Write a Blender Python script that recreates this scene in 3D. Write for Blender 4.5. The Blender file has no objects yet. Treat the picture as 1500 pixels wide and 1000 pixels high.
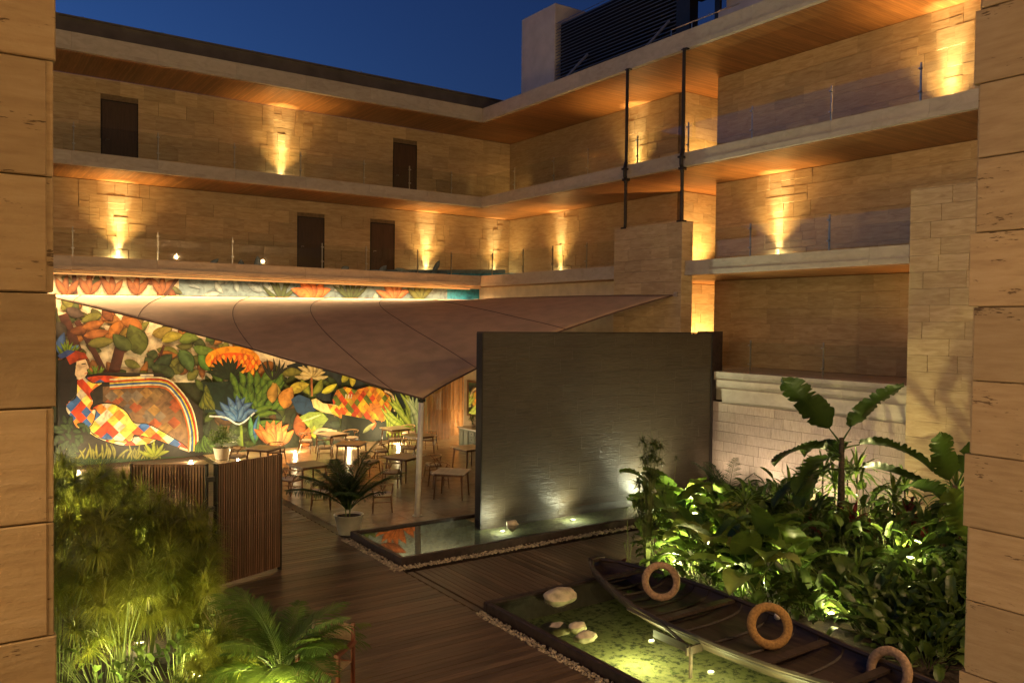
import bpy, math, random
from mathutils import Vector, Matrix
random.seed(11)
R = math.radians
scene = bpy.context.scene
COL = scene.collection

# ------------------------------------------------------------------ camera, sky, exposure
cam = bpy.data.cameras.new('camera'); camo = bpy.data.objects.new('camera', cam); COL.objects.link(camo)
yaw, pitch, roll = R(34.689), R(1.369), R(0.67)
F = Vector((math.cos(pitch)*math.sin(yaw), math.cos(pitch)*math.cos(yaw), -math.sin(pitch)))
Rt = Vector((math.cos(yaw), -math.sin(yaw), 0)); U = Rt.cross(F)
R2 = Rt*math.cos(roll) + U*math.sin(roll); U2 = -Rt*math.sin(roll) + U*math.cos(roll)
m = Matrix((R2, U2, -F)).transposed().to_4x4(); m.translation = (-19.13, -30.08, 5.0)
camo.matrix_world = m
cam.sensor_width = 36; cam.lens = 1199.87/1500*36; cam.clip_start = .05; cam.clip_end = 2000
scene.camera = camo
world = bpy.data.worlds.new('World'); scene.world = world; world.use_nodes = True
wn = world.node_tree.nodes; wl = world.node_tree.links
bg = wn['Background']; sky = wn.new('ShaderNodeTexSky'); sky.sky_type = 'NISHITA'; sky.sun_disc = False
sky.sun_elevation = R(-4.0); sky.sun_rotation = R(-40); sky.altitude = 0; sky.air_density = 1.0; sky.dust_density = .3; sky.ozone_density = 3.0
tint = wn.new('ShaderNodeMix'); tint.data_type = 'RGBA'; tint.blend_type = 'MULTIPLY'; tint.inputs[0].default_value = 1.0; tint.inputs[7].default_value = (.50, 1.0, 1.05, 1)   # deep blue-hour white balance
wl.new(sky.outputs[0], tint.inputs[6]); wl.new(tint.outputs[2], bg.inputs[0]); bg.inputs[1].default_value = .85
scene.view_settings.view_transform = 'Standard'; scene.view_settings.look = 'None'
scene.view_settings.exposure = 2.0; scene.view_settings.gamma = 1.0
scene.view_settings.use_curve_mapping = False
scene.cycles.use_denoising = True
scene.cycles.max_bounces = 7; scene.cycles.diffuse_bounces = 3; scene.cycles.transparent_max_bounces = 16
scene.cycles.sample_clamp_indirect = 4.0
scene.cycles.use_light_tree = True
LP = 1.0          # overall lamp power

# ------------------------------------------------------------------ materials
def nt(name):
    M = bpy.data.materials.new(name); M.use_nodes = True
    n = M.node_tree.nodes; l = M.node_tree.links
    return M, n, l, n['Principled BSDF']
def N(n, t, **kw):
    o = n.new(t)
    for k, v in kw.items():
        if hasattr(o, k): setattr(o, k, v)
    return o
def ramp(n, stops):
    r = n.new('ShaderNodeValToRGB'); e = r.color_ramp.elements
    e[0].position, e[0].color = stops[0][0], (*stops[0][1], 1)
    e[1].position, e[1].color = stops[-1][0], (*stops[-1][1], 1)
    for p, c in stops[1:-1]:
        x = e.new(p); x.color = (*c, 1)
    return r
def coords(n, l, scale, rnd=True, kind='Object'):
    tc = N(n, 'ShaderNodeTexCoord'); mp = N(n, 'ShaderNodeMapping'); mp.inputs['Scale'].default_value = scale
    l.new(tc.outputs[kind], mp.inputs[0])
    if rnd:
        oi = N(n, 'ShaderNodeObjectInfo'); cx = N(n, 'ShaderNodeCombineXYZ'); mm = N(n, 'ShaderNodeMath', operation='MULTIPLY'); mm.inputs[1].default_value = 97.0
        l.new(oi.outputs['Random'], mm.inputs[0])
        for i in range(3): l.new(mm.outputs[0], cx.inputs[i])
        l.new(cx.outputs[0], mp.inputs['Location'])
        return mp, oi
    return mp, None
def stone(name, cols, scale=(1.2, 1.2, 7), rough=.7, bump=.3, pits=False, var=.25, fine=30, dist=.9):
    M, n, l, b = nt(name)
    mp, oi = coords(n, l, scale)
    a = N(n, 'ShaderNodeTexNoise'); a.inputs['Scale'].default_value = 1.6; a.inputs['Detail'].default_value = 8; a.inputs['Distortion'].default_value = dist; a.inputs['Roughness'].default_value = .62
    l.new(mp.outputs[0], a.inputs['Vector'])
    r = ramp(n, [(.28, cols[0]), (.5, cols[1]), (.74, cols[2])]); l.new(a.outputs['Fac'], r.inputs[0])
    hv = N(n, 'ShaderNodeHueSaturation'); l.new(r.outputs[0], hv.inputs['Color'])
    mr = N(n, 'ShaderNodeMapRange'); mr.inputs['To Min'].default_value = 1-var; mr.inputs['To Max'].default_value = 1+var
    l.new(oi.outputs['Random'], mr.inputs['Value']); l.new(mr.outputs[0], hv.inputs['Value'])
    col = hv.outputs[0]
    f = N(n, 'ShaderNodeTexNoise'); f.inputs['Scale'].default_value = fine; f.inputs['Detail'].default_value = 5
    tc = N(n, 'ShaderNodeTexCoord'); l.new(tc.outputs['Object'], f.inputs['Vector'])
    ad = N(n, 'ShaderNodeMath', operation='ADD'); l.new(a.outputs['Fac'], ad.inputs[0]); mu = N(n, 'ShaderNodeMath', operation='MULTIPLY'); mu.inputs[1].default_value = .4
    l.new(f.outputs['Fac'], mu.inputs[0]); l.new(mu.outputs[0], ad.inputs[1]); h = ad.outputs[0]
    if pits:
        mp2, _ = coords(n, l, (14, 14, 75))
        v = N(n, 'ShaderNodeTexNoise'); v.inputs['Scale'].default_value = 1.3; v.inputs['Detail'].default_value = 3; v.inputs['Roughness'].default_value = .6
        l.new(mp2.outputs[0], v.inputs['Vector'])
        mp3, _ = coords(n, l, (2.5, 2.5, 9)); v3 = N(n, 'ShaderNodeTexNoise'); v3.inputs['Scale'].default_value = 1.2; l.new(mp3.outputs[0], v3.inputs['Vector'])
        am = N(n, 'ShaderNodeMath', operation='MULTIPLY'); l.new(v.outputs['Fac'], am.inputs[0]); l.new(v3.outputs['Fac'], am.inputs[1])
        pr = ramp(n, [(.375, (1, 1, 1)), (.41, (.30, .26, .22))]); l.new(am.outputs[0], pr.inputs[0])
        mx = N(n, 'ShaderNodeMix', data_type='RGBA', blend_type='MULTIPLY'); mx.inputs[0].default_value = 1
        l.new(col, mx.inputs[6]); l.new(pr.outputs[0], mx.inputs[7]); col = mx.outputs[2]
        sp = N(n, 'ShaderNodeMath', operation='ADD'); l.new(h, sp.inputs[0]); l.new(pr.outputs[0], sp.inputs[1]); h = sp.outputs[0]
    l.new(col, b.inputs['Base Color']); b.inputs['Roughness'].default_value = rough
    bp = N(n, 'ShaderNodeBump'); bp.inputs['Strength'].default_value = bump; bp.inputs['Distance'].default_value = .012
    l.new(h, bp.inputs['Height']); l.new(bp.outputs[0], b.inputs['Normal'])
    return M
def plain(name, col, rough=.5, metal=0, noise=.15, scale=8, bump=0.0, stretch=(1, 1, 1), spec=.5, rnd=True):
    M, n, l, b = nt(name)
    mp, oi = coords(n, l, stretch, rnd)
    a = N(n, 'ShaderNodeTexNoise'); a.inputs['Scale'].default_value = scale; a.inputs['Detail'].default_value = 6
    l.new(mp.outputs[0], a.inputs['Vector'])
    lo = tuple(max(0, c*(1-noise*1.6)) for c in col); hi = tuple(min(1, c*(1+noise*1.6)) for c in col)
    r = ramp(n, [(.3, lo), (.7, hi)]); l.new(a.outputs['Fac'], r.inputs[0]); l.new(r.outputs[0], b.inputs['Base Color'])
    b.inputs['Roughness'].default_value = rough; b.inputs['Metallic'].default_value = metal
    b.inputs['Specular IOR Level'].default_value = spec
    if bump:
        bp = N(n, 'ShaderNodeBump'); bp.inputs['Strength'].default_value = bump; bp.inputs['Distance'].default_value = .01
        l.new(a.outputs['Fac'], bp.inputs['Height']); l.new(bp.outputs[0], b.inputs['Normal'])
    return M
def leafmat(name, c1, c2, trans=.35, rough=.45, attr=False):
    if c1[1] > c1[0]: c1, c2 = [(c[0]*1.18, c[1]*1.02, c[2]*.8) for c in (c1, c2)]
    M, n, l, b = nt(name)
    oi = N(n, 'ShaderNodeObjectInfo'); tc = N(n, 'ShaderNodeTexCoord')
    a = N(n, 'ShaderNodeTexNoise'); a.inputs['Scale'].default_value = 3.5; a.inputs['Detail'].default_value = 4; l.new(tc.outputs['Object'], a.inputs['Vector'])
    ad = N(n, 'ShaderNodeMath', operation='ADD'); l.new(a.outputs['Fac'], ad.inputs[0]); ml = N(n, 'ShaderNodeMath', operation='MULTIPLY_ADD'); ml.inputs[1].default_value = .35; ml.inputs[2].default_value = -.17
    l.new(oi.outputs['Random'], ml.inputs[0]); l.new(ml.outputs[0], ad.inputs[1])
    r = ramp(n, [(.32, c1), (.68, c2)]); l.new(ad.outputs[0], r.inputs[0])
    l.new(r.outputs[0], b.inputs['Base Color']); b.inputs['Roughness'].default_value = rough
    t = N(n, 'ShaderNodeBsdfTranslucent'); l.new(r.outputs[0], t.inputs['Color'])
    mx = N(n, 'ShaderNodeMixShader'); mx.inputs[0].default_value = trans
    l.new(b.outputs[0], mx.inputs[1]); l.new(t.outputs[0], mx.inputs[2]); l.new(mx.outputs[0], n['Material Output'].inputs['Surface'])
    return M
def emit(name, col, s):
    M, n, l, b = nt(name); b.inputs['Base Color'].default_value = (*col, 1); b.inputs['Emission Color'].default_value = (*col, 1); b.inputs['Emission Strength'].default_value = s
    return M
def wood(name, c1, c2, axis=0, plank=0, rough=.5, bump=.2, rnd=True, kind='Object'):
    sc = [9, 9, 9]; sc[axis] = .7
    M, n, l, b = nt(name)
    mp, oi = coords(n, l, tuple(sc), rnd, kind)
    a = N(n, 'ShaderNodeTexNoise'); a.inputs['Scale'].default_value = 2.2; a.inputs['Detail'].default_value = 7; a.inputs['Distortion'].default_value = .4
    l.new(mp.outputs[0], a.inputs['Vector'])
    r = ramp(n, [(.3, c1), (.7, c2)]); l.new(a.outputs['Fac'], r.inputs[0]); col = r.outputs[0]
    hv = N(n, 'ShaderNodeHueSaturation'); l.new(col, hv.inputs['Color']); col = hv.outputs[0]
    if oi:
        mr = N(n, 'ShaderNodeMapRange'); mr.inputs['To Min'].default_value = .68; mr.inputs['To Max'].default_value = 1.3
        l.new(oi.outputs['Random'], mr.inputs['Value']); l.new(mr.outputs[0], hv.inputs['Value'])
    h = a.outputs['Fac']
    if plank:      # fine lining boards of a far soffit: too thin to tell apart
        tc = N(n, 'ShaderNodeTexCoord'); sx = N(n, 'ShaderNodeSeparateXYZ'); l.new(tc.outputs['Object'], sx.inputs[0])
        o = sx.outputs[1 if axis == 0 else 0]
        k = N(n, 'ShaderNodeMath', operation='DIVIDE'); k.inputs[1].default_value = plank; l.new(o, k.inputs[0])
        fl = N(n, 'ShaderNodeMath', operation='FLOOR'); l.new(k.outputs[0], fl.inputs[0])
        wnz = N(n, 'ShaderNodeTexWhiteNoise', noise_dimensions='1D'); l.new(fl.outputs[0], wnz.inputs['W'])
        mr = N(n, 'ShaderNodeMapRange'); mr.inputs['To Min'].default_value = .75; mr.inputs['To Max'].default_value = 1.2; l.new(wnz.outputs['Value'], mr.inputs['Value']); l.new(mr.outputs[0], hv.inputs['Value'])
        fr = N(n, 'ShaderNodeMath', operation='FRACT'); l.new(k.outputs[0], fr.inputs[0])
        gr = ramp(n, [(0, (.35, .35, .35)), (.12, (1, 1, 1))]); l.new(fr.outputs[0], gr.inputs[0])
        mx = N(n, 'ShaderNodeMix', data_type='RGBA', blend_type='MULTIPLY'); mx.inputs[0].default_value = 1
        l.new(col, mx.inputs[6]); l.new(gr.outputs[0], mx.inputs[7]); col = mx.outputs[2]
    l.new(col, b.inputs['Base Color']); b.inputs['Roughness'].default_value = rough
    bp = N(n, 'ShaderNodeBump'); bp.inputs['Strength'].default_value = bump; bp.inputs['Distance'].default_value = .005
    l.new(h, bp.inputs['Height']); l.new(bp.outputs[0], b.inputs['Normal'])
    return M
def glassmat(name, tint=(.93, .95, .93)):
    M, n, l, b = nt(name)
    tr = N(n, 'ShaderNodeBsdfTransparent'); tr.inputs[0].default_value = (*tint, 1)
    gl = N(n, 'ShaderNodeBsdfGlossy'); gl.inputs['Roughness'].default_value = .02; gl.inputs['Color'].default_value = (1, 1, 1, 1)
    fr = N(n, 'ShaderNodeFresnel'); fr.inputs[0].default_value = 1.5
    ge = N(n, 'ShaderNodeNewGeometry'); om = N(n, 'ShaderNodeMath', operation='SUBTRACT'); om.inputs[0].default_value = 1; l.new(ge.outputs['Backfacing'], om.inputs[1])
    fm = N(n, 'ShaderNodeMath', operation='MULTIPLY'); l.new(fr.outputs[0], fm.inputs[0]); l.new(om.outputs[0], fm.inputs[1])
    mx = N(n, 'ShaderNodeMixShader'); l.new(fm.outputs[0], mx.inputs[0]); l.new(tr.outputs[0], mx.inputs[1]); l.new(gl.outputs[0], mx.inputs[2])
    l.new(mx.outputs[0], n['Material Output'].inputs['Surface'])
    return M
def watermat(name, tint, ripple=.05, ior=1.5):
    M, n, l, b = nt(name)
    tr = N(n, 'ShaderNodeBsdfTransparent'); tr.inputs[0].default_value = (*tint, 1)
    gl = N(n, 'ShaderNodeBsdfGlossy'); gl.inputs['Roughness'].default_value = .015
    fr = N(n, 'ShaderNodeFresnel'); fr.inputs[0].default_value = ior
    tc = N(n, 'ShaderNodeTexCoord'); a = N(n, 'ShaderNodeTexNoise'); a.inputs['Scale'].default_value = 5; a.inputs['Detail'].default_value = 2
    l.new(tc.outputs['Object'], a.inputs['Vector'])
    bp = N(n, 'ShaderNodeBump'); bp.inputs['Strength'].default_value = ripple; bp.inputs['Distance'].default_value = .02; l.new(a.outputs['Fac'], bp.inputs['Height'])
    l.new(bp.outputs[0], gl.inputs['Normal']); l.new(bp.outputs[0], fr.inputs['Normal'])
    mx = N(n, 'ShaderNodeMixShader'); l.new(fr.outputs[0], mx.inputs[0]); l.new(tr.outputs[0], mx.inputs[1]); l.new(gl.outputs[0], mx.inputs[2])
    l.new(mx.outputs[0], n['Material Output'].inputs['Surface'])
    return M
mt = {}
mt['lime'] = stone('limestone', [(.34, .235, .115), (.46, .34, .185), (.56, .44, .265)], var=.13, bump=.35)
mt['trav'] = stone('travertine', [(.38, .265, .135), (.46, .335, .175), (.52, .395, .225)], scale=(2.4, 2.4, 17), pits=True, bump=.4, var=.15, fine=70, dist=.22)
mt['fascia'] = stone('fascia_limestone', [(.36, .31, .24), (.44, .385, .30), (.50, .45, .36)], scale=(1.5, 1.5, 3), var=.07, bump=.12)
mt['mortar'] = plain('dark_joint', (.17, .12, .065), .9)
mt['soffx'] = wood('soffit_boards_across', (.26, .11, .035), (.38, .18, .06), axis=1, plank=.09, rough=.42)
mt['soffy'] = wood('soffit_boards_along', (.26, .11, .035), (.38, .18, .06), axis=0, plank=.09, rough=.42)
mt['door'] = wood('dark_door_wood', (.045, .022, .012), (.075, .038, .02), axis=2)
mt['render'] = plain('painted_render', (.56, .50, .47), .85, noise=.06, scale=2, bump=.05)
mt['roofdark'] = plain('dark_parapet_paint', (.10, .085, .07), .8, noise=.12, scale=2)
mt['blackmetal'] = plain('black_steel', (.018, .014, .012), .45, .3)
mt['louvre'] = plain('louvre_blue_grey', (.13, .15, .20), .5, .2, noise=.1)
mt['steel'] = plain('brushed_steel', (.45, .43, .38), .3, .9, noise=.08)
mt['greysteel'] = plain('galvanised_brace', (.35, .36, .38), .5, .5)
mt['white'] = plain('white_paint', (.70, .66, .56), .45, noise=.05)
mt['glass'] = glassmat('balustrade_glass')
mt['water1'] = watermat('still_water', (.50, .55, .48), .008, 1.9)
mt['water2'] = watermat('pond_water', (.62, .72, .48), .05)
mt['slate'] = stone('dark_wet_slate', [(.020, .013, .007), (.038, .027, .015), (.060, .045, .028)], scale=(1.6, 1.6, 26), rough=.42, bump=1.0, var=.06, fine=60)
mt['plum'] = stone('rough_garden_stone', [(.25, .19, .145), (.36, .285, .215), (.44, .355, .275)], scale=(16, 16, 2.5), rough=.75, bump=1.0, var=.12, fine=40)
mt['deck'] = wood('hardwood_deck', (.082, .051, .030), (.155, .102, .062), axis=0, rough=.36, bump=.35)
mt['decky'] = wood('hardwood_deck_cross', (.082, .051, .030), (.155, .102, .062), axis=1, rough=.36, bump=.35)
mt['patio'] = stone('polished_patio_stone', [(.24, .18, .10), (.33, .26, .16), (.40, .32, .21)], scale=(1.4, 1.4, 1.4), rough=.24, bump=.04, var=.08)
mt['curb'] = plain('dark_basin_stone', (.035, .022, .02), .4, noise=.3, scale=10, bump=.3)
mt['soil'] = plain('dark_soil', (.035, .022, .012), .95, noise=.5, scale=20, bump=1)
mt['pebble'] = plain('pebble_white', (.36, .29, .20), .6, noise=.4, scale=12)
mt['rock'] = plain('pond_rock', (.52, .43, .30), .8, noise=.25, scale=7, bump=1)
mt['tabletop'] = wood('light_table_top', (.58, .48, .34), (.74, .64, .48), axis=0, rough=.32, bump=.05)
mt['chairwood'] = wood('walnut_chair_wood', (.13, .06, .025), (.24, .12, .05), axis=2, rough=.4)
mt['palechair'] = wood('pale_back_rail', (.45, .3, .15), (.58, .4, .22), axis=0, rough=.4)
mt['cushion'] = plain('cream_cushion', (.68, .58, .42), .8, noise=.1, scale=20)
mt['canvas'] = plain('cream_canvas', (.32, .21, .13), .85, noise=.08, scale=30, bump=.2)
mt['redwood'] = wood('red_brown_chair_frame', (.10, .025, .012), (.16, .045, .02), axis=2, rough=.4)
mt['screenwood'] = wood('screen_slat_wood', (.12, .055, .03), (.22, .11, .06), axis=2, rough=.45)
mt['bamboo'] = wood('bamboo_cane', (.36, .15, .05), (.55, .27, .09), axis=2, rough=.45)
mt['canoe'] = wood('weathered_canoe_wood', (.018, .011, .008), (.055, .034, .022), axis=1, rough=.6, bump=.8)
mt['ring'] = plain('coir_ring_ochre', (.34, .19, .06), .9, noise=.22, scale=30, bump=.5)
mt['ringpale'] = plain('coir_ring_pale', (.34, .22, .13), .9, noise=.25, scale=26, bump=.5)
mt['sail'] = plain('taupe_sail_fabric', (.60, .41, .22), .60, noise=.08, scale=2)
mt['sailseam'] = plain('sail_seam', (.12, .07, .045), .7)
mt['cabinet'] = wood('green_grey_painted_wood', (.10, .13, .10), (.17, .19, .14), axis=2, rough=.5)
mt['mirror'] = plain('mirror_silver', (.8, .75, .6), .05, 1.0, noise=.0)
mt['pot'] = plain('white_glazed_pot', (.62, .56, .46), .35, noise=.06)
mt['soot'] = plain('black_soil_in_pot', (.02, .015, .01), .9)
mt['lens'] = emit('lamp_lens_warm', (1, .74, .40), 8)
mt['lensw'] = emit('lamp_lens_white', (1, .93, .68), 7)
mt['strip'] = emit('warm_led_strip', (1, .45, .12), .5)
mt['lightglow'] = emit('round_lantern', (1, .72, .3), .3)
mt['frost'] = plain('pale_cream_wall', (.50, .42, .30), .7, noise=.08, scale=3)
# pond floor: algae over pale tiles
def algae(name, base, dark):
    M, n, l, b = nt(name); tc = N(n, 'ShaderNodeTexCoord')
    a = N(n, 'ShaderNodeTexNoise'); a.inputs['Scale'].default_value = 9; a.inputs['Detail'].default_value = 7; a.inputs['Roughness'].default_value = .7; l.new(tc.outputs['Object'], a.inputs['Vector'])
    r = ramp(n, [(.40, dark), (.50, tuple(c*.8 for c in base)), (.66, base)]); l.new(a.outputs['Fac'], r.inputs[0]); l.new(r.outputs[0], b.inputs['Base Color'])
    b.inputs['Roughness'].default_value = .9
    bp = N(n, 'ShaderNodeBump'); bp.inputs['Strength'].default_value = .8; bp.inputs['Distance'].default_value = .03; l.new(a.outputs['Fac'], bp.inputs['Height']); l.new(bp.outputs[0], b.inputs['Normal'])
    return M
mt['algae'] = algae('algae_on_pond_floor', (.30, .29, .12), (.03, .04, .014))
mt['algae2'] = algae('pale_mosaic_pool_floor', (.13, .14, .05), (.02, .025, .012))
mt['grass_leaf'] = leafmat('papyrus_green', (.10, .15, .02), (.24, .29, .05))
mt['straw'] = leafmat('papyrus_straw', (.20, .18, .07), (.34, .30, .13))
mt['palm'] = leafmat('palm_green', (.045, .10, .02), (.11, .19, .035))
mt['darkpalm'] = leafmat('deep_palm_green', (.02, .05, .015), (.05, .10, .022))
mt['banana'] = leafmat('banana_green', (.03, .07, .018), (.06, .12, .025), .25, .38)
mt['bananalit'] = leafmat('banana_light_green', (.06, .13, .025), (.12, .21, .04), .35, .38)
mt['ear'] = leafmat('elephant_ear_green', (.06, .14, .03), (.13, .24, .05), .3, .4)
mt['earpale'] = leafmat('elephant_ear_pale', (.16, .25, .06), (.27, .36, .11), .35, .4)
mt['strap'] = leafmat('strap_leaf_green', (.05, .12, .025), (.14, .24, .05), .3, .35)
mt['red'] = leafmat('cordyline_red', (.10, .012, .012), (.20, .03, .02), .3, .4)
mt['bush'] = leafmat('bush_green', (.03, .07, .015), (.08, .14, .03), .3, .4)
mt['stem'] = plain('green_stem', (.12, .16, .04), .6, noise=.3, scale=5)
mt['trunk'] = plain('ringed_trunk', (.16, .13, .07), .8, noise=.4, scale=14, bump=1, stretch=(1, 1, 5))
mt['darktrunk'] = plain('dark_trunk', (.05, .035, .02), .8, noise=.4, scale=14, bump=1)

# ------------------------------------------------------------------ mesh helpers
class MB:
    def __init__(s): s.v = []; s.f = []
    def quad(s, *p):
        i = len(s.v); s.v += [tuple(q) for q in p]; s.f.append(tuple(range(i, i+len(p)))); return s
    def box(s, x0, x1, y0, y1, z0, z1, skip=()):
        i = len(s.v); s.v += [(x, y, z) for z in (z0, z1) for y in (y0, y1) for x in (x0, x1)]
        fs = dict(b=(0, 2, 3, 1), t=(4, 5, 7, 6), s=(0, 1, 5, 4), n=(2, 6, 7, 3), w=(0, 4, 6, 2), e=(1, 3, 7, 5))
        s.f += [tuple(i+k for k in f) for n, f in fs.items() if n not in skip]
        return s
    def obox(s, c, ax, ay, az, hx, hy, hz):
        c = Vector(c); i = len(s.v)
        s.v += [tuple(c+ax*(hx*a)+ay*(hy*b)+az*(hz*d)) for d in (-1, 1) for b in (-1, 1) for a in (-1, 1)]
        s.f += [tuple(i+k for k in f) for f in ((0, 2, 3, 1), (4, 5, 7, 6), (0, 1, 5, 4), (2, 6, 7, 3), (0, 4, 6, 2), (1, 3, 7, 5))]
        return s
    def tube(s, pts, rad, n=8, cap=True, closed=False):
        pts = [Vector(p) for p in pts]; rs = rad if isinstance(rad, (list, tuple)) else [rad]*len(pts)
        base = len(s.v); m_ = len(pts); up = None
        for k, p in enumerate(pts):
            if closed: t = pts[(k+1) % m_]-pts[k-1]
            else: t = pts[min(k+1, m_-1)]-pts[max(k-1, 0)]
            t.normalize()
            if up is None: up = Vector((0, 0, 1)) if abs(t.z) < .9 else Vector((1, 0, 0))
            a = t.cross(up).normalized(); b = a.cross(t).normalized(); up = b
            for j in range(n):
                th = 2*math.pi*j/n; s.v.append(tuple(p+(a*math.cos(th)+b*math.sin(th))*rs[k]))
        for k in range(m_ if closed else m_-1):
            for j in range(n):
                A = base+k*n; B = base+((k+1) % m_)*n
                s.f.append((A+j, A+(j+1) % n, B+(j+1) % n, B+j))
        if cap and not closed:
            s.f.append(tuple(base+j for j in reversed(range(n)))); s.f.append(tuple(base+(m_-1)*n+j for j in range(n)))
        return s
    def lathe(s, prof, n=24, c=(0, 0, 0)):
        b = len(s.v)
        for r_, z in prof:
            for j in range(n):
                th = 2*math.pi*j/n; s.v.append((c[0]+r_*math.cos(th), c[1]+r_*math.sin(th), c[2]+z))
        for k in range(len(prof)-1):
            for j in range(n): s.f.append((b+k*n+j, b+k*n+(j+1) % n, b+(k+1)*n+(j+1) % n, b+(k+1)*n+j))
        return s
    def mesh(s, name, mat, smooth=False):
        me = bpy.data.meshes.new(name); me.from_pydata(s.v, [], s.f)
        for q in (mat if isinstance(mat, (list, tuple)) else [mat]): me.materials.append(q)
        if smooth: me.shade_smooth()
        me.update(); return me
    def build(s, name, mat, parent=None, smooth=False, loc=None):
        return link(name, s.mesh(name, mat, smooth), parent, loc)
def link(name, me, parent=None, loc=None, rz=0, scale=None):
    o = bpy.data.objects.new(name, me); COL.objects.link(o)
    if parent: o.parent = parent
    if loc is not None: o.location = loc
    if rz: o.rotation_euler.z = rz
    if scale: o.scale = scale
    return o
def tag(o, label=None, cat=None, group=None, kind=None):
    if label: o['label'] = label
    if cat: o['category'] = cat
    if group: o['group'] = group
    if kind: o['kind'] = kind
    return o
def thing(name, label, cat, loc=(0, 0, 0), rz=0, group=None):
    o = bpy.data.objects.new(name, None); COL.objects.link(o); o.location = loc; o.rotation_euler.z = rz
    o.empty_display_size = .1
    return tag(o, label, cat, group)
def copy_tree(o, parent=None):
    c = o.copy(); COL.objects.link(c)
    if parent: c.parent = parent
    for ch in list(o.children): copy_tree(ch, c)
    return c
def bev(o, w, seg=2):
    b_ = o.modifiers.new('bevel', 'BEVEL'); b_.width = w; b_.segments = seg; b_.limit_method = 'ANGLE'; return o
WARM = (1, .62, .24); YEL = (1, .74, .34); NEU = (1, .86, .6)
def spot(parent, loc, target, power, col=YEL, ang=90, blend=.9, rad=.04):
    L = bpy.data.lights.new('lamp_light', 'SPOT'); L.energy = power*LP; L.color = col; L.spot_size = R(ang); L.spot_blend = blend; L.shadow_soft_size = rad
    o = bpy.data.objects.new('lamp_light', L); COL.objects.link(o); o.parent = parent; o.location = loc
    o.rotation_euler = (Vector(target)-Vector(loc)).to_track_quat('-Z', 'Y').to_euler()
    return o
def pointl(parent, loc, power, col=YEL, rad=.05):
    L = bpy.data.lights.new('lamp_light', 'POINT'); L.energy = power*LP; L.color = col; L.shadow_soft_size = rad
    o = bpy.data.objects.new('lamp_light', L); COL.objects.link(o); o.parent = parent; o.location = loc; return o
def uplight(label, x, y, z, tgt, power, col=YEL, ang=90, blend=.9, group=None, lens='lens', r_=.055, name='uplight', blob=0):
    t = thing(name, label, 'ground light', (x, y, z), group=group)
    MB().lathe([(r_, 0), (r_*1.25, 0), (r_*1.25, .03), (r_, .03), (r_*.9, .012)], 14).build('trim_ring', mt['steel'], t)
    MB().lathe([(0.001, .016), (r_*.9, .016)], 14).build('lens', mt[lens], t)
    spot(t, (0, 0, .05), (tgt[0]-x, tgt[1]-y, tgt[2]-z), power, col, ang, blend)
    if blob: pointl(t, (0, 0, .10), blob, col)
    return t

# ------------------------------------------------------------------ stone facing, piece by piece
stone_cache = {}
def stone_mesh(L, H, T, mat, bw=.003):
    k = (round(L, 2), round(H, 3), T, mat.name)
    if k in stone_cache: return stone_cache[k]
    L, H = k[0], k[1]; g = bw; m_ = MB()
    # front face at y=-T with chamfered rim, sides back to y=0
    fr = [(g, -T, g), (L-g, -T, g), (L-g, -T, H-g), (g, -T, H-g)]
    ri = [(0, -T+g, 0), (L, -T+g, 0), (L, -T+g, H), (0, -T+g, H)]
    bk = [(0, 0, 0), (L, 0, 0), (L, 0, H), (0, 0, H)]
    m_.v = fr+ri+bk; m_.f = [(0, 1, 2, 3)]
    for i in range(4):
        j = (i+1) % 4; m_.f += [(4+i, 4+j, j, i), (8+i, 8+j, 4+j, 4+i)]
    stone_cache[k] = m_.mesh('stone', mat); return stone_cache[k]
stone_count = {}; overflow = {}
def stones(parent, org, rz, length, z0, z1, row, lens, mat, joint=.005, T=.03, holes=(), lamps=(), name='stone', proud=.004, limit=295):
    """facing pieces on a vertical plane; local +x runs along the wall, pieces face local -y"""
    o3 = Vector(org); ca, sa = math.cos(rz), math.sin(rz)
    n = max(1, round((z1-z0)/row)); rh = (z1-z0)/n
    for r_ in range(n):
        zb = z0+r_*rh; spans = [(0.0, length)]
        for (h0, h1, hz0, hz1) in holes:
            if zb < hz1-.05 and zb+rh > hz0+.05:
                ns = []
                for a, b in spans:
                    if h1 <= a or h0 >= b: ns.append((a, b))
                    else:
                        if h0 > a: ns.append((a, h0))
                        if h1 < b: ns.append((h1, b))
                spans = ns
        for a, b in spans:
            x = a; first = True
            while x < b-1e-6:
                near = any(abs(x+.3-q) < 1.25 for q in lamps)
                L = random.choice(lens) * (.42 if near else 1.0)
                if first: L *= random.choice((.5, .75, 1)); first = False
                if b-(x+L) < .3: L = b-x
                L = min(L, b-x)
                pieces = [(zb, rh)]
                if near and random.random() < .5: pieces = [(zb, rh*.45), (zb+rh*.45, rh*.55)]
                for pz, ph in pieces:
                    off = random.uniform(0, proud)
                    if near: off = random.choice((0, 0, .004, .010, .018))
                    me = stone_mesh(L-joint, ph-joint, T+.07 if near else T, mat)
                    key = (parent.name, name); stone_count[key] = stone_count.get(key, 0)+1
                    p = o3+Vector((ca*x, sa*x, pz+joint/2)) + Vector((sa, -ca, 0))*(off-(.07 if near else 0)+0.0)
                    if stone_count[key] > limit:      # past the limit: joined real geometry
                        ov = overflow.setdefault(key, (parent, mat, MB())); mm_ = Matrix.Translation(p) @ Matrix.Rotation(rz, 4, 'Z'); i0 = len(ov[2].v)
                        ov[2].v += [tuple(mm_ @ v_.co) for v_ in me.vertices]; ov[2].f += [tuple(i0+q for q in pl.vertices) for pl in me.polygons]
                    else: link(name, me, parent, p, rz)
                x += L
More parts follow.
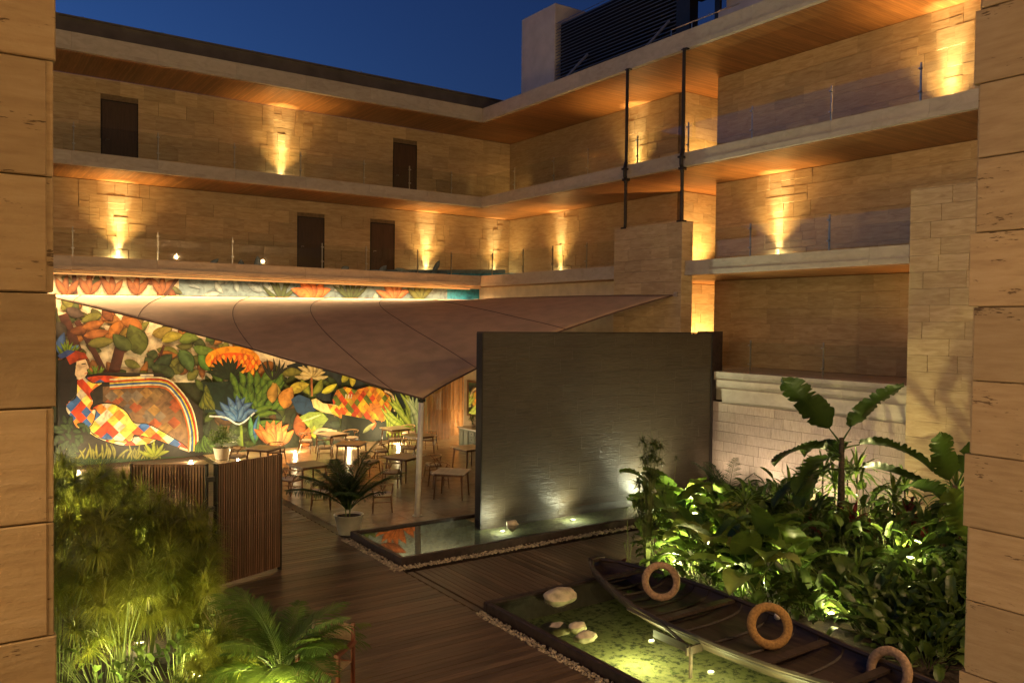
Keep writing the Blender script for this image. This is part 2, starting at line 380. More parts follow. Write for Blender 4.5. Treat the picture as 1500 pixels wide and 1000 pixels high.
# ================================================================== SETTING
g = MB(); g.quad((-400, -400, -.42), (400, -400, -.42), (400, 400, -.42), (-400, 400, -.42))
ground = g.build('ground', mt['soil']); tag(ground, kind='structure')
Z1, Z2, Z3, ZR = 3.58, 6.98, 10.38, 14.19

# timber deck, board by board
deck = MB().box(-21, -11.62, -29, .95, -.10, -.035).box(-11.60, -5.2, -18.24, -15.62, -.10, -.035).build('deck', mt['soil']); tag(deck, kind='structure')
bm_w = MB().box(0, 1, 0, .125, -.03, 0, skip=('b',))
bd_cache = {}
def board(L, along_y=False):
    k = (L, along_y)
    if k not in bd_cache:
        bd_cache[k] = (MB().box(0, .125, 0, L, -.032, 0, skip=('b',)) if along_y else MB().box(0, L, 0, .125, -.032, 0, skip=('b',))).mesh('board', mt['decky'] if along_y else mt['deck'])
    return bd_cache[k]
y = -27.6; k = 0
while y < -.2:
    if y > -27:
        link('board', board(9.38 if k % 2 else 9.36), deck, (-21, y, random.uniform(-.002, .002)))
    y += .135; k += 1
x = -11.42; k = 0
link('board', board(2.60, True), deck, (-11.60, -18.23, .002))
while x < -5.3:
    link('board', board(2.6 if k % 2 else 2.59, True), deck, (x, -18.23, random.uniform(-.002, .002)))
    x += .135; k += 1

# polished patio under the sail, slab by slab
patio = MB().box(-11.38, .6, -12.62, .98, -.11, -.03).build('patio', mt['mortar']); tag(patio, kind='structure')
nx, ny = 13, 15; dx, dy = 11.98/nx, 13.58/ny
pt = MB().box(0, dx-.006, 0, dy-.006, -.03, 0, skip=('b',)).mesh('paving_slab', mt['patio'])
for i in range(nx):
    for j in range(ny):
        link('paving_slab', pt, patio, (-11.38+i*dx, -12.60+j*dy, random.uniform(-.0008, .0008)))
ch = MB().box(-11.60, -11.385, -12.6, .95, -.1, -.012).build('drain_channel', mt['curb']); tag(ch, kind='structure')

# ------------------------------------------------------------------ pools
def basin(name, x0, x1, y0, y1, label, wmat, fmat, w=.10, top=.17, water=.125, deep=-.10):
    t = thing(name, label, 'pool', ((x0+x1)/2, (y0+y1)/2, 0))
    cx, cy = (x0+x1)/2, (y0+y1)/2
    a, b, c, d = x0-cx, x1-cx, y0-cy, y1-cy
    m_ = MB()
    m_.box(a, b, c, c+w, -.4, top); m_.box(a, b, d-w, d, -.4, top); m_.box(a, a+w, c+w, d-w, -.4, top); m_.box(b-w, b, c+w, d-w, -.4, top)
    bev(m_.build('basin_rim', mt['curb'], t), .008, 1)
    MB().quad((a+w, c+w, deep), (b-w, c+w, deep), (b-w, d-w, deep), (a+w, d-w, deep)).build('basin_floor', fmat, t)
    wt = MB().quad((a+w, c+w, water), (b-w, c+w, water), (b-w, d-w, water), (a+w, d-w, water)).build('water', wmat, t); return t
P1 = basin('reflecting_pool', -11.52, -.3, -15.22, -12.66, 'long reflecting pool with dark raised rim around the foot of the dark water wall', mt['water1'], mt['algae2'])
P2 = basin('pond', -11.50, -7.9, -28.5, -18.28, 'green algae pond with dark raised rim beside the old canoe', mt['water2'], mt['algae'], deep=-.30)
# pebble borders, far too many to count
peb = MB(); ico = [(0, 0, 1), (.9, 0, .35), (.28, .85, .35), (-.72, .53, .35), (-.72, -.53, .35), (.28, -.85, .35), (.72, .53, -.4), (-.28, .85, -.4), (-.9, 0, -.4), (-.28, -.85, -.4), (.72, -.53, -.4)]
icf = [(0, 1, 2), (0, 2, 3), (0, 3, 4), (0, 4, 5), (0, 5, 1), (1, 6, 2), (2, 7, 3), (3, 8, 4), (4, 9, 5), (5, 10, 1), (6, 7, 2), (7, 8, 3), (8, 9, 4), (9, 10, 5), (10, 6, 1)]
def pebbles(x0, x1, y0, y1, n):
    for _ in range(n):
        s_ = random.uniform(.014, .030); c = (random.uniform(x0, x1), random.uniform(y0, y1), random.uniform(-.01, .025)); i = len(peb.v); a = random.uniform(0, 6.3)
        sx, sy, sz = s_*random.uniform(.7, 1.3), s_, s_*random.uniform(.5, .8)
        for p in ico:
            X, Y = p[0]*sx, p[1]*sy; peb.v.append((c[0]+X*math.cos(a)-Y*math.sin(a), c[1]+X*math.sin(a)+Y*math.cos(a), c[2]+p[2]*sz))
        peb.f += [tuple(i+k for k in f) for f in icf]
pebbles(-11.80, -2.5, -15.46, -15.25, 1700); pebbles(-11.74, -11.54, -15.4, -12.7, 520); pebbles(-11.70, -11.53, -28, -18.3, 1900)
pb = peb.build('pebbles', mt['pebble'], smooth=True); tag(pb, kind='stuff'); tag(pb, 'pale pebbles laid in strips along the pool and pond rims', 'pebbles')

# garden bed and soil
gb = MB(); nxg, nyg = 26, 40
import mathutils.noise as mn
def gz(x, y): return .10+.12*mn.noise(Vector((x*.6, y*.6, 3)))+ .04*mn.noise(Vector((x*3, y*3, 1)))
for j in range(nyg+1):
    for i in range(nxg+1):
        X = -7.85+i*(8.0/nxg); Y = -29+j*(11.2/nyg); gb.v.append((X, Y, gz(X, Y)))
for j in range(nyg):
    for i in range(nxg): a = j*(nxg+1)+i; gb.f.append((a, a+1, a+nxg+2, a+nxg+1))
gb.box(-5.2, .1, -17.82, -15.3, -.1, .08)
tag(gb.build('garden_bed', mt['soil']), kind='structure')
gb = MB().box(-22, -15.2, -27.5, -8, -.1, .05)
lb = gb.build('planting_bed', mt['soil']); tag(lb, kind='structure')

# ------------------------------------------------------------------ hotel wing behind the mural (faces -y)
LW = thing('hotel_wing', 'left hotel wing with two stone-clad corridor storeys above the painted mural', 'building', (-8, 0, 0))
OFF = Vector((8, 0, 0))
def lw(mb, name, mat, parent=None):
    o = mb.build(name, mat, parent or LW)
    if not parent: o.location = OFF
    return o
XL = -18.0
doors3 = [(-14.49, -13.24), (-2.85, -1.66)]; doors2 = [(-7.18, -6.0), (-3.91, -2.73)]
lw(MB().box(XL, 3.5, 2.86, 3.1, Z2, ZR-.6), 'wall_core', mt['mortar'])
yb = 2.86
for z0, z1, drs, lamps in ((Z3, 13.58, doors3, (-7.88,)), (Z2, 9.90, doors2, (-13.92, -1.16, 2.65))):
    hs = [(a-XL, b-XL, z0, z0+(2.48 if z0 == Z3 else 2.28)) for a, b in drs]
    stones(LW, (XL+8, yb, 0), 0, 3.42-XL, z0, z1, .5, (.8, 1.1, 1.4, 1.0), mt['lime'], holes=hs, lamps=[q-XL for q in lamps], T=.03)
    for a, b in drs:
        h = 2.48 if z0 == Z3 else 2.28
        d = lw(MB().box(a+.05, b-.05, yb-.012, yb+.03, z0, z0+h-.05), 'door', mt['door'])
        MB().box(a, a+.05, yb-.028, yb, z0, z0+h).box(b-.05, b, yb-.028, yb, z0, z0+h).box(a+.05, b-.05, yb-.028, yb, z0+h-.05, z0+h).build('door_frame', mt['blackmetal'], d)
        MB().tube([(a+.16, yb-.04, z0+1.0), (a+.16, yb-.06, z0+1.04), (a+.28, yb-.06, z0+1.04)], .012, 6).build('handle', mt['steel'], d)
def slab_left(zt, zb, name='floor_slab'):
    s = lw(MB().box(XL, 0.14, .14, 3.0, zb+.03, zt-.01), name, mt['fascia'])
    return s
slab_left(Z3, 9.93); slab_left(Z2, 6.53); slab_left(ZR, 13.6, 'roof_slab')
def fascia_run(parent, off, p0, along, length, zb, zt, depth, step=2.62, lip=.14, start=.9):
    """edge facing in two courses; the lower course stands 3 cm proud; 'along' 'x' faces -y, 'y' faces -x (runs towards -y)"""
    a = 0; L = start
    while a < length-1e-3:
        L = min(L, length-a)
        for (z0, z1, pr) in ((zb, zb+lip, .03), (zb+lip, zt, 0)):
            if along == 'x': mb = MB().box(p0[0]+a+.003, p0[0]+a+L-.003, p0[1]-pr, p0[1]+depth, z0, z1-.003)
            else: mb = MB().box(p0[0]-pr, p0[0]+depth, p0[1]-a-L+.003, p0[1]-a-.003, z0, z1-.003)
            o = mb.build('fascia_panel', mt['fascia'], parent); o.location = off
        a += L; L = step
for zt, zb in ((Z3, 9.93), (Z2, 6.53), (ZR, 13.6)): fascia_run(LW, OFF, (XL, 0), 'x', -XL-.002, zb, zt, .14, start=2.26)
for zb in (13.6, 9.93, 6.53):
    if zb > 7: s = lw(MB().box(XL, 0.13, .145, 2.83, zb-.012, zb+.028), 'soffit', mt['soffx'])
    else: lw(MB().box(XL, 0.13, .145, .98, zb-.012, zb+.028), 'soffit', mt['soffx'])
lw(MB().box(XL, 1.6, .9, 1.1, ZR-.02, 14.93).box(XL, 1.62, .84, 1.16, 14.932, 14.99), 'parapet', mt['roofdark'])

# ------------------------------------------------------------------ right wing (faces -x)
RW = thing('hotel_wing', 'right hotel wing with three stone-clad corridor storeys and wooden soffits', 'building', (3, -10, 0))
RO = Vector((-3, 10, 0))
def rw(mb, name, mat, parent=None):
    o = mb.build(name, mat, parent or RW)
    if not parent: o.location = RO
    return o
def rstones(x, y0, length, z0, z1, lamps=(), row=.5, lens=(.9, 1.2, 1.5, 1.1), holes=()):
    stones(RW, (x-3, y0+10, 0), -math.pi/2, length, z0, z1, row, lens, mt['lime'], lamps=[y0-q for q in lamps], holes=holes)
YE_ = -24.0
# right bay, in front of the recess
for z0, z1, lamps in ((Z3, 13.58, (-18.53,)), (Z2, 9.90, (-13.10,)), (Z1, 6.50, ())):
    rstones(3.13, -10.42, 9.2, z0, z1, lamps)
rw(MB().box(3.13, 3.4, YE_, -10.42, 0, 13.6), 'wall_core', mt['mortar'])
# fin wall of the recess (faces -y), lit from the passage behind
for z0, z1 in ((Z3, 13.58), (Z2, 9.90), (Z1, 6.50)):
    stones(RW, (3.44-3, -8.55+10, 0), 0, 2.3, z0, z1, .38, (1.0, 1.4), mt['lime'])
rw(MB().box(3.45, 5.8, -8.52, -8.3, 0, 13.6), 'fin_wall', mt['mortar'])
rw(MB().box(5.75, 5.95, -12.5, -8.5, 0, 13.6), 'passage_wall', mt['lime'])
for z0, z1, lamps in ((Z3, 13.58, (-6.11,)), (Z2, 9.90, (-1.27,)), (Z1, 6.50, ())):
    rstones(3.43, 2.83, 11.1, z0, z1, lamps)
rw(MB().box(3.46, 3.7, -8.3, 2.85, 0, 13.6), 'wall_core', mt['mortar'])
for zt, zb, y1 in ((Z3, 9.93, YE_), (Z2, 6.53, -19.25), (ZR, 13.6, YE_)):
    nm = 'roof_slab' if zt == ZR else 'floor_slab'
    rw(MB().box(.142, 6.2, YE_, 3.2 if zt != ZR else 4.2, zb+.03, zt-.01), nm, mt['fascia'])
    if zt == Z2:
        fascia_run(RW, RO, (0, 0), 'y', 8.75, zb, zt, .14, start=1.7); fascia_run(RW, RO, (0, -11.95), 'y', 7.3, zb, zt, .14, start=1.0)
    else: fascia_run(RW, RO, (0, 0), 'y', -YE_, zb, zt, .14, start=1.3)
    rw(MB().box(.145, 6.1, YE_, 2.8, zb-.012, zb+.028), 'soffit', mt['soffy'])
# first-floor slab of the right bay: three stepped courses
fascia_run(RW, RO, (0, -13.2), 'y', 6.05, 3.34, Z1, .3, start=1.1, lip=.0001)
fascia_run(RW, RO, (.05, -13.24), 'y', 6.0, 3.08, 3.335, .3, start=1.6, lip=.0001)
fascia_run(RW, RO, (.15, -13.40), 'y', 5.85, 2.62, 3.075, .3, start=2.6, lip=.0001)
rw(MB().box(.30, 3.3, -19.25, -12.4, 2.7, Z1-.01), 'floor_slab', mt['fascia'])
rw(MB().box(.14, 3.42, -8.8, 2.8, Z1-.35, Z1), 'floor_slab', mt['fascia'])
# first/ground-floor wall left of the tower, seen over the sail
rw(MB().box(.36, 6.1, -12.38, -8.82, Z1-.35, Z1), 'floor_slab', mt['fascia'])
rw(MB().box(.55, .75, -8.8, .98, 0, 6.5), 'cream_wall', mt['frost'])
# penthouse on the roof
PH = thing('rooftop_plant_room', 'pale rendered block with blue-grey louvre screen on the right roof', 'rooftop room', (4, -5, ZR))
def ph(mb, name, mat, parent=None):
    o = mb.build(name, mat, parent or PH)
    if not parent: o.location = (-4, 5, -ZR)
    return o
bev(ph(MB().box(1.6, 4.8, -2.98, -.6, ZR-.02, 18.15), 'rendered_block', mt['render']), .015)
lv = MB().box(1.66, 1.70, 0, 6.9, 0, .03, )
lv = MB(); lv.v = [(1.62, 0, 0), (1.76, 0, .10), (1.76, 6.9, .10), (1.62, 6.9, 0), (1.62, 0, .02), (1.76, 0, .12), (1.76, 6.9, .12), (1.62, 6.9, .02)]; lv.f = [(3, 2, 1, 0), (4, 5, 6, 7), (0, 4, 7, 3), (0, 1, 5, 4), (2, 3, 7, 6), (1, 2, 6, 5)]
lme = lv.mesh('louvre_blade', mt['louvre'])
for i in range(24): link('louvre_blade', lme, PH, (-4, -9.92+5, i*.133+.02))
ph(MB().box(1.9, 1.95, -9.9, -3.0, ZR, 17.35), 'backing_panel', mt['blackmetal'])
ph(MB().box(1.5, 1.9, -10.55, -9.93, ZR, 18.6), 'steel_post', mt['blackmetal'])
ph(MB().box(1.9, 2.0, -11.5, -11.28, ZR, 17.4).box(1.6, 2.0, -24, -10.6, 15.9, 16.08), 'steel_frame', mt['blackmetal'])
ph(MB().box(1.7, 1.9, -24, -11.62, ZR, 15.25).box(2.2, 2.4, -24, -11.52, 15.2, 19), 'rendered_wall', mt['render'])
ph(MB().tube([(.5, -10.7, 14.62), (.5, -13.5, 14.62)], .02, 6).tube([(.5, -10.7, ZR), (.5, -10.7, 14.62)], .02, 6).tube([(.5, -11.6, ZR), (.5, -11.6, 14.62)], .02, 6), 'guard_rail', mt['steel'])
for yy in (-4.5, -8.9):
    o = ph(MB().tube([(.45, yy-.35, ZR), (1.6, yy-.6, 15.5)], .05, 8), 'diagonal_brace', mt['greysteel'])

# ------------------------------------------------------------------ stone tower between the bays
TW = thing('stone_tower', 'tall stone-clad pier standing in front of the corridors with two black pipes rising from it', 'stone pier', (0, -10.4, 0))
TO = Vector((0, 10.4, 0))
o = MB().box(-.12, .33, -11.91, -8.8, 0, 8.17).build('pier_core', mt['mortar'], TW, loc=TO)
stones(TW, (-.12, -8.79+10.4, 0), -math.pi/2, 3.14, 3.0, 8.2, .38, (.8, 1.1, 1.4), mt['lime'])
stones(TW, (-.12-.03+.002, -11.91+10.4, 0), 0, .50, 3.0, 8.2, .38, (.8,), mt['lime'])
MB().box(-.155, .36, -11.945, -8.78, 8.2, 8.24).build('coping', mt['lime'], TW, loc=TO)
for i, yy in enumerate((-9.27, -11.86)):
    t = thing('downpipe', ('black steel pipe standing left on the stone pier up to the roof soffit', 'black steel pipe standing right on the stone pier, nearest the orange recess')[i], 'pipe', (-.1, yy, 8.2), group='black pipes above the stone pier')
    MB().tube([(0, 0, .04), (0, 0, 1.55)], .055, 10).build('lower_pipe', mt['blackmetal'], t)
    MB().tube([(0, 0, 1.55), (-.02, 0, 1.68), (-.08, -.03, 1.78), (-.08, -.03, 2.05), (0, 0, 2.25)], .065, 10).build('offset_bend', mt['blackmetal'], t)
    MB().tube([(0, 0, 2.2), (0, 0, 5.40)], .055, 10).build('upper_pipe', mt['blackmetal'], t)
    MB().box(-.11, .11, -.11, .11, 0, .05).box(-.02, .12, -.11, .11, 5.36, 5.40).build('mounting_plate', mt['blackmetal'], t)
    MB().box(-.09, .10, -.09, .09, 1.62, 1.70).box(-.16, .02, -.10, .06, 1.98, 2.04).build('pipe_clamp', mt['blackmetal'], t)
# pier on the right
PR = thing('stone_pier', 'stone-clad pier at the far right under the upper corridor', 'stone pier', (0, -21, 0)); PO = Vector((0, 21, 0))
MB().box(.0, .6, -23.5, -19.27, 0, 8.2).build('pier_core', mt['mortar'], PR, loc=PO)
stones(PR, (0, -19.26+21, 0), -math.pi/2, 4.2, 0, 8.26, .40, (.7, 1.0, 1.3), mt['lime'])
MB().box(-.03, .6, -23.5, -19.25, 8.262, 8.29).build('coping', mt['lime'], PR, loc=PO)

# rough plum-beige garden wall under the first-floor slab
GW = thing('garden_wall', 'rough plum-beige stone wall lit from below behind the planting', 'wall', (.2, -16, 0))
MB().box(.2, .5, -19.26, -12.6, -.1, 2.64).build('wall_core', mt['mortar'], GW, loc=(-.2, 16, 0))
stones(GW, (0, 3.38, 0), -math.pi/2, 6.64, 0, 2.66, .30, (1.3, 1.7, 1.0), mt['plum'], joint=.006)

# mural wall
MW = thing('mural_wall', 'wall painted with a jungle mural of giant leaves and a harlequin figure', 'mural wall', (-8, 1, 0)); MO = Vector((8, -1, 0))
MB().box(XL, 2.6, 1.0, 1.3, -.1, 6.52).build('wall_core', mt['frost'], MW, loc=MO)

PAINT=[
('p',[(-16.53,6.53),(1.96,7.38),(2.09,-2.2),(-16.54,-.36)],(.06,.07,.03),.02),
('p',[(-12.49,6.72),(1.96,7.38),(1.99,5.04),(-1.59,5.0),(-12.49,5.62)],(.2,.3,.36),.03),
('p',[(-1.1,7.09),(2.72,7.26),(2.75,5.05),(-1.08,5.01)],(.03,.3,.48),.03),
('p',[(-16.53,6.53),(-12.22,6.73),(-12.21,5.26),(-16.53,5.3)],(.62,.55,.42),.05),
('p',[(-16.08,5.53),(-11.31,5.65),(-7.97,3.61),(-6.85,2.83),(-8.77,2.43),(-10.57,2.62),(-12.49,2.69),(-15.33,2.96),(-15.94,4.17)],(.72,.66,.5),.05),
('p',[(-8.24,3.21),(-6.85,3.59),(-4.17,2.42),(-1.22,2.02),(-1.2,.52),(-4.15,.99),(-7.68,1.46)],(.04,.06,.07),.02),
('p',[(-6.87,5.76),(1.97,5.98),(2.04,.96),(-1.55,1.14),(-2.56,1.92),(-4.79,2.77),(-6.85,3.45)],(.3,.42,.44),.06),
('l',(-5.99,3.74),(-5.01,4.27),.32,(.1,.18,.04),(.22,.36,.12),.0),
('l',(-5.99,3.74),(-5.27,4.55),.31,(.1,.18,.04),(.22,.36,.12),.0),
('l',(-5.99,3.74),(-5.61,4.73),.32,(.1,.18,.04),(.22,.36,.12),.0),
('l',(-5.99,3.74),(-6.0,4.79),.32,(.1,.18,.04),(.22,.36,.12),.0),
('l',(-5.99,3.74),(-6.37,4.73),.32,(.1,.18,.04),(.22,.36,.12),.0),
('l',(-5.99,3.74),(-6.7,4.54),.31,(.1,.18,.04),(.22,.36,.12),.0),
('l',(-5.99,3.74),(-6.94,4.27),.31,(.1,.18,.04),(.22,.36,.12),.0),
('l',(-4.79,3.31),(-3.77,3.83),.33,(.12,.2,.05),(.25,.39,.14),.0),
('l',(-4.79,3.31),(-4.04,4.13),.33,(.12,.2,.05),(.25,.39,.14),.0),
('l',(-4.79,3.31),(-4.4,4.31),.33,(.12,.2,.05),(.25,.39,.14),.0),
('l',(-4.79,3.31),(-4.8,4.38),.33,(.12,.2,.05),(.25,.39,.14),.0),
('l',(-4.79,3.31),(-5.19,4.31),.34,(.12,.2,.05),(.25,.39,.14),.0),
('l',(-4.79,3.31),(-5.53,4.13),.31,(.12,.2,.05),(.25,.39,.14),.0),
('l',(-4.79,3.31),(-5.78,3.85),.31,(.12,.2,.05),(.25,.39,.14),.0),
('l',(-3.39,3.72),(-2.32,4.26),.33,(.5,.2,.05),(.9,.39,.14),.0),
('l',(-3.39,3.72),(-2.61,4.56),.35,(.5,.2,.05),(.9,.39,.14),.0),
('l',(-3.39,3.72),(-2.98,4.75),.34,(.5,.2,.05),(.9,.39,.14),.0),
('l',(-3.39,3.72),(-3.4,4.81),.35,(.5,.2,.05),(.9,.39,.14),.0),
('l',(-3.39,3.72),(-3.81,4.74),.34,(.5,.2,.05),(.9,.39,.14),.0),
('l',(-3.39,3.72),(-4.17,4.55),.33,(.5,.2,.05),(.9,.39,.14),.0),
('l',(-3.39,3.72),(-4.43,4.26),.32,(.5,.2,.05),(.9,.39,.14),.0),
('l',(-2.9,2.84),(-1.81,3.37),.34,(.45,.17,.04),(.82,.34,.12),.0),
('l',(-2.9,2.84),(-2.1,3.68),.35,(.45,.17,.04),(.82,.34,.12),.0),
('l',(-2.9,2.84),(-2.48,3.87),.36,(.45,.17,.04),(.82,.34,.12),.0),
('l',(-2.9,2.84),(-2.91,3.94),.36,(.45,.17,.04),(.82,.34,.12),.0),
('l',(-2.9,2.84),(-3.33,3.88),.35,(.45,.17,.04),(.82,.34,.12),.0),
('l',(-2.9,2.84),(-3.69,3.69),.34,(.45,.17,.04),(.82,.34,.12),.0),
('l',(-2.9,2.84),(-3.95,3.41),.32,(.45,.17,.04),(.82,.34,.12),.0),
('l',(-2.06,1.93),(-.95,2.46),.35,(.1,.18,.05),(.22,.36,.14),.0),
('l',(-2.06,1.93),(-1.25,2.77),.36,(.1,.18,.05),(.22,.36,.14),.0),
('l',(-2.06,1.93),(-1.64,2.98),.36,(.1,.18,.05),(.22,.36,.14),.0),
('l',(-2.06,1.93),(-2.08,3.05),.37,(.1,.18,.05),(.22,.36,.14),.0),
('l',(-2.06,1.93),(-2.51,3.0),.36,(.1,.18,.05),(.22,.36,.14),.0),
('l',(-2.06,1.93),(-2.88,2.81),.34,(.1,.18,.05),(.22,.36,.14),.0),
('l',(-2.06,1.93),(-3.15,2.53),.32,(.1,.18,.05),(.22,.36,.14),.0),
('l',(-6.86,4.3),(-5.91,4.82),.31,(.2,.25,.05),(.39,.47,.14),.0),
('l',(-6.86,4.3),(-6.16,5.09),.31,(.2,.25,.05),(.39,.47,.14),.0),
('l',(-6.86,4.3),(-6.49,5.27),.31,(.2,.25,.05),(.39,.47,.14),.0),
('l',(-6.86,4.3),(-6.86,5.33),.32,(.2,.25,.05),(.39,.47,.14),.0),
('l',(-6.86,4.3),(-7.23,5.26),.31,(.2,.25,.05),(.39,.47,.14),.0),
('l',(-6.86,4.3),(-7.55,5.08),.3,(.2,.25,.05),(.39,.47,.14),.0),
('l',(-6.86,4.3),(-7.78,4.8),.3,(.2,.25,.05),(.39,.47,.14),.0),
('l',(-4.03,4.58),(-2.99,5.13),.32,(.3,.12,.04),(.56,.25,.12),.0),
('l',(-4.03,4.58),(-3.26,5.42),.34,(.3,.12,.04),(.56,.25,.12),.0),
('l',(-4.03,4.58),(-3.63,5.6),.34,(.3,.12,.04),(.56,.25,.12),.0),
('l',(-4.03,4.58),(-4.04,5.66),.34,(.3,.12,.04),(.56,.25,.12),.0),
('l',(-4.03,4.58),(-4.44,5.58),.34,(.3,.12,.04),(.56,.25,.12),.0),
('l',(-4.03,4.58),(-4.79,5.39),.33,(.3,.12,.04),(.56,.25,.12),.0),
('l',(-4.03,4.58),(-5.04,5.11),.31,(.3,.12,.04),(.56,.25,.12),.0),
('p',[(-16.08,.97),(-11.54,.65),(-11.54,-.6),(-16.08,-.17)],(.05,.09,.02),.04),
('p',[(-14.7,2.76),(-12.72,2.79),(-11.9,1.92),(-11.59,.66),(-11.78,.05),(-13.62,.8),(-14.7,1.82)],(.3,.22,.15),.1),
('l',(-9.49,2.31),(-8.95,2.57),.2,(.13,.07,.02),(.27,.17,.08),.0),
('l',(-6.49,1.66),(-5.52,1.79),.3,(.04,.06,.03),(.12,.15,.1),.0),
('l',(-9.12,2.1),(-8.75,2.38),.36,(.04,.06,.03),(.12,.15,.1),.0),
('l',(-3.84,1.82),(-4.11,2.4),.37,(.04,.06,.03),(.12,.15,.1),.0),
('l',(-10.8,1.02),(-10.82,1.73),.2,(.13,.07,.02),(.27,.17,.08),.0),
('l',(-9.08,-.02),(-9.86,.18),.33,(.05,.08,.02),(.14,.19,.08),.0),
('l',(-2.61,.61),(-3.53,1.09),.3,(.13,.07,.02),(.27,.17,.08),.0),
('l',(-7.73,1.72),(-7.23,2.13),.25,(.05,.08,.02),(.14,.19,.08),.0),
('l',(-10.85,1.4),(-10.91,2.26),.28,(.04,.06,.03),(.12,.15,.1),.0),
('l',(-10.29,.8),(-10.71,.95),.28,(.13,.07,.02),(.27,.17,.08),.0),
('l',(-9.12,1.6),(-8.7,2.23),.29,(.04,.06,.03),(.12,.15,.1),.0),
('l',(-10.68,2.46),(-11.05,2.82),.27,(.09,.11,.02),(.2,.24,.08),.0),
('l',(-10.49,.12),(-9.96,.12),.25,(.05,.08,.02),(.14,.19,.08),.0),
('l',(-2.75,-.56),(-3.68,-.38),.2,(.04,.06,.03),(.12,.15,.1),.0),
('l',(-8.7,2.14),(-9.36,2.47),.34,(.05,.08,.02),(.14,.19,.08),.0),
('l',(-8.96,2.04),(-8.38,2.28),.25,(.09,.11,.02),(.2,.24,.08),.0),
('l',(-8.61,2.53),(-8.22,2.75),.34,(.04,.06,.03),(.12,.15,.1),.0),
('l',(-1.58,.55),(-.93,.94),.44,(.05,.08,.02),(.14,.19,.08),.0),
('l',(-11.04,2.49),(-11.29,2.91),.2,(.05,.08,.02),(.14,.19,.08),.0),
('l',(-6.51,.82),(-5.88,.84),.36,(.04,.06,.03),(.12,.15,.1),.0),
('l',(-4.13,1.19),(-4.06,2.15),.27,(.13,.07,.02),(.27,.17,.08),.0),
('l',(-7.06,1.89),(-7.37,2.48),.27,(.09,.11,.02),(.2,.24,.08),.0),
('l',(-7.0,2.42),(-6.58,2.79),.23,(.09,.11,.02),(.2,.24,.08),.0),
('l',(-7.79,1.8),(-8.35,2.02),.25,(.05,.08,.02),(.14,.19,.08),.0),
('l',(-1.66,1.08),(-2.17,1.94),.4,(.05,.08,.02),(.14,.19,.08),.0),
('l',(-7.04,2.24),(-7.55,2.47),.36,(.09,.11,.02),(.2,.24,.08),.0),
('l',(-8.55,.73),(-8.91,1.48),.33,(.1,.14,.03),(.22,.29,.1),.0),
('l',(-9.67,.41),(-9.29,1.08),.26,(.13,.07,.02),(.27,.17,.08),.0),
('l',(-10.91,.05),(-11.32,.81),.17,(.1,.14,.03),(.22,.29,.1),.0),
('l',(-10.44,.02),(-9.75,.1),.21,(.13,.07,.02),(.27,.17,.08),.0),
('l',(-6.28,.33),(-5.54,.85),.21,(.09,.11,.02),(.2,.24,.08),.0),
('l',(-11.43,.34),(-11.79,.63),.3,(.09,.11,.02),(.2,.24,.08),.0),
('l',(-6.46,-.04),(-6.76,.44),.26,(.1,.14,.03),(.22,.29,.1),.0),
('l',(-4.13,1.0),(-3.33,1.02),.2,(.1,.14,.03),(.22,.29,.1),.0),
('l',(-10.58,1.12),(-10.96,1.49),.18,(.05,.08,.02),(.14,.19,.08),.0),
('l',(-4.19,.85),(-4.63,1.1),.36,(.05,.08,.02),(.14,.19,.08),.0),
('l',(-2.02,.94),(-2.67,1.02),.28,(.13,.07,.02),(.27,.17,.08),.0),
('l',(-3.22,1.17),(-3.76,1.33),.35,(.04,.06,.03),(.12,.15,.1),.0),
('l',(-6.86,1.26),(-7.53,1.85),.2,(.09,.11,.02),(.2,.24,.08),.0),
('l',(-5.58,-.26),(-4.89,-.06),.33,(.04,.06,.03),(.12,.15,.1),.0),
('l',(-3.02,1.84),(-3.01,2.38),.3,(.1,.14,.03),(.22,.29,.1),.0),
('l',(-1.87,2.33),(-2.16,2.84),.25,(.05,.08,.02),(.14,.19,.08),.0),
('l',(-7.11,.47),(-6.42,.59),.25,(.04,.06,.03),(.12,.15,.1),.0),
('l',(-8.36,.42),(-8.72,1.26),.31,(.1,.14,.03),(.22,.29,.1),.0),
('l',(-2.62,.69),(-3.44,1.33),.32,(.1,.14,.03),(.22,.29,.1),.0),
('l',(-3.98,.57),(-3.29,.82),.38,(.04,.06,.03),(.12,.15,.1),.0),
('l',(-1.72,1.28),(-1.99,1.95),.38,(.1,.14,.03),(.22,.29,.1),.0),
('l',(-10.0,.17),(-10.14,.74),.23,(.1,.14,.03),(.22,.29,.1),.0),
('l',(-2.92,2.14),(-3.76,2.41),.27,(.04,.06,.03),(.12,.15,.1),.0),
('l',(-8.65,1.73),(-8.21,1.74),.36,(.05,.08,.02),(.14,.19,.08),.0),
('l',(-3.82,-.03),(-2.89,.37),.34,(.13,.07,.02),(.27,.17,.08),.0),
('l',(-5.32,-.46),(-5.83,-.31),.38,(.09,.11,.02),(.2,.24,.08),.0),
('l',(-5.43,.48),(-5.75,1.26),.37,(.04,.06,.03),(.12,.15,.1),.0),
('l',(-3.24,.29),(-2.49,.88),.33,(.09,.11,.02),(.2,.24,.08),.0),
('l',(-8.81,1.93),(-9.04,2.47),.36,(.13,.07,.02),(.27,.17,.08),.0),
('l',(-6.91,-.27),(-6.79,.3),.33,(.04,.06,.03),(.12,.15,.1),.0),
('l',(-9.95,1.14),(-10.21,1.84),.23,(.13,.07,.02),(.27,.17,.08),.0),
('l',(-5.74,2.01),(-6.24,2.07),.38,(.04,.06,.03),(.12,.15,.1),.0),
('l',(-5.93,1.57),(-5.58,1.9),.25,(.13,.07,.02),(.27,.17,.08),.0),
('l',(-2.79,-.01),(-2.34,.33),.3,(.05,.08,.02),(.14,.19,.08),.0),
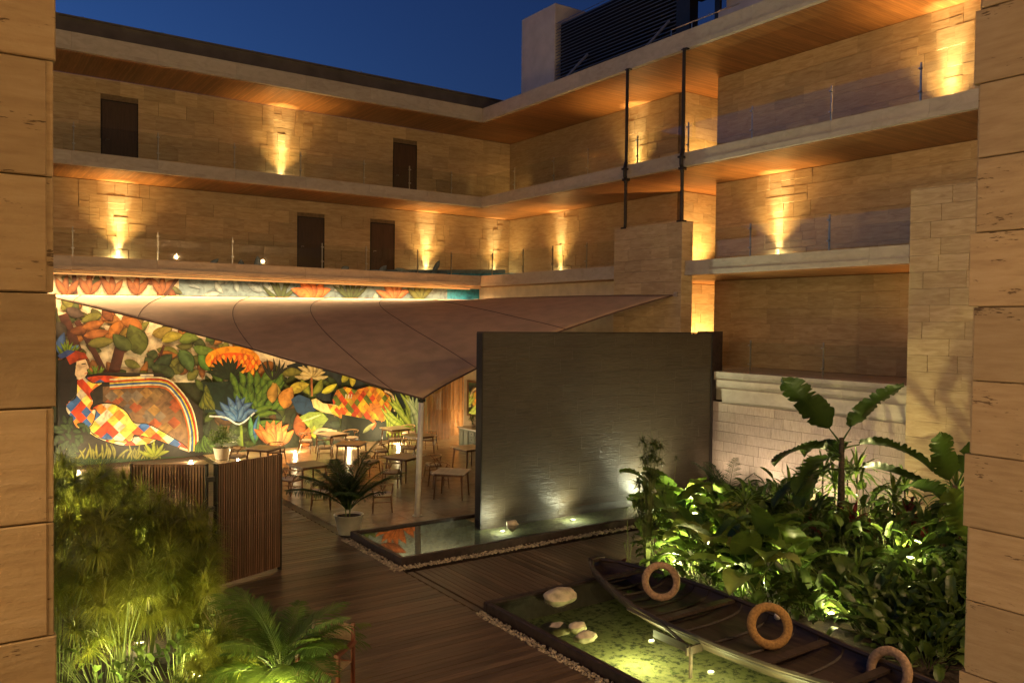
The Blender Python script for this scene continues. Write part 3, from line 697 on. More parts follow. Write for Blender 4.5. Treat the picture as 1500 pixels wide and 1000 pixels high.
('l',(-10.13,.48),(-10.24,1.2),.35,(.04,.06,.03),(.12,.15,.1),.0),
('l',(-11.39,2.0),(-10.81,2.43),.35,(.05,.08,.02),(.14,.19,.08),.0),
('l',(-10.5,2.46),(-9.98,3.13),.35,(.09,.11,.02),(.2,.24,.08),.0),
('l',(-4.58,.48),(-5.52,.89),.34,(.1,.14,.03),(.22,.29,.1),.0),
('l',(-8.3,2.54),(-7.53,2.92),.27,(.09,.11,.02),(.2,.24,.08),.0),
('l',(-3.35,.92),(-2.87,1.15),.4,(.04,.06,.03),(.12,.15,.1),.0),
('l',(-6.83,.96),(-6.65,1.51),.23,(.05,.08,.02),(.14,.19,.08),.0),
('l',(-7.74,2.45),(-6.85,2.47),.37,(.09,.11,.02),(.2,.24,.08),.0),
('l',(-10.81,2.32),(-10.14,2.33),.22,(.05,.08,.02),(.14,.19,.08),.0),
('l',(-7.2,.47),(-7.67,.77),.37,(.13,.07,.02),(.27,.17,.08),.0),
('l',(-8.56,2.08),(-7.99,2.44),.28,(.04,.06,.03),(.12,.15,.1),.0),
('l',(-8.85,.78),(-9.11,1.6),.19,(.09,.11,.02),(.2,.24,.08),.0),
('l',(-9.3,.23),(-8.88,.81),.36,(.04,.06,.03),(.12,.15,.1),.0),
('l',(-3.77,2.15),(-3.42,2.63),.24,(.05,.08,.02),(.14,.19,.08),.0),
('l',(-5.92,.94),(-5.48,1.76),.22,(.05,.08,.02),(.14,.19,.08),.0),
('l',(-7.0,.95),(-6.46,1.44),.24,(.05,.08,.02),(.14,.19,.08),.0),
('l',(-8.56,.89),(-8.28,1.28),.29,(.1,.14,.03),(.22,.29,.1),.0),
('l',(-3.42,2.17),(-3.0,2.6),.43,(.05,.08,.02),(.14,.19,.08),.0),
('l',(-11.45,.82),(-11.11,1.15),.31,(.04,.06,.03),(.12,.15,.1),.0),
('l',(-3.67,1.5),(-3.91,2.13),.23,(.13,.07,.02),(.27,.17,.08),.0),
('l',(-7.05,2.33),(-7.07,3.01),.3,(.04,.06,.03),(.12,.15,.1),.0),
('l',(-3.96,.29),(-3.31,.61),.22,(.13,.07,.02),(.27,.17,.08),.0),
('l',(-2.35,1.51),(-2.08,2.33),.39,(.13,.07,.02),(.27,.17,.08),.0),
('l',(-8.7,.85),(-8.72,1.39),.19,(.04,.06,.03),(.12,.15,.1),.0),
('l',(-5.87,.5),(-6.16,1.24),.26,(.09,.11,.02),(.2,.24,.08),.0),
('l',(-5.76,.42),(-5.07,1.04),.25,(.13,.07,.02),(.27,.17,.08),.0),
('l',(-4.23,.49),(-4.34,.94),.26,(.05,.08,.02),(.14,.19,.08),.0),
('l',(-9.4,.28),(-9.87,.36),.24,(.1,.14,.03),(.22,.29,.1),.0),
('l',(-6.16,2.04),(-6.58,2.76),.39,(.05,.08,.02),(.14,.19,.08),.0),
('l',(-4.31,.03),(-3.72,.58),.35,(.04,.06,.03),(.12,.15,.1),.0),
('l',(-4.53,.13),(-5.48,.24),.23,(.09,.11,.02),(.2,.24,.08),.0),
('l',(-11.13,2.5),(-11.58,2.6),.34,(.04,.06,.03),(.12,.15,.1),.0),
('l',(-4.87,.46),(-3.96,.69),.24,(.09,.11,.02),(.2,.24,.08),.0),
('l',(-8.03,.86),(-7.67,1.4),.29,(.13,.07,.02),(.27,.17,.08),.0),
('l',(-3.4,.09),(-2.93,.28),.26,(.09,.11,.02),(.2,.24,.08),.0),
('l',(-8.29,.14),(-8.77,.91),.25,(.1,.14,.03),(.22,.29,.1),.0),
('l',(-4.83,-.36),(-4.56,.11),.43,(.09,.11,.02),(.2,.24,.08),.0),
('l',(-11.37,2.34),(-11.66,2.79),.22,(.1,.14,.03),(.22,.29,.1),.0),
('l',(-7.01,2.39),(-7.4,2.85),.26,(.09,.11,.02),(.2,.24,.08),.0),
('l',(-1.6,.4),(-.83,.37),.35,(.13,.07,.02),(.27,.17,.08),.0),
('l',(-11.29,.58),(-11.11,1.28),.19,(.04,.06,.03),(.12,.15,.1),.0),
('l',(-6.0,2.32),(-5.55,2.54),.34,(.05,.08,.02),(.14,.19,.08),.0),
('l',(-9.98,.94),(-10.19,1.61),.31,(.05,.08,.02),(.14,.19,.08),.0),
('l',(-8.12,1.9),(-8.39,2.56),.22,(.1,.14,.03),(.22,.29,.1),.0),
('l',(-9.03,1.38),(-9.27,1.9),.22,(.04,.06,.03),(.12,.15,.1),.0),
('l',(-2.38,-.22),(-2.59,.59),.31,(.1,.14,.03),(.22,.29,.1),.0),
('l',(-8.57,1.07),(-8.29,1.68),.36,(.09,.11,.02),(.2,.24,.08),.0),
('l',(-7.03,.14),(-7.22,.59),.22,(.09,.11,.02),(.2,.24,.08),.0),
('l',(-10.31,.7),(-9.64,.77),.33,(.05,.08,.02),(.14,.19,.08),.0),
('l',(-4.84,2.3),(-3.98,2.67),.24,(.1,.14,.03),(.22,.29,.1),.0),
('l',(-11.06,1.38),(-10.44,1.84),.26,(.04,.06,.03),(.12,.15,.1),.0),
('l',(-6.68,.33),(-6.23,.5),.38,(.05,.08,.02),(.14,.19,.08),.0),
('l',(-11.52,1.26),(-12.18,1.67),.18,(.13,.07,.02),(.27,.17,.08),.0),
('l',(-5.16,.09),(-4.24,.11),.24,(.09,.11,.02),(.2,.24,.08),.0),
('l',(-3.64,1.79),(-4.63,2.05),.39,(.05,.08,.02),(.14,.19,.08),.0),
('l',(-2.83,-.56),(-2.91,.19),.24,(.1,.14,.03),(.22,.29,.1),.0),
('l',(-5.55,.51),(-5.58,1.27),.32,(.05,.08,.02),(.14,.19,.08),.0),
('l',(-11.0,1.48),(-10.57,1.61),.32,(.04,.06,.03),(.12,.15,.1),.0),
('l',(-6.84,.6),(-6.98,1.09),.31,(.1,.14,.03),(.22,.29,.1),.0),
('l',(-10.94,.1),(-11.28,.44),.25,(.13,.07,.02),(.27,.17,.08),.0),
('l',(-4.12,.64),(-3.18,1.03),.3,(.13,.07,.02),(.27,.17,.08),.0),
('l',(-9.38,.88),(-9.35,1.37),.3,(.1,.14,.03),(.22,.29,.1),.0),
('l',(-11.32,1.18),(-10.77,1.76),.28,(.1,.14,.03),(.22,.29,.1),.0),
('l',(-4.64,-.41),(-4.27,.16),.29,(.04,.06,.03),(.12,.15,.1),.0),
('l',(-2.03,-.29),(-2.14,.56),.38,(.04,.06,.03),(.12,.15,.1),.0),
('l',(-8.25,.7),(-8.78,.97),.32,(.04,.06,.03),(.12,.15,.1),.0),
('l',(-5.59,1.89),(-6.29,1.98),.25,(.1,.14,.03),(.22,.29,.1),.0),
('l',(-11.49,.37),(-11.67,.74),.25,(.09,.11,.02),(.2,.24,.08),.0),
('l',(-2.52,1.22),(-2.21,1.96),.38,(.13,.07,.02),(.27,.17,.08),.0),
('l',(-8.99,2.33),(-8.22,2.54),.2,(.05,.08,.02),(.14,.19,.08),.0),
('l',(-8.03,2.08),(-7.26,2.16),.23,(.04,.06,.03),(.12,.15,.1),.0),
('l',(-8.5,1.59),(-7.73,1.55),.25,(.13,.07,.02),(.27,.17,.08),.0),
('l',(-6.25,1.07),(-6.05,1.94),.35,(.13,.07,.02),(.27,.17,.08),.0),
('l',(-10.18,1.4),(-10.64,1.88),.18,(.05,.08,.02),(.14,.19,.08),.0),
('l',(-10.46,1.4),(-10.99,1.94),.33,(.04,.06,.03),(.12,.15,.1),.0),
('l',(-7.94,1.67),(-8.72,1.96),.32,(.04,.06,.03),(.12,.15,.1),.0),
('l',(-2.91,-.62),(-3.53,.13),.3,(.04,.06,.03),(.12,.15,.1),.0),
('l',(-2.96,.62),(-3.8,.85),.26,(.04,.06,.03),(.12,.15,.1),.0),
('l',(-6.63,1.0),(-7.34,1.49),.32,(.1,.14,.03),(.22,.29,.1),.0),
('l',(-9.95,1.31),(-9.59,2.03),.26,(.13,.07,.02),(.27,.17,.08),.0),
('l',(-6.66,.58),(-7.35,.75),.35,(.13,.07,.02),(.27,.17,.08),.0),
('l',(-4.24,1.01),(-3.66,1.63),.26,(.04,.06,.03),(.12,.15,.1),.0),
('l',(-10.23,1.16),(-11.02,1.42),.35,(.13,.07,.02),(.27,.17,.08),.0),
('l',(-4.12,.04),(-5.13,.32),.34,(.04,.06,.03),(.12,.15,.1),.0),
('l',(-5.74,.08),(-6.7,.22),.2,(.13,.07,.02),(.27,.17,.08),.0),
('l',(-9.31,.88),(-9.54,1.35),.21,(.05,.08,.02),(.14,.19,.08),.0),
('l',(-7.37,.57),(-6.7,.82),.2,(.09,.11,.02),(.2,.24,.08),.0),
('l',(-4.16,1.95),(-4.99,2.4),.31,(.04,.06,.03),(.12,.15,.1),.0),
('l',(-3.9,.4),(-3.4,.53),.37,(.09,.11,.02),(.2,.24,.08),.0),
('l',(-9.58,.42),(-9.74,.84),.21,(.05,.08,.02),(.14,.19,.08),.0),
('l',(-3.24,.82),(-3.85,.94),.3,(.04,.06,.03),(.12,.15,.1),.0),
('l',(-8.44,.96),(-8.87,1.54),.34,(.04,.06,.03),(.12,.15,.1),.0),
('l',(-5.34,.4),(-4.79,.93),.23,(.04,.06,.03),(.12,.15,.1),.0),
('l',(-2.71,2.19),(-1.74,2.35),.36,(.05,.08,.02),(.14,.19,.08),.0),
('l',(-7.08,1.41),(-7.52,1.64),.3,(.05,.08,.02),(.14,.19,.08),.0),
('l',(-3.33,.18),(-3.92,.93),.3,(.13,.07,.02),(.27,.17,.08),.0),
('l',(-2.52,2.03),(-1.99,2.29),.31,(.1,.14,.03),(.22,.29,.1),.0),
('l',(-7.26,1.26),(-7.07,2.13),.37,(.04,.06,.03),(.12,.15,.1),.0),
('l',(-9.18,2.56),(-9.3,3.15),.35,(.04,.06,.03),(.12,.15,.1),.0),
('l',(-3.99,.29),(-4.02,.81),.26,(.09,.11,.02),(.2,.24,.08),.0),
('l',(-5.01,1.29),(-5.37,1.95),.33,(.09,.11,.02),(.2,.24,.08),.0),
('l',(-6.36,2.28),(-7.06,2.75),.19,(.1,.14,.03),(.22,.29,.1),.0),
('l',(-7.37,2.25),(-6.91,2.77),.37,(.09,.11,.02),(.2,.24,.08),.0),
('l',(-10.55,1.94),(-10.6,2.53),.22,(.05,.08,.02),(.14,.19,.08),.0),
('l',(-7.96,.86),(-7.95,1.36),.36,(.04,.06,.03),(.12,.15,.1),.0),
('l',(-2.11,.03),(-2.09,.95),.29,(.09,.11,.02),(.2,.24,.08),.0),
('l',(-8.59,2.47),(-8.94,2.87),.26,(.1,.14,.03),(.22,.29,.1),.0),
('l',(-8.68,.87),(-8.89,1.67),.25,(.13,.07,.02),(.27,.17,.08),.0),
('l',(-8.29,-.21),(-8.95,.45),.2,(.13,.07,.02),(.27,.17,.08),.0),
('l',(-7.13,1.77),(-7.38,2.21),.33,(.1,.14,.03),(.22,.29,.1),.0),
('l',(-9.73,6.41),(-9.16,6.77),.21,(.25,.33,.36),(.47,.61,.66),.0),
('l',(-8.29,6.35),(-8.72,6.31),.18,(.2,.28,.33),(.39,.53,.61),.0),
('l',(-10.03,6.8),(-10.01,7.23),.23,(.25,.33,.36),(.47,.61,.66),.0),
('l',(-10.22,6.23),(-10.28,6.67),.21,(.25,.33,.36),(.47,.61,.66),.0),
('l',(-6.2,6.46),(-6.83,6.23),.28,(.25,.33,.36),(.47,.61,.66),.0),
('l',(-9.33,6.56),(-8.73,6.54),.16,(.2,.28,.33),(.39,.53,.61),.0),
('l',(-15.48,6.0),(-15.74,6.3),.18,(.25,.09,.02),(.47,.2,.08),.0),
('l',(-11.19,6.76),(-10.83,7.21),.21,(.2,.28,.33),(.39,.53,.61),.0),
('l',(-5.7,6.34),(-6.4,6.55),.22,(.25,.33,.36),(.47,.61,.66),.0),
('l',(-5.24,6.88),(-4.78,6.65),.28,(.25,.33,.36),(.47,.61,.66),.0),
('l',(-15.35,6.05),(-14.86,6.2),.24,(.25,.09,.02),(.47,.2,.08),.0),
('l',(-7.95,6.74),(-8.52,6.97),.21,(.25,.33,.36),(.47,.61,.66),.0),
('l',(-1.96,6.25),(-1.64,6.58),.27,(.2,.28,.33),(.39,.53,.61),.0),
('l',(-8.97,6.04),(-8.51,5.62),.26,(.2,.28,.33),(.39,.53,.61),.0),
('l',(-9.19,6.06),(-9.78,6.28),.3,(.2,.28,.33),(.39,.53,.61),.0),
('l',(-13.07,6.47),(-13.43,6.27),.17,(.25,.09,.02),(.47,.2,.08),.0),
('l',(-8.86,6.67),(-9.26,6.66),.25,(.2,.28,.33),(.39,.53,.61),.0),
('l',(-3.47,7.01),(-3.36,6.48),.29,(.2,.28,.33),(.39,.53,.61),.0),
('l',(-8.66,6.03),(-9.24,6.1),.19,(.2,.28,.33),(.39,.53,.61),.0),
('l',(-3.87,6.44),(-4.05,6.04),.3,(.25,.33,.36),(.47,.61,.66),.0),
('l',(-12.53,6.15),(-12.09,5.87),.21,(.08,.1,.04),(.19,.22,.12),.0),
('l',(-10.22,6.36),(-10.14,5.99),.23,(.2,.28,.33),(.39,.53,.61),.0),
('l',(-14.43,6.44),(-14.08,6.65),.17,(.25,.09,.02),(.47,.2,.08),.0),
('l',(-4.31,6.81),(-4.03,7.29),.3,(.25,.33,.36),(.47,.61,.66),.0),
('l',(-4.13,6.22),(-4.13,5.55),.36,(.2,.28,.33),(.39,.53,.61),.0),
('l',(-10.62,6.62),(-10.91,6.21),.24,(.25,.33,.36),(.47,.61,.66),.0),
('l',(-13.03,6.18),(-13.32,6.4),.19,(.16,.06,.02),(.32,.15,.08),.0),
('l',(-15.17,6.18),(-14.95,6.58),.17,(.25,.09,.02),(.47,.2,.08),.0),
('l',(-15.08,6.19),(-14.8,6.03),.22,(.08,.1,.04),(.19,.22,.12),.0),
('l',(-8.18,6.47),(-8.41,6.12),.22,(.25,.33,.36),(.47,.61,.66),.0),
('l',(-4.54,6.14),(-4.36,5.61),.31,(.25,.33,.36),(.47,.61,.66),.0),
('l',(-2.87,6.93),(-3.65,7.18),.29,(.25,.33,.36),(.47,.61,.66),.0),
('l',(-9.1,6.59),(-8.91,5.97),.25,(.2,.28,.33),(.39,.53,.61),.0),
('l',(-14.27,6.09),(-14.46,5.54),.25,(.16,.06,.02),(.32,.15,.08),.0),
('l',(-15.61,6.17),(-15.94,6.31),.23,(.08,.1,.04),(.19,.22,.12),.0),
('l',(-4.89,6.45),(-5.51,6.32),.28,(.2,.28,.33),(.39,.53,.61),.0),
('l',(-15.01,6.49),(-14.68,6.49),.15,(.08,.1,.04),(.19,.22,.12),.0),
('l',(-12.94,5.95),(-12.71,5.7),.18,(.25,.09,.02),(.47,.2,.08),.0),
('l',(-10.22,6.69),(-10.84,6.66),.3,(.2,.28,.33),(.39,.53,.61),.0),
('l',(-2.36,6.51),(-1.87,6.54),.35,(.2,.28,.33),(.39,.53,.61),.0),
('l',(-5.3,6.23),(-5.44,5.74),.29,(.25,.33,.36),(.47,.61,.66),.0),
('l',(-6.23,6.26),(-6.87,6.47),.28,(.2,.28,.33),(.39,.53,.61),.0),
('l',(-10.95,6.35),(-10.66,5.93),.22,(.25,.33,.36),(.47,.61,.66),.0),
('l',(-9.51,6.25),(-9.94,6.56),.2,(.2,.28,.33),(.39,.53,.61),.0),
('l',(-9.92,6.81),(-10.27,6.99),.24,(.2,.28,.33),(.39,.53,.61),.0),
('l',(-14.86,6.44),(-14.97,6.01),.2,(.08,.1,.04),(.19,.22,.12),.0),
('l',(-10.53,6.65),(-10.59,6.26),.24,(.25,.33,.36),(.47,.61,.66),.0),
('l',(-6.31,6.15),(-5.87,6.47),.33,(.25,.33,.36),(.47,.61,.66),.0),
('l',(-6.0,6.85),(-5.7,7.16),.29,(.25,.33,.36),(.47,.61,.66),.0),
('l',(-12.49,6.05),(-12.32,5.58),.26,(.16,.06,.02),(.32,.15,.08),.0),
('l',(-10.82,5.93),(-11.41,5.83),.28,(.25,.33,.36),(.47,.61,.66),.0),
('l',(-15.26,6.23),(-15.16,5.75),.19,(.25,.09,.02),(.47,.2,.08),.0),
('l',(-12.51,6.42),(-12.37,6.79),.2,(.08,.1,.04),(.19,.22,.12),.0),
('l',(-9.01,6.09),(-8.71,6.47),.21,(.25,.33,.36),(.47,.61,.66),.0),
('l',(-5.0,6.83),(-4.26,6.97),.19,(.25,.33,.36),(.47,.61,.66),.0),
('l',(-9.34,6.39),(-9.66,6.83),.26,(.2,.28,.33),(.39,.53,.61),.0),
('l',(-9.47,6.83),(-9.4,7.39),.28,(.25,.33,.36),(.47,.61,.66),.0),
('l',(-1.82,7.14),(-1.5,7.64),.22,(.2,.28,.33),(.39,.53,.61),.0),
('l',(-5.21,6.77),(-4.96,6.45),.21,(.25,.33,.36),(.47,.61,.66),.0),
('l',(-11.91,6.18),(-11.48,6.08),.14,(.2,.28,.33),(.39,.53,.61),.0),
('l',(-9.65,2.83),(-9.02,2.76),.4,(.28,.13,.03),(.53,.27,.1),.0),
('l',(-13.93,2.99),(-13.51,2.86),.29,(.33,.17,.05),(.61,.34,.14),.0),
('l',(-14.15,4.92),(-14.79,4.9),.32,(.33,.17,.05),(.61,.34,.14),.0),
('l',(-12.37,3.35),(-13.13,3.44),.31,(.06,.09,.03),(.15,.2,.1),.0),
('l',(-13.51,2.67),(-13.93,2.43),.35,(.33,.17,.05),(.61,.34,.14),.0),
('l',(-14.02,3.5),(-13.49,3.26),.28,(.16,.17,.04),(.32,.34,.12),.0),
('l',(-9.82,3.6),(-10.35,4.18),.39,(.28,.13,.03),(.53,.27,.1),.0),
('l',(-15.93,4.06),(-16.4,4.05),.31,(.06,.09,.03),(.15,.2,.1),.0),
('l',(-14.53,4.42),(-13.98,4.58),.25,(.22,.1,.03),(.42,.22,.1),.0),
('l',(-15.08,4.87),(-15.55,5.19),.23,(.1,.11,.03),(.22,.24,.1),.0),
('l',(-11.6,3.3),(-12.09,3.37),.23,(.22,.1,.03),(.42,.22,.1),.0),
('l',(-12.39,2.9),(-12.77,3.36),.23,(.1,.11,.03),(.22,.24,.1),.0),
('l',(-12.95,3.48),(-13.26,3.84),.24,(.33,.17,.05),(.61,.34,.14),.0),
('l',(-11.95,4.13),(-12.18,4.75),.4,(.28,.13,.03),(.53,.27,.1),.0),
('l',(-12.52,2.99),(-12.21,3.57),.39,(.16,.17,.04),(.32,.34,.12),.0),
('l',(-15.97,4.8),(-15.43,5.16),.3,(.06,.09,.03),(.15,.2,.1),.0),
('l',(-10.13,2.89),(-10.69,3.07),.41,(.16,.17,.04),(.32,.34,.12),.0),
('l',(-14.96,4.24),(-15.38,4.75),.28,(.33,.17,.05),(.61,.34,.14),.0),
('l',(-13.78,4.06),(-14.37,3.75),.24,(.28,.13,.03),(.53,.27,.1),.0),
('l',(-14.55,4.33),(-15.01,4.57),.39,(.1,.11,.03),(.22,.24,.1),.0),
('l',(-12.92,3.62),(-13.31,3.73),.37,(.06,.09,.03),(.15,.2,.1),.0),
('l',(-13.0,2.66),(-13.64,2.51),.38,(.28,.13,.03),(.53,.27,.1),.0),
('l',(-10.97,3.17),(-11.43,3.63),.4,(.16,.17,.04),(.32,.34,.12),.0),
('l',(-11.04,4.03),(-10.76,4.58),.41,(.33,.17,.05),(.61,.34,.14),.0),
('l',(-14.87,4.86),(-15.03,5.3),.3,(.1,.11,.03),(.22,.24,.1),.0),
('l',(-15.72,4.15),(-16.09,4.13),.36,(.16,.17,.04),(.32,.34,.12),.0),
('l',(-13.01,3.26),(-13.35,3.62),.36,(.06,.09,.03),(.15,.2,.1),.0),
('l',(-12.22,3.69),(-12.98,3.89),.39,(.16,.17,.04),(.32,.34,.12),.0),
('l',(-15.11,3.15),(-15.37,3.83),.24,(.22,.1,.03),(.42,.22,.1),.0),
('l',(-9.93,3.57),(-9.87,4.24),.28,(.16,.17,.04),(.32,.34,.12),.0),
('l',(-10.72,3.05),(-10.92,3.56),.26,(.06,.09,.03),(.15,.2,.1),.0),
('l',(-12.27,2.98),(-11.84,3.3),.27,(.22,.1,.03),(.42,.22,.1),.0),
('l',(-11.39,2.77),(-11.61,3.55),.25,(.22,.1,.03),(.42,.22,.1),.0),
('l',(-14.48,2.98),(-15.04,3.26),.28,(.16,.17,.04),(.32,.34,.12),.0),
('l',(-14.93,4.5),(-14.51,4.27),.36,(.1,.11,.03),(.22,.24,.1),.0),
('l',(-10.83,4.02),(-10.34,3.68),.38,(.16,.17,.04),(.32,.34,.12),.0),
('l',(-14.84,3.16),(-15.04,3.55),.33,(.22,.1,.03),(.42,.22,.1),.0),
('l',(-11.29,3.18),(-10.71,3.6),.29,(.28,.13,.03),(.53,.27,.1),.0),
('l',(-11.37,3.88),(-10.56,3.82),.23,(.28,.13,.03),(.53,.27,.1),.0),
('l',(-8.82,3.24),(-9.54,3.11),.3,(.1,.11,.03),(.22,.24,.1),.0),
('l',(-15.2,3.15),(-15.84,3.1),.36,(.22,.1,.03),(.42,.22,.1),.0),
('l',(-14.72,3.82),(-15.22,4.05),.21,(.06,.09,.03),(.15,.2,.1),.0),
('l',(-14.09,4.04),(-13.88,4.41),.29,(.1,.11,.03),(.22,.24,.1),.0),
('l',(-14.73,5.07),(-15.36,4.82),.29,(.16,.17,.04),(.32,.34,.12),.0),
('l',(-12.93,3.72),(-12.27,3.67),.33,(.28,.13,.03),(.53,.27,.1),.0),
('l',(-14.14,4.41),(-14.07,4.85),.34,(.16,.17,.04),(.32,.34,.12),.0),
('l',(-15.2,4.41),(-15.77,4.06),.25,(.28,.13,.03),(.53,.27,.1),.0),
('l',(-11.16,3.27),(-10.55,3.6),.27,(.16,.17,.04),(.32,.34,.12),.0),
('l',(-13.99,3.83),(-14.0,4.29),.3,(.06,.09,.03),(.15,.2,.1),.0),
('l',(-14.33,2.94),(-13.95,3.15),.34,(.06,.09,.03),(.15,.2,.1),.0),
('l',(-14.83,4.64),(-15.25,4.52),.37,(.06,.09,.03),(.15,.2,.1),.0),
('l',(-15.67,3.8),(-16.05,3.56),.21,(.28,.13,.03),(.53,.27,.1),.0),
('l',(-15.97,4.51),(-16.03,5.01),.27,(.1,.11,.03),(.22,.24,.1),.0),
('l',(-9.78,3.38),(-10.26,3.45),.33,(.33,.17,.05),(.61,.34,.14),.0),
('l',(-11.83,3.54),(-11.31,3.39),.34,(.1,.11,.03),(.22,.24,.1),.0),
('l',(-11.78,4.25),(-11.27,3.94),.31,(.06,.09,.03),(.15,.2,.1),.0),
('l',(-12.08,4.47),(-12.21,5.28),.23,(.06,.09,.03),(.15,.2,.1),.0),
('l',(-14.98,3.18),(-15.35,3.1),.36,(.33,.17,.05),(.61,.34,.14),.0),
('l',(-11.06,4.0),(-11.03,4.58),.25,(.06,.09,.03),(.15,.2,.1),.0),
('l',(-13.47,2.79),(-13.28,3.48),.24,(.28,.13,.03),(.53,.27,.1),.0),
('l',(-8.75,3.34),(-9.39,2.92),.44,(.28,.13,.03),(.53,.27,.1),.0),
('l',(-11.91,2.75),(-11.53,3.11),.34,(.16,.17,.04),(.32,.34,.12),.0),
('l',(-8.38,2.59),(-8.67,3.24),.37,(.16,.17,.04),(.32,.34,.12),.0),
('l',(-14.32,3.01),(-14.58,3.48),.28,(.22,.1,.03),(.42,.22,.1),.0),
('l',(-12.02,3.29),(-12.43,3.12),.35,(.1,.11,.03),(.22,.24,.1),.0),
('l',(-15.0,4.3),(-15.41,4.83),.24,(.22,.1,.03),(.42,.22,.1),.0),
('l',(-10.28,2.99),(-9.72,3.03),.38,(.1,.11,.03),(.22,.24,.1),.0),
('l',(-15.76,3.19),(-16.1,3.4),.21,(.06,.09,.03),(.15,.2,.1),.0),
('l',(-10.28,3.47),(-10.09,4.13),.37,(.16,.17,.04),(.32,.34,.12),.0),
('l',(-13.8,4.94),(-13.35,5.19),.34,(.16,.17,.04),(.32,.34,.12),.0),
('l',(-13.99,4.49),(-13.87,5.26),.29,(.22,.1,.03),(.42,.22,.1),.0),
('l',(-9.77,3.21),(-9.36,3.42),.44,(.33,.17,.05),(.61,.34,.14),.0),
('l',(-13.57,4.42),(-13.2,4.87),.23,(.16,.17,.04),(.32,.34,.12),.0),
('l',(-12.2,4.38),(-11.56,4.21),.28,(.1,.11,.03),(.22,.24,.1),.0),
('l',(-12.49,2.8),(-12.72,3.48),.37,(.16,.17,.04),(.32,.34,.12),.0),
('l',(-15.93,5.2),(-15.75,5.58),.22,(.16,.17,.04),(.32,.34,.12),.0),
('l',(-12.39,4.31),(-12.95,4.47),.32,(.22,.1,.03),(.42,.22,.1),.0),
('l',(-9.79,3.83),(-9.46,4.28),.41,(.22,.1,.03),(.42,.22,.1),.0),
('l',(-15.56,5.23),(-15.32,5.55),.29,(.28,.13,.03),(.53,.27,.1),.0),
('l',(-14.13,4.33),(-14.7,4.5),.36,(.28,.13,.03),(.53,.27,.1),.0),
('l',(-10.6,2.74),(-9.96,3.27),.38,(.28,.13,.03),(.53,.27,.1),.0),
('l',(-11.72,4.02),(-12.34,4.0),.25,(.1,.11,.03),(.22,.24,.1),.0),
('l',(-15.63,4.96),(-15.48,5.58),.23,(.06,.09,.03),(.15,.2,.1),.0),
('l',(-12.87,3.25),(-12.16,3.0),.3,(.16,.17,.04),(.32,.34,.12),.0),
('l',(-10.56,3.65),(-10.54,4.18),.3,(.16,.17,.04),(.32,.34,.12),.0),
('l',(-12.65,4.38),(-12.7,4.83),.33,(.1,.11,.03),(.22,.24,.1),.0),
('l',(-15.19,3.81),(-15.54,3.68),.31,(.1,.11,.03),(.22,.24,.1),.0),
('l',(-13.94,4.44),(-13.53,4.4),.32,(.1,.11,.03),(.22,.24,.1),.0),
('l',(-13.57,3.07),(-13.14,2.92),.28,(.16,.17,.04),(.32,.34,.12),.0),
('l',(-15.66,5.27),(-15.94,5.81),.31,(.16,.17,.04),(.32,.34,.12),.0),
('l',(-12.49,4.21),(-12.78,4.55),.4,(.33,.17,.05),(.61,.34,.14),.0),
('l',(-10.43,3.01),(-9.96,3.1),.36,(.1,.11,.03),(.22,.24,.1),.0),
('s',[(-15.9,5.08),(-15.57,4.17),(-15.16,2.77)],.29,(.1,.04,.03)),
('s',[(-15.49,4.86),(-14.91,3.7),(-14.49,2.75)],.19,(.1,.04,.03)),
('s',[(-14.1,4.16),(-14.32,3.22),(-14.49,2.4)],.35,(.1,.04,.03)),
('s',[(-12.72,4.03),(-13.06,3.07)],.09,(.1,.04,.03)),
('s',[(-12.22,6.49),(-12.72,5.81)],.14,(.1,.04,.03)),
('s',[(-15.57,6.46),(-15.53,5.78)],.14,(.1,.04,.03)),
('s',[(-14.7,6.5),(-14.49,5.76)],.11,(.1,.04,.03)),
('l',(-15.69,4.49),(-15.11,4.73),.31,(.16,.06,.02),(.32,.15,.08),.0),
('l',(-15.33,4.63),(-14.64,4.84),.32,(.28,.12,.03),(.53,.25,.1),.0),
('l',(-15.28,4.35),(-14.46,4.52),.32,(.3,.13,.04),(.56,.27,.12),.0),
('l',(-15.16,4.07),(-14.32,4.2),.35,(.16,.16,.04),(.32,.32,.12),.0),
('l',(-14.7,4.87),(-14.38,5.48),.35,(.3,.12,.04),(.56,.25,.12),.0),
('l',(-14.49,4.3),(-14.02,4.92),.38,(.33,.15,.03),(.61,.3,.1),.0),
('l',(-14.38,4.87),(-14.66,5.39),.29,(.16,.06,.02),(.32,.15,.08),.0),
('l',(-13.93,4.68),(-13.35,5.05),.38,(.2,.14,.04),(.39,.29,.12),.0),
('l',(-14.14,4.04),(-13.67,4.78),.44,(.2,.15,.03),(.39,.3,.1),.0),
('l',(-13.44,4.59),(-14.14,4.86),.42,(.3,.13,.03),(.56,.27,.1),.0),
('l',(-13.49,3.68),(-13.85,4.76),.66,(.1,.13,.03),(.22,.27,.1),.0),
('l',(-13.79,3.87),(-14.39,4.43),.45,(.07,.1,.03),(.17,.22,.1),.0),
('l',(-13.13,4.4),(-12.44,4.67),.39,(.24,.2,.05),(.46,.39,.14),.0),
('l',(-12.81,4.16),(-12.05,4.37),.36,(.3,.28,.05),(.56,.53,.14),.0),
('l',(-12.21,4.15),(-11.51,4.28),.4,(.14,.2,.04),(.29,.39,.12),.0),
('l',(-11.74,3.95),(-10.93,3.8),.37,(.12,.2,.04),(.25,.39,.12),.0),
('l',(-12.49,3.67),(-13.09,3.44),.34,(.12,.05,.03),(.25,.14,.1),.0),
('l',(-13.04,3.19),(-12.44,3.71),.43,(.04,.07,.03),(.12,.17,.1),.0),
('l',(-12.35,2.98),(-13.17,3.31),.48,(.05,.08,.03),(.14,.19,.1),.0),
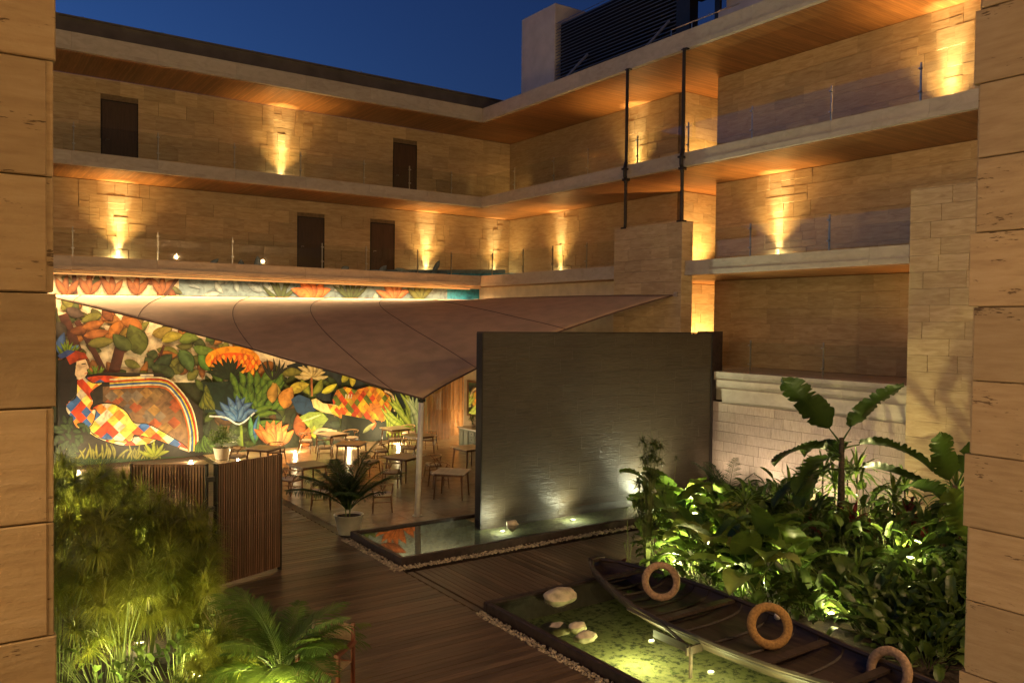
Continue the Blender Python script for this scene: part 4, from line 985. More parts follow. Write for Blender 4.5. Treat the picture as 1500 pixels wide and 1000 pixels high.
('l',(-12.21,3.86),(-11.76,3.04),.48,(.08,.15,.05),(.19,.3,.14),.0),
('l',(-11.55,3.65),(-10.88,3.06),.44,(.1,.22,.04),(.22,.42,.12),.0),
('l',(-11.02,3.39),(-10.73,2.58),.49,(.1,.18,.03),(.22,.36,.1),.0),
('l',(-11.31,4.15),(-10.68,4.53),.3,(.1,.16,.04),(.22,.32,.12),.0),
('l',(-16.06,4.85),(-15.95,4.18),.36,(.06,.05,.04),(.15,.14,.12),.0),
('l',(-15.81,5.27),(-15.24,5.04),.33,(.08,.06,.05),(.19,.15,.14),.0),
('l',(-15.98,3.71),(-15.86,4.48),.28,(.05,.12,.3),(.14,.25,.56),.0),
('l',(-15.82,3.53),(-15.42,4.05),.25,(.1,.22,.35),(.22,.42,.65),.0),
('l',(-16.06,3.26),(-15.34,3.39),.18,(.03,.07,.2),(.1,.17,.39),.0),
('l',(-15.78,3.6),(-15.26,3.74),.12,(.12,.22,.03),(.35,.45,.08),.0),
('l',(-15.78,3.6),(-15.31,3.88),.11,(.12,.22,.03),(.35,.45,.08),.0),
('l',(-15.78,3.6),(-15.39,4.0),.11,(.12,.22,.03),(.35,.45,.08),.0),
('l',(-15.78,3.6),(-15.49,4.09),.11,(.12,.22,.03),(.35,.45,.08),.0),
('l',(-15.78,3.6),(-15.6,4.16),.11,(.12,.22,.03),(.35,.45,.08),.0),
('l',(-15.78,3.6),(-15.73,4.19),.1,(.12,.22,.03),(.35,.45,.08),.0),
('l',(-15.78,3.6),(-15.86,4.18),.1,(.12,.22,.03),(.35,.45,.08),.0),
('l',(-15.78,3.6),(-15.98,4.15),.1,(.12,.22,.03),(.35,.45,.08),.0),
('l',(-15.78,3.6),(-16.09,4.07),.11,(.12,.22,.03),(.35,.45,.08),.0),
('l',(-14.91,2.76),(-14.64,3.28),.11,(.14,.26,.04),(.4,.5,.1),.0),
('l',(-14.91,2.76),(-14.73,3.34),.11,(.14,.26,.04),(.4,.5,.1),.0),
('l',(-14.91,2.76),(-14.83,3.36),.1,(.14,.26,.04),(.4,.5,.1),.0),
('l',(-14.91,2.76),(-14.94,3.37),.11,(.14,.26,.04),(.4,.5,.1),.0),
('l',(-14.91,2.76),(-15.04,3.36),.1,(.14,.26,.04),(.4,.5,.1),.0),
('l',(-14.91,2.76),(-15.14,3.32),.1,(.14,.26,.04),(.4,.5,.1),.0),
('l',(-14.91,2.76),(-15.23,3.26),.11,(.14,.26,.04),(.4,.5,.1),.0),
('l',(-15.81,5.72),(-15.42,6.26),.21,(.22,.09,.03),(.42,.2,.1),.0),
('l',(-15.81,5.72),(-15.76,6.41),.2,(.22,.09,.03),(.42,.2,.1),.0),
('l',(-15.81,5.72),(-16.11,6.3),.21,(.22,.09,.03),(.42,.2,.1),.0),
('l',(-15.12,5.74),(-14.71,6.29),.22,(.22,.09,.03),(.42,.2,.1),.0),
('l',(-15.12,5.74),(-15.06,6.44),.2,(.22,.09,.03),(.42,.2,.1),.0),
('l',(-15.12,5.74),(-15.43,6.33),.22,(.22,.09,.03),(.42,.2,.1),.0),
('l',(-14.49,5.76),(-14.07,6.32),.22,(.22,.09,.03),(.42,.2,.1),.0),
('l',(-14.49,5.76),(-14.43,6.46),.22,(.22,.09,.03),(.42,.2,.1),.0),
('l',(-14.49,5.76),(-14.8,6.36),.22,(.22,.09,.03),(.42,.2,.1),.0),
('l',(-13.62,5.79),(-13.19,6.35),.23,(.22,.09,.03),(.42,.2,.1),.0),
('l',(-13.62,5.79),(-13.56,6.5),.22,(.22,.09,.03),(.42,.2,.1),.0),
('l',(-13.62,5.79),(-13.95,6.39),.22,(.22,.09,.03),(.42,.2,.1),.0),
('l',(-12.84,5.81),(-12.39,6.38),.23,(.22,.09,.03),(.42,.2,.1),.0),
('l',(-12.84,5.81),(-12.78,6.53),.23,(.22,.09,.03),(.42,.2,.1),.0),
('l',(-12.84,5.81),(-13.18,6.42),.23,(.22,.09,.03),(.42,.2,.1),.0),
('l',(-8.52,5.72),(-7.82,6.32),.16,(.04,.07,.03),(.12,.2,.08),.0),
('l',(-8.52,5.72),(-8.06,6.51),.16,(.04,.07,.03),(.12,.2,.08),.0),
('l',(-8.52,5.72),(-8.37,6.6),.16,(.04,.07,.03),(.12,.2,.08),.0),
('l',(-8.52,5.72),(-8.68,6.59),.16,(.04,.07,.03),(.12,.2,.08),.0),
('l',(-8.52,5.72),(-8.97,6.48),.16,(.04,.07,.03),(.12,.2,.08),.0),
('l',(-8.52,5.72),(-9.21,6.27),.16,(.04,.07,.03),(.12,.2,.08),.0),
('l',(-5.65,5.79),(-4.87,6.42),.16,(.04,.07,.03),(.12,.2,.08),.0),
('l',(-5.65,5.79),(-5.15,6.62),.18,(.04,.07,.03),(.12,.2,.08),.0),
('l',(-5.65,5.79),(-5.48,6.72),.17,(.04,.07,.03),(.12,.2,.08),.0),
('l',(-5.65,5.79),(-5.83,6.71),.18,(.04,.07,.03),(.12,.2,.08),.0),
('l',(-5.65,5.79),(-6.15,6.58),.17,(.04,.07,.03),(.12,.2,.08),.0),
('l',(-5.65,5.79),(-6.41,6.37),.16,(.04,.07,.03),(.12,.2,.08),.0),
('l',(-7.29,5.75),(-6.46,6.23),.38,(.5,.18,.05),(.9,.36,.14),.0),
('l',(-7.29,5.75),(-6.81,6.56),.38,(.5,.18,.05),(.9,.36,.14),.0),
('l',(-7.29,5.75),(-7.29,6.66),.39,(.5,.18,.05),(.9,.36,.14),.0),
('l',(-7.29,5.75),(-7.76,6.52),.39,(.5,.18,.05),(.9,.36,.14),.0),
('l',(-7.29,5.75),(-8.1,6.18),.38,(.5,.18,.05),(.9,.36,.14),.0),
('l',(-3.72,5.84),(-2.9,6.29),.29,(.35,.13,.05),(.6,.4,.2),.0),
('l',(-3.72,5.84),(-3.25,6.6),.31,(.35,.13,.05),(.6,.4,.2),.0),
('l',(-3.72,5.84),(-3.73,6.69),.32,(.35,.13,.05),(.6,.4,.2),.0),
('l',(-3.72,5.84),(-4.2,6.56),.31,(.35,.13,.05),(.6,.4,.2),.0),
('l',(-3.72,5.84),(-4.54,6.24),.29,(.35,.13,.05),(.6,.4,.2),.0),
('l',(-2.44,5.87),(-1.78,6.47),.25,(.12,.15,.04),(.25,.3,.12),.0),
('l',(-2.44,5.87),(-2.2,6.66),.26,(.12,.15,.04),(.25,.3,.12),.0),
('l',(-2.44,5.87),(-2.68,6.65),.26,(.12,.15,.04),(.25,.3,.12),.0),
('l',(-2.44,5.87),(-3.09,6.42),.25,(.12,.15,.04),(.25,.3,.12),.0),
('p',[(-9.3,3.44),(-9.33,3.57),(-9.42,3.68),(-9.56,3.79),(-9.75,3.87),(-9.97,3.93),(-10.2,3.96),(-10.44,3.97),(-10.68,3.94),(-10.89,3.88),(-11.06,3.8),(-11.2,3.71),(-11.28,3.59),(-11.31,3.47),(-11.28,3.35),(-11.2,3.24),(-11.06,3.14),(-10.89,3.05),(-10.67,2.99),(-10.44,2.95),(-10.2,2.95),(-9.96,2.97),(-9.74,3.02),(-9.56,3.1),(-9.42,3.2),(-9.33,3.32)],(.78,.36,.03),.05),
('p',[(-9.4,3.34),(-9.43,3.43),(-9.51,3.52),(-9.63,3.6),(-9.78,3.66),(-9.97,3.71),(-10.17,3.73),(-10.38,3.74),(-10.57,3.72),(-10.75,3.68),(-10.9,3.62),(-11.02,3.54),(-11.09,3.46),(-11.11,3.37),(-11.09,3.28),(-11.02,3.19),(-10.9,3.12),(-10.75,3.05),(-10.57,3.0),(-10.37,2.98),(-10.17,2.97),(-9.97,2.99),(-9.78,3.03),(-9.62,3.09),(-9.5,3.16),(-9.43,3.25)],(.75,.15,.02),.05),
('l',(-11.07,3.67),(-11.06,3.45),.15,(.85,.38,.04),(1,.7,.12),.0),
('l',(-10.87,3.67),(-10.87,3.44),.14,(.75,.22,.02),(1,.42,.08),.0),
('l',(-10.67,3.67),(-10.67,3.44),.15,(.85,.38,.04),(1,.7,.12),.0),
('l',(-10.47,3.66),(-10.47,3.44),.15,(.75,.22,.02),(1,.42,.08),.0),
('l',(-10.27,3.66),(-10.27,3.43),.15,(.85,.38,.04),(1,.7,.12),.0),
('l',(-10.07,3.66),(-10.07,3.43),.16,(.75,.22,.02),(1,.42,.08),.0),
('l',(-9.87,3.66),(-9.87,3.42),.15,(.85,.38,.04),(1,.7,.12),.0),
('l',(-9.66,3.65),(-9.66,3.42),.15,(.75,.22,.02),(1,.42,.08),.0),
('l',(-9.46,3.65),(-9.46,3.42),.15,(.85,.38,.04),(1,.7,.12),.0),
('l',(-10.97,3.49),(-10.97,3.27),.15,(.75,.22,.02),(1,.42,.08),.0),
('l',(-10.77,3.49),(-10.77,3.26),.14,(.85,.38,.04),(1,.7,.12),.0),
('l',(-10.57,3.49),(-10.57,3.26),.15,(.75,.22,.02),(1,.42,.08),.0),
('l',(-10.37,3.48),(-10.37,3.26),.15,(.85,.38,.04),(1,.7,.12),.0),
('l',(-10.17,3.48),(-10.17,3.25),.15,(.75,.22,.02),(1,.42,.08),.0),
('l',(-9.97,3.48),(-9.97,3.25),.15,(.85,.38,.04),(1,.7,.12),.0),
('l',(-9.77,3.47),(-9.76,3.24),.15,(.75,.22,.02),(1,.42,.08),.0),
('l',(-9.56,3.47),(-9.56,3.24),.16,(.85,.38,.04),(1,.7,.12),.0),
('l',(-9.35,3.47),(-9.35,3.23),.16,(.75,.22,.02),(1,.42,.08),.0),
('l',(-11.06,3.32),(-11.06,3.09),.15,(.85,.38,.04),(1,.7,.12),.0),
('l',(-10.87,3.32),(-10.87,3.09),.15,(.75,.22,.02),(1,.42,.08),.0),
('l',(-10.67,3.31),(-10.67,3.08),.14,(.85,.38,.04),(1,.7,.12),.0),
('l',(-10.47,3.31),(-10.47,3.08),.15,(.75,.22,.02),(1,.42,.08),.0),
('l',(-10.27,3.3),(-10.27,3.07),.15,(.85,.38,.04),(1,.7,.12),.0),
('l',(-10.07,3.3),(-10.07,3.07),.16,(.75,.22,.02),(1,.42,.08),.0),
('l',(-9.87,3.3),(-9.87,3.06),.15,(.85,.38,.04),(1,.7,.12),.0),
('l',(-9.66,3.29),(-9.66,3.06),.16,(.75,.22,.02),(1,.42,.08),.0),
('l',(-9.46,3.29),(-9.45,3.05),.15,(.85,.38,.04),(1,.7,.12),.0),
('l',(-10.77,3.14),(-10.77,2.91),.15,(.85,.38,.04),(1,.7,.12),.0),
('l',(-10.57,3.13),(-10.57,2.9),.15,(.75,.22,.02),(1,.42,.08),.0),
('l',(-10.37,3.13),(-10.37,2.9),.15,(.85,.38,.04),(1,.7,.12),.0),
('l',(-10.17,3.12),(-10.17,2.89),.16,(.75,.22,.02),(1,.42,.08),.0),
('l',(-9.97,3.12),(-9.97,2.89),.15,(.85,.38,.04),(1,.7,.12),.0),
('l',(-9.76,3.11),(-9.76,2.88),.15,(.75,.22,.02),(1,.42,.08),.0),
('l',(-9.56,3.11),(-9.56,2.88),.15,(.85,.38,.04),(1,.7,.12),.0),
('l',(-10.52,2.72),(-9.71,3.0),.18,(.02,.04,.02),(.04,.07,.03),.0),
('l',(-10.52,2.72),(-9.81,3.19),.18,(.02,.04,.02),(.04,.07,.03),.0),
('l',(-10.52,2.72),(-9.95,3.36),.18,(.02,.04,.02),(.04,.07,.03),.0),
('l',(-10.52,2.72),(-10.12,3.48),.18,(.02,.04,.02),(.04,.07,.03),.0),
('l',(-10.52,2.72),(-10.32,3.56),.17,(.02,.04,.02),(.04,.07,.03),.0),
('l',(-10.52,2.72),(-10.52,3.59),.18,(.02,.04,.02),(.04,.07,.03),.0),
('l',(-10.52,2.72),(-10.73,3.57),.17,(.02,.04,.02),(.04,.07,.03),.0),
('l',(-10.52,2.72),(-10.92,3.49),.18,(.02,.04,.02),(.04,.07,.03),.0),
('l',(-10.52,2.72),(-11.08,3.38),.18,(.02,.04,.02),(.04,.07,.03),.0),
('l',(-10.52,2.72),(-11.21,3.22),.18,(.02,.04,.02),(.04,.07,.03),.0),
('l',(-10.52,2.72),(-11.3,3.04),.18,(.02,.04,.02),(.04,.07,.03),.0),
('p',[(-11.4,2.65),(-9.56,2.69),(-9.5,1.55),(-11.3,1.54)],(.02,.05,.03),.02),
('l',(-11.54,1.66),(-11.23,2.21),.2,(.08,.12,.02),(.45,.42,.08),.0),
('l',(-11.47,1.65),(-11.21,2.31),.2,(.08,.12,.02),(.45,.42,.08),.0),
('l',(-11.4,1.65),(-11.21,2.42),.2,(.08,.12,.02),(.45,.42,.08),.0),
('l',(-11.33,1.64),(-11.24,2.51),.19,(.08,.12,.02),(.45,.42,.08),.0),
('l',(-11.25,1.64),(-11.29,2.6),.2,(.08,.12,.02),(.45,.42,.08),.0),
('l',(-11.18,1.64),(-11.33,2.51),.19,(.08,.12,.02),(.45,.42,.08),.0),
('l',(-11.11,1.63),(-11.35,2.41),.19,(.08,.12,.02),(.45,.42,.08),.0),
('l',(-11.03,1.63),(-11.35,2.3),.2,(.08,.12,.02),(.45,.42,.08),.0),
('l',(-10.96,1.63),(-11.32,2.18),.19,(.08,.12,.02),(.45,.42,.08),.0),
('l',(-10.01,1.58),(-10.12,2.19),.25,(.07,.17,.03),(.32,.46,.08),.0),
('l',(-9.78,1.56),(-9.8,2.19),.26,(.07,.17,.03),(.32,.46,.08),.0),
('l',(-9.55,1.55),(-9.47,2.17),.26,(.07,.17,.03),(.32,.46,.08),.0),
('l',(-9.32,1.54),(-9.14,2.13),.27,(.07,.17,.03),(.32,.46,.08),.0),
('l',(-9.08,1.53),(-8.81,2.08),.26,(.07,.17,.03),(.32,.46,.08),.0),
('l',(-8.84,1.52),(-8.48,2.02),.27,(.07,.17,.03),(.32,.46,.08),.0),
('l',(-8.61,1.5),(-8.16,1.94),.28,(.07,.17,.03),(.32,.46,.08),.0),
('l',(-10.06,1.86),(-10.21,2.47),.25,(.07,.17,.03),(.32,.46,.08),.0),
('l',(-9.84,1.85),(-9.89,2.47),.25,(.07,.17,.03),(.32,.46,.08),.0),
('l',(-9.6,1.84),(-9.56,2.46),.26,(.07,.17,.03),(.32,.46,.08),.0),
('l',(-9.37,1.83),(-9.23,2.43),.27,(.07,.17,.03),(.32,.46,.08),.0),
('l',(-9.14,1.82),(-8.9,2.39),.26,(.07,.17,.03),(.32,.46,.08),.0),
('l',(-8.9,1.81),(-8.57,2.34),.27,(.07,.17,.03),(.32,.46,.08),.0),
('l',(-8.66,1.8),(-8.25,2.27),.28,(.07,.17,.03),(.32,.46,.08),.0),
('l',(-10.12,2.15),(-10.31,2.74),.25,(.07,.17,.03),(.32,.46,.08),.0),
('l',(-9.89,2.14),(-9.99,2.75),.25,(.07,.17,.03),(.32,.46,.08),.0),
('l',(-9.66,2.13),(-9.66,2.75),.26,(.07,.17,.03),(.32,.46,.08),.0),
('l',(-9.42,2.12),(-9.33,2.73),.26,(.07,.17,.03),(.32,.46,.08),.0),
('l',(-9.19,2.11),(-9.0,2.7),.27,(.07,.17,.03),(.32,.46,.08),.0),
('l',(-8.95,2.1),(-8.67,2.65),.27,(.07,.17,.03),(.32,.46,.08),.0),
('l',(-8.71,2.09),(-8.34,2.59),.27,(.07,.17,.03),(.32,.46,.08),.0),
('l',(-10.17,2.43),(-10.4,3.01),.24,(.07,.17,.03),(.32,.46,.08),.0),
('l',(-9.94,2.42),(-10.08,3.03),.25,(.07,.17,.03),(.32,.46,.08),.0),
('l',(-9.71,2.41),(-9.75,3.03),.26,(.07,.17,.03),(.32,.46,.08),.0),
('l',(-9.48,2.41),(-9.43,3.03),.26,(.07,.17,.03),(.32,.46,.08),.0),
('l',(-9.24,2.4),(-9.09,3.0),.27,(.07,.17,.03),(.32,.46,.08),.0),
('l',(-9.01,2.39),(-8.76,2.96),.27,(.07,.17,.03),(.32,.46,.08),.0),
('l',(-8.77,2.38),(-8.43,2.91),.27,(.07,.17,.03),(.32,.46,.08),.0),
('l',(-9.6,1.45),(-8.75,1.65),.24,(.08,.17,.02),(.32,.44,.06),.0),
('l',(-9.5,1.26),(-8.62,1.37),.23,(.08,.17,.02),(.32,.44,.06),.0),
('l',(-9.39,1.08),(-8.5,1.08),.24,(.08,.17,.02),(.32,.44,.06),.0),
('l',(-9.29,.89),(-8.39,.8),.24,(.08,.17,.02),(.32,.44,.06),.0),
('l',(-9.18,.7),(-8.29,.51),.23,(.08,.17,.02),(.32,.44,.06),.0),
('l',(-10.19,1.28),(-9.37,1.53),.29,(.03,.1,.3),(.35,.5,.62),.0),
('l',(-10.19,1.28),(-9.56,1.84),.29,(.03,.1,.3),(.35,.5,.62),.0),
('l',(-10.19,1.28),(-9.84,2.06),.28,(.03,.1,.3),(.35,.5,.62),.0),
('l',(-10.19,1.28),(-10.18,2.15),.28,(.03,.1,.3),(.35,.5,.62),.0),
('l',(-10.19,1.28),(-10.51,2.1),.28,(.03,.1,.3),(.35,.5,.62),.0),
('l',(-10.19,1.28),(-10.79,1.92),.28,(.03,.1,.3),(.35,.5,.62),.0),
('l',(-10.19,1.28),(-10.97,1.64),.27,(.03,.1,.3),(.35,.5,.62),.0),
('l',(-10.19,1.17),(-9.72,1.55),.26,(.05,.17,.4),(.4,.55,.7),.0),
('l',(-10.19,1.17),(-9.93,1.72),.26,(.05,.17,.4),(.4,.55,.7),.0),
('l',(-10.19,1.17),(-10.19,1.79),.26,(.05,.17,.4),(.4,.55,.7),.0),
('l',(-10.19,1.17),(-10.45,1.75),.25,(.05,.17,.4),(.4,.55,.7),.0),
('l',(-10.19,1.17),(-10.65,1.59),.25,(.05,.17,.4),(.4,.55,.7),.0),
('s',[(-11.16,1.41),(-10.57,1.32),(-10.06,1.04),(-9.5,1.45)],.06,(.75,.8,.82)),
('s',[(-10.01,1.01),(-9.96,.15)],.1,(.22,.3,.05)),
('l',(-9.49,.25),(-9.34,1.37),.21,(.08,.25,.08),(.3,.5,.3),.0),
('l',(-9.49,.25),(-9.66,1.39),.21,(.08,.25,.08),(.3,.5,.3),.0),
('l',(-9.44,.38),(-9.34,1.35),.13,(.04,.12,.3),(.2,.45,.7),.0),
('l',(-8.76,.14),(-7.95,.71),.36,(.6,.2,.04),(.9,.5,.16),.0),
('l',(-8.76,.14),(-8.18,.93),.36,(.6,.2,.04),(.9,.5,.16),.0),
('l',(-8.76,.14),(-8.45,1.08),.35,(.6,.2,.04),(.9,.5,.16),.0),
('l',(-8.76,.14),(-8.75,1.14),.34,(.6,.2,.04),(.9,.5,.16),.0),
('l',(-8.76,.14),(-9.04,1.12),.34,(.6,.2,.04),(.9,.5,.16),.0),
('l',(-8.76,.14),(-9.31,1.01),.33,(.6,.2,.04),(.9,.5,.16),.0),
('l',(-8.76,.14),(-9.53,.83),.32,(.6,.2,.04),(.9,.5,.16),.0),
('l',(-8.76,.11),(-8.24,.69),.33,(.7,.26,.05),(.95,.6,.22),.0),
('l',(-8.76,.11),(-8.49,.84),.33,(.7,.26,.05),(.95,.6,.22),.0),
('l',(-8.76,.11),(-8.76,.91),.32,(.7,.26,.05),(.95,.6,.22),.0),
('l',(-8.76,.11),(-9.03,.88),.31,(.7,.26,.05),(.95,.6,.22),.0),
('l',(-8.76,.11),(-9.27,.75),.31,(.7,.26,.05),(.95,.6,.22),.0),
('s',[(-7.27,2.84),(-7.24,1.97)],.08,(.45,.2,.08)),
('l',(-7.27,2.73),(-6.56,2.74),.19,(.55,.45,.2),(.95,.88,.6),.0),
('l',(-7.27,2.73),(-6.68,2.92),.19,(.55,.45,.2),(.95,.88,.6),.0),
('l',(-7.27,2.73),(-6.71,3.13),.2,(.55,.45,.2),(.95,.88,.6),.0),
('l',(-7.27,2.73),(-6.92,3.21),.2,(.55,.45,.2),(.95,.88,.6),.0),
('l',(-7.27,2.73),(-7.06,3.37),.2,(.55,.45,.2),(.95,.88,.6),.0),
('l',(-7.27,2.73),(-7.27,3.33),.2,(.55,.45,.2),(.95,.88,.6),.0),
('l',(-7.27,2.73),(-7.49,3.38),.19,(.55,.45,.2),(.95,.88,.6),.0),
('l',(-7.27,2.73),(-7.63,3.22),.19,(.55,.45,.2),(.95,.88,.6),.0),
('l',(-7.27,2.73),(-7.83,3.15),.19,(.55,.45,.2),(.95,.88,.6),.0),
('l',(-7.27,2.73),(-7.85,2.95),.19,(.55,.45,.2),(.95,.88,.6),.0),
('l',(-7.27,2.73),(-7.96,2.78),.19,(.55,.45,.2),(.95,.88,.6),.0),
('l',(-7.35,2.06),(-7.69,2.69),.32,(.15,.2,.03),(.6,.6,.1),.0),
('l',(-7.18,2.05),(-6.84,2.66),.34,(.15,.2,.03),(.6,.6,.1),.0),
('l',(-8.82,2.57),(-8.47,1.96),.34,(.35,.28,.06),(.65,.53,.15),.0),
('l',(-8.45,2.87),(-7.64,2.92),.32,(.2,.2,.04),(.39,.39,.12),.0),
('l',(-8.23,2.18),(-7.35,2.46),.42,(.42,.36,.05),(.76,.66,.14),.0),
('l',(-8.36,1.54),(-8.05,2.38),.6,(.5,.25,.05),(.9,.47,.14),.0),
('l',(-8.82,1.78),(-8.68,2.55),.41,(.4,.25,.06),(.73,.47,.15),.0),
('l',(-7.67,.38),(-7.84,1.29),.49,(.35,.12,.03),(.65,.25,.1),.0),
('l',(-7.5,-.12),(-7.25,.81),.43,(.6,.2,.05),(1,.39,.14),.0),
('l',(-9.19,2.71),(-8.42,2.89),.31,(.13,.22,.03),(.27,.42,.1),.0),
('l',(-6.84,2.09),(-6.2,2.43),.28,(.5,.5,.06),(.9,.9,.15),.0),
('l',(-5.98,2.47),(-5.69,2.95),.29,(.4,.4,.06),(.73,.73,.15),.0),
('l',(-5.53,2.29),(-5.64,2.84),.26,(.5,.45,.06),(.9,.82,.15),.0),
('p',[(-8.09,1.88),(-7.79,2.08),(-7.35,1.9),(-7.07,1.42),(-7.46,1.18),(-7.85,1.38)],(.04,.1,.2),.05),
('l',(-8.82,2.65),(-8.13,3.2),.11,(.02,.03,.02),(.1,.1,.08),.0),
('l',(-8.82,2.65),(-8.32,3.38),.11,(.02,.03,.02),(.1,.1,.08),.0),
('l',(-8.82,2.65),(-8.55,3.49),.1,(.02,.03,.02),(.1,.1,.08),.0),
('l',(-8.82,2.65),(-8.8,3.54),.1,(.02,.03,.02),(.1,.1,.08),.0),
('l',(-8.82,2.65),(-9.04,3.51),.11,(.02,.03,.02),(.1,.1,.08),.0),
('l',(-8.82,2.65),(-9.27,3.43),.11,(.02,.03,.02),(.1,.1,.08),.0),
('p',[(-7.76,1.19),(-7.35,1.36),(-6.84,1.33),(-6.55,1.04),(-6.83,.73),(-7.23,.59),(-7.45,.85)],(.38,.5,.12),.12),
('l',(-6.84,1.25),(-7.68,1.0),.08,(.7,.8,.35),(1,1,.65),.0),
('l',(-7.11,.29),(-7.14,.83),.25,(.55,.6,.06),(.9,.9,.2),.0),
('p',[(-6.26,2.18),(-5.86,2.32),(-5.39,2.15),(-4.76,2.31),(-4.24,2.17),(-3.78,1.82),(-3.67,1.33),(-3.83,.97),(-4.1,.68),(-4.49,.83),(-4.75,.72),(-5.38,.79),(-5.76,.96),(-6.01,1.21),(-6.38,1.4),(-6.44,1.78)],(.03,.02,.01),.01),
('p',[(-6.14,2.2),(-6.09,2.22),(-6.12,2.18)],(.65,.45,.05),.14),
('p',[(-5.94,2.27),(-5.83,2.3),(-5.77,2.28),(-5.86,2.17)],(.5,.2,.03),.14),
('p',[(-5.66,2.25),(-5.55,2.21),(-5.59,2.16)],(.72,.3,.04),.14),
('p',[(-5.12,2.21),(-4.96,2.25),(-5.05,2.14)],(.72,.3,.04),.14),
('p',[(-4.89,2.27),(-4.78,2.29),(-4.66,2.26),(-4.78,2.13)],(.65,.45,.05),.14),
('p',[(-4.61,2.25),(-4.43,2.2),(-4.5,2.11)],(.5,.2,.03),.14),
('p',[(-6.21,2.18),(-6.14,2.2),(-6.12,2.18),(-6.25,2.02),(-6.27,2.04)],(.5,.2,.03),.14),
('p',[(-6.09,2.22),(-5.94,2.27),(-5.86,2.17),(-5.99,2.01),(-6.12,2.18)],(.15,.2,.03),.14),
('p',[(-5.77,2.28),(-5.66,2.25),(-5.59,2.16),(-5.73,1.99),(-5.86,2.17)],(.65,.45,.05),.14),
('p',[(-5.55,2.21),(-5.38,2.15),(-5.34,2.16),(-5.32,2.15),(-5.46,1.98),(-5.59,2.16)],(.15,.2,.03),.14),
('p',[(-5.31,2.17),(-5.12,2.21),(-5.05,2.14),(-5.19,1.97),(-5.32,2.15)],(.72,.3,.04),.14),
('p',[(-4.96,2.25),(-4.89,2.27),(-4.78,2.13),(-4.92,1.96),(-5.05,2.14)],(.5,.2,.03),.14),
('p',[(-4.66,2.26),(-4.61,2.25),(-4.5,2.11),(-4.64,1.95),(-4.78,2.13)],(.72,.3,.04),.14),
('p',[(-4.43,2.2),(-4.29,2.16),(-4.25,2.13),(-4.22,2.1),(-4.36,1.94),(-4.5,2.11)],(.65,.45,.05),.14),
('p',[(-4.22,2.11),(-4.04,1.98),(-4.08,1.93),(-4.22,2.1)],(.5,.2,.03),.14),
('p',[(-6.33,1.93),(-6.27,2.04),(-6.25,2.02)],(.6,.1,.03),.14),
('p',[(-6.12,2.18),(-5.99,2.01),(-6.12,1.84),(-6.25,2.02)],(.5,.2,.03),.14),
('p',[(-5.86,2.17),(-5.73,1.99),(-5.86,1.83),(-5.99,2.01)],(.15,.2,.03),.14),
('p',[(-5.59,2.16),(-5.46,1.98),(-5.59,1.82),(-5.73,1.99)],(.6,.1,.03),.14),
('p',[(-5.32,2.15),(-5.19,1.97),(-5.32,1.81),(-5.46,1.98)],(.5,.2,.03),.14),
('p',[(-5.05,2.14),(-4.92,1.96),(-5.05,1.8),(-5.19,1.97)],(.6,.1,.03),.14),
('p',[(-4.78,2.13),(-4.64,1.95),(-4.78,1.79),(-4.92,1.96)],(.65,.45,.05),.14),
('p',[(-4.5,2.11),(-4.36,1.94),(-4.5,1.77),(-4.64,1.95)],(.72,.3,.04),.14),
('p',[(-4.22,2.1),(-4.08,1.93),(-4.22,1.76),(-4.36,1.94)],(.65,.45,.05),.14),
('p',[(-4.04,1.98),(-3.86,1.84),(-3.94,1.75),(-4.08,1.93)],(.5,.2,.03),.14),
('p',[(-6.37,1.84),(-6.33,1.93),(-6.25,2.02),(-6.12,1.84),(-6.25,1.69)],(.15,.2,.03),.14),
('p',[(-5.99,2.01),(-5.86,1.83),(-5.99,1.67),(-6.12,1.84)],(.6,.1,.03),.14),
('p',[(-5.73,1.99),(-5.59,1.82),(-5.72,1.66),(-5.86,1.83)],(.65,.45,.05),.14),
('p',[(-5.46,1.98),(-5.32,1.81),(-5.46,1.65),(-5.59,1.82)],(.72,.3,.04),.14),
('p',[(-5.19,1.97),(-5.05,1.8),(-5.19,1.64),(-5.32,1.81)],(.6,.1,.03),.14),
('p',[(-4.92,1.96),(-4.78,1.79),(-4.91,1.62),(-5.05,1.8)],(.15,.2,.03),.14),
('p',[(-4.64,1.95),(-4.5,1.77),(-4.64,1.61),(-4.78,1.79)],(.6,.1,.03),.14),
('p',[(-4.36,1.94),(-4.22,1.76),(-4.36,1.6),(-4.5,1.77)],(.5,.2,.03),.14),
('p',[(-4.08,1.93),(-3.94,1.75),(-4.08,1.59),(-4.22,1.76)],(.15,.2,.03),.14),
('p',[(-3.86,1.84),(-3.85,1.83),(-3.79,1.58),(-3.8,1.57),(-3.94,1.75)],(.65,.45,.05),.14),
('p',[(-6.34,1.57),(-6.38,1.8),(-6.37,1.84),(-6.25,1.69)],(.6,.1,.03),.14),
('p',[(-6.12,1.84),(-5.99,1.67),(-6.12,1.51),(-6.25,1.69)],(.15,.2,.03),.14),
('p',[(-5.86,1.83),(-5.72,1.66),(-5.85,1.5),(-5.99,1.67)],(.6,.1,.03),.14),
('p',[(-5.59,1.82),(-5.46,1.65),(-5.59,1.49),(-5.72,1.66)],(.65,.45,.05),.14),
('p',[(-5.32,1.81),(-5.19,1.64),(-5.32,1.47),(-5.46,1.65)],(.15,.2,.03),.14),
('p',[(-5.05,1.8),(-4.91,1.62),(-5.05,1.46),(-5.19,1.64)],(.65,.45,.05),.14),
('p',[(-4.78,1.79),(-4.64,1.61),(-4.77,1.45),(-4.91,1.62)],(.15,.2,.03),.14),
('p',[(-4.5,1.77),(-4.36,1.6),(-4.5,1.43),(-4.64,1.61)],(.72,.3,.04),.14),
('p',[(-4.22,1.76),(-4.08,1.59),(-4.22,1.42),(-4.36,1.6)],(.65,.45,.05),.14),
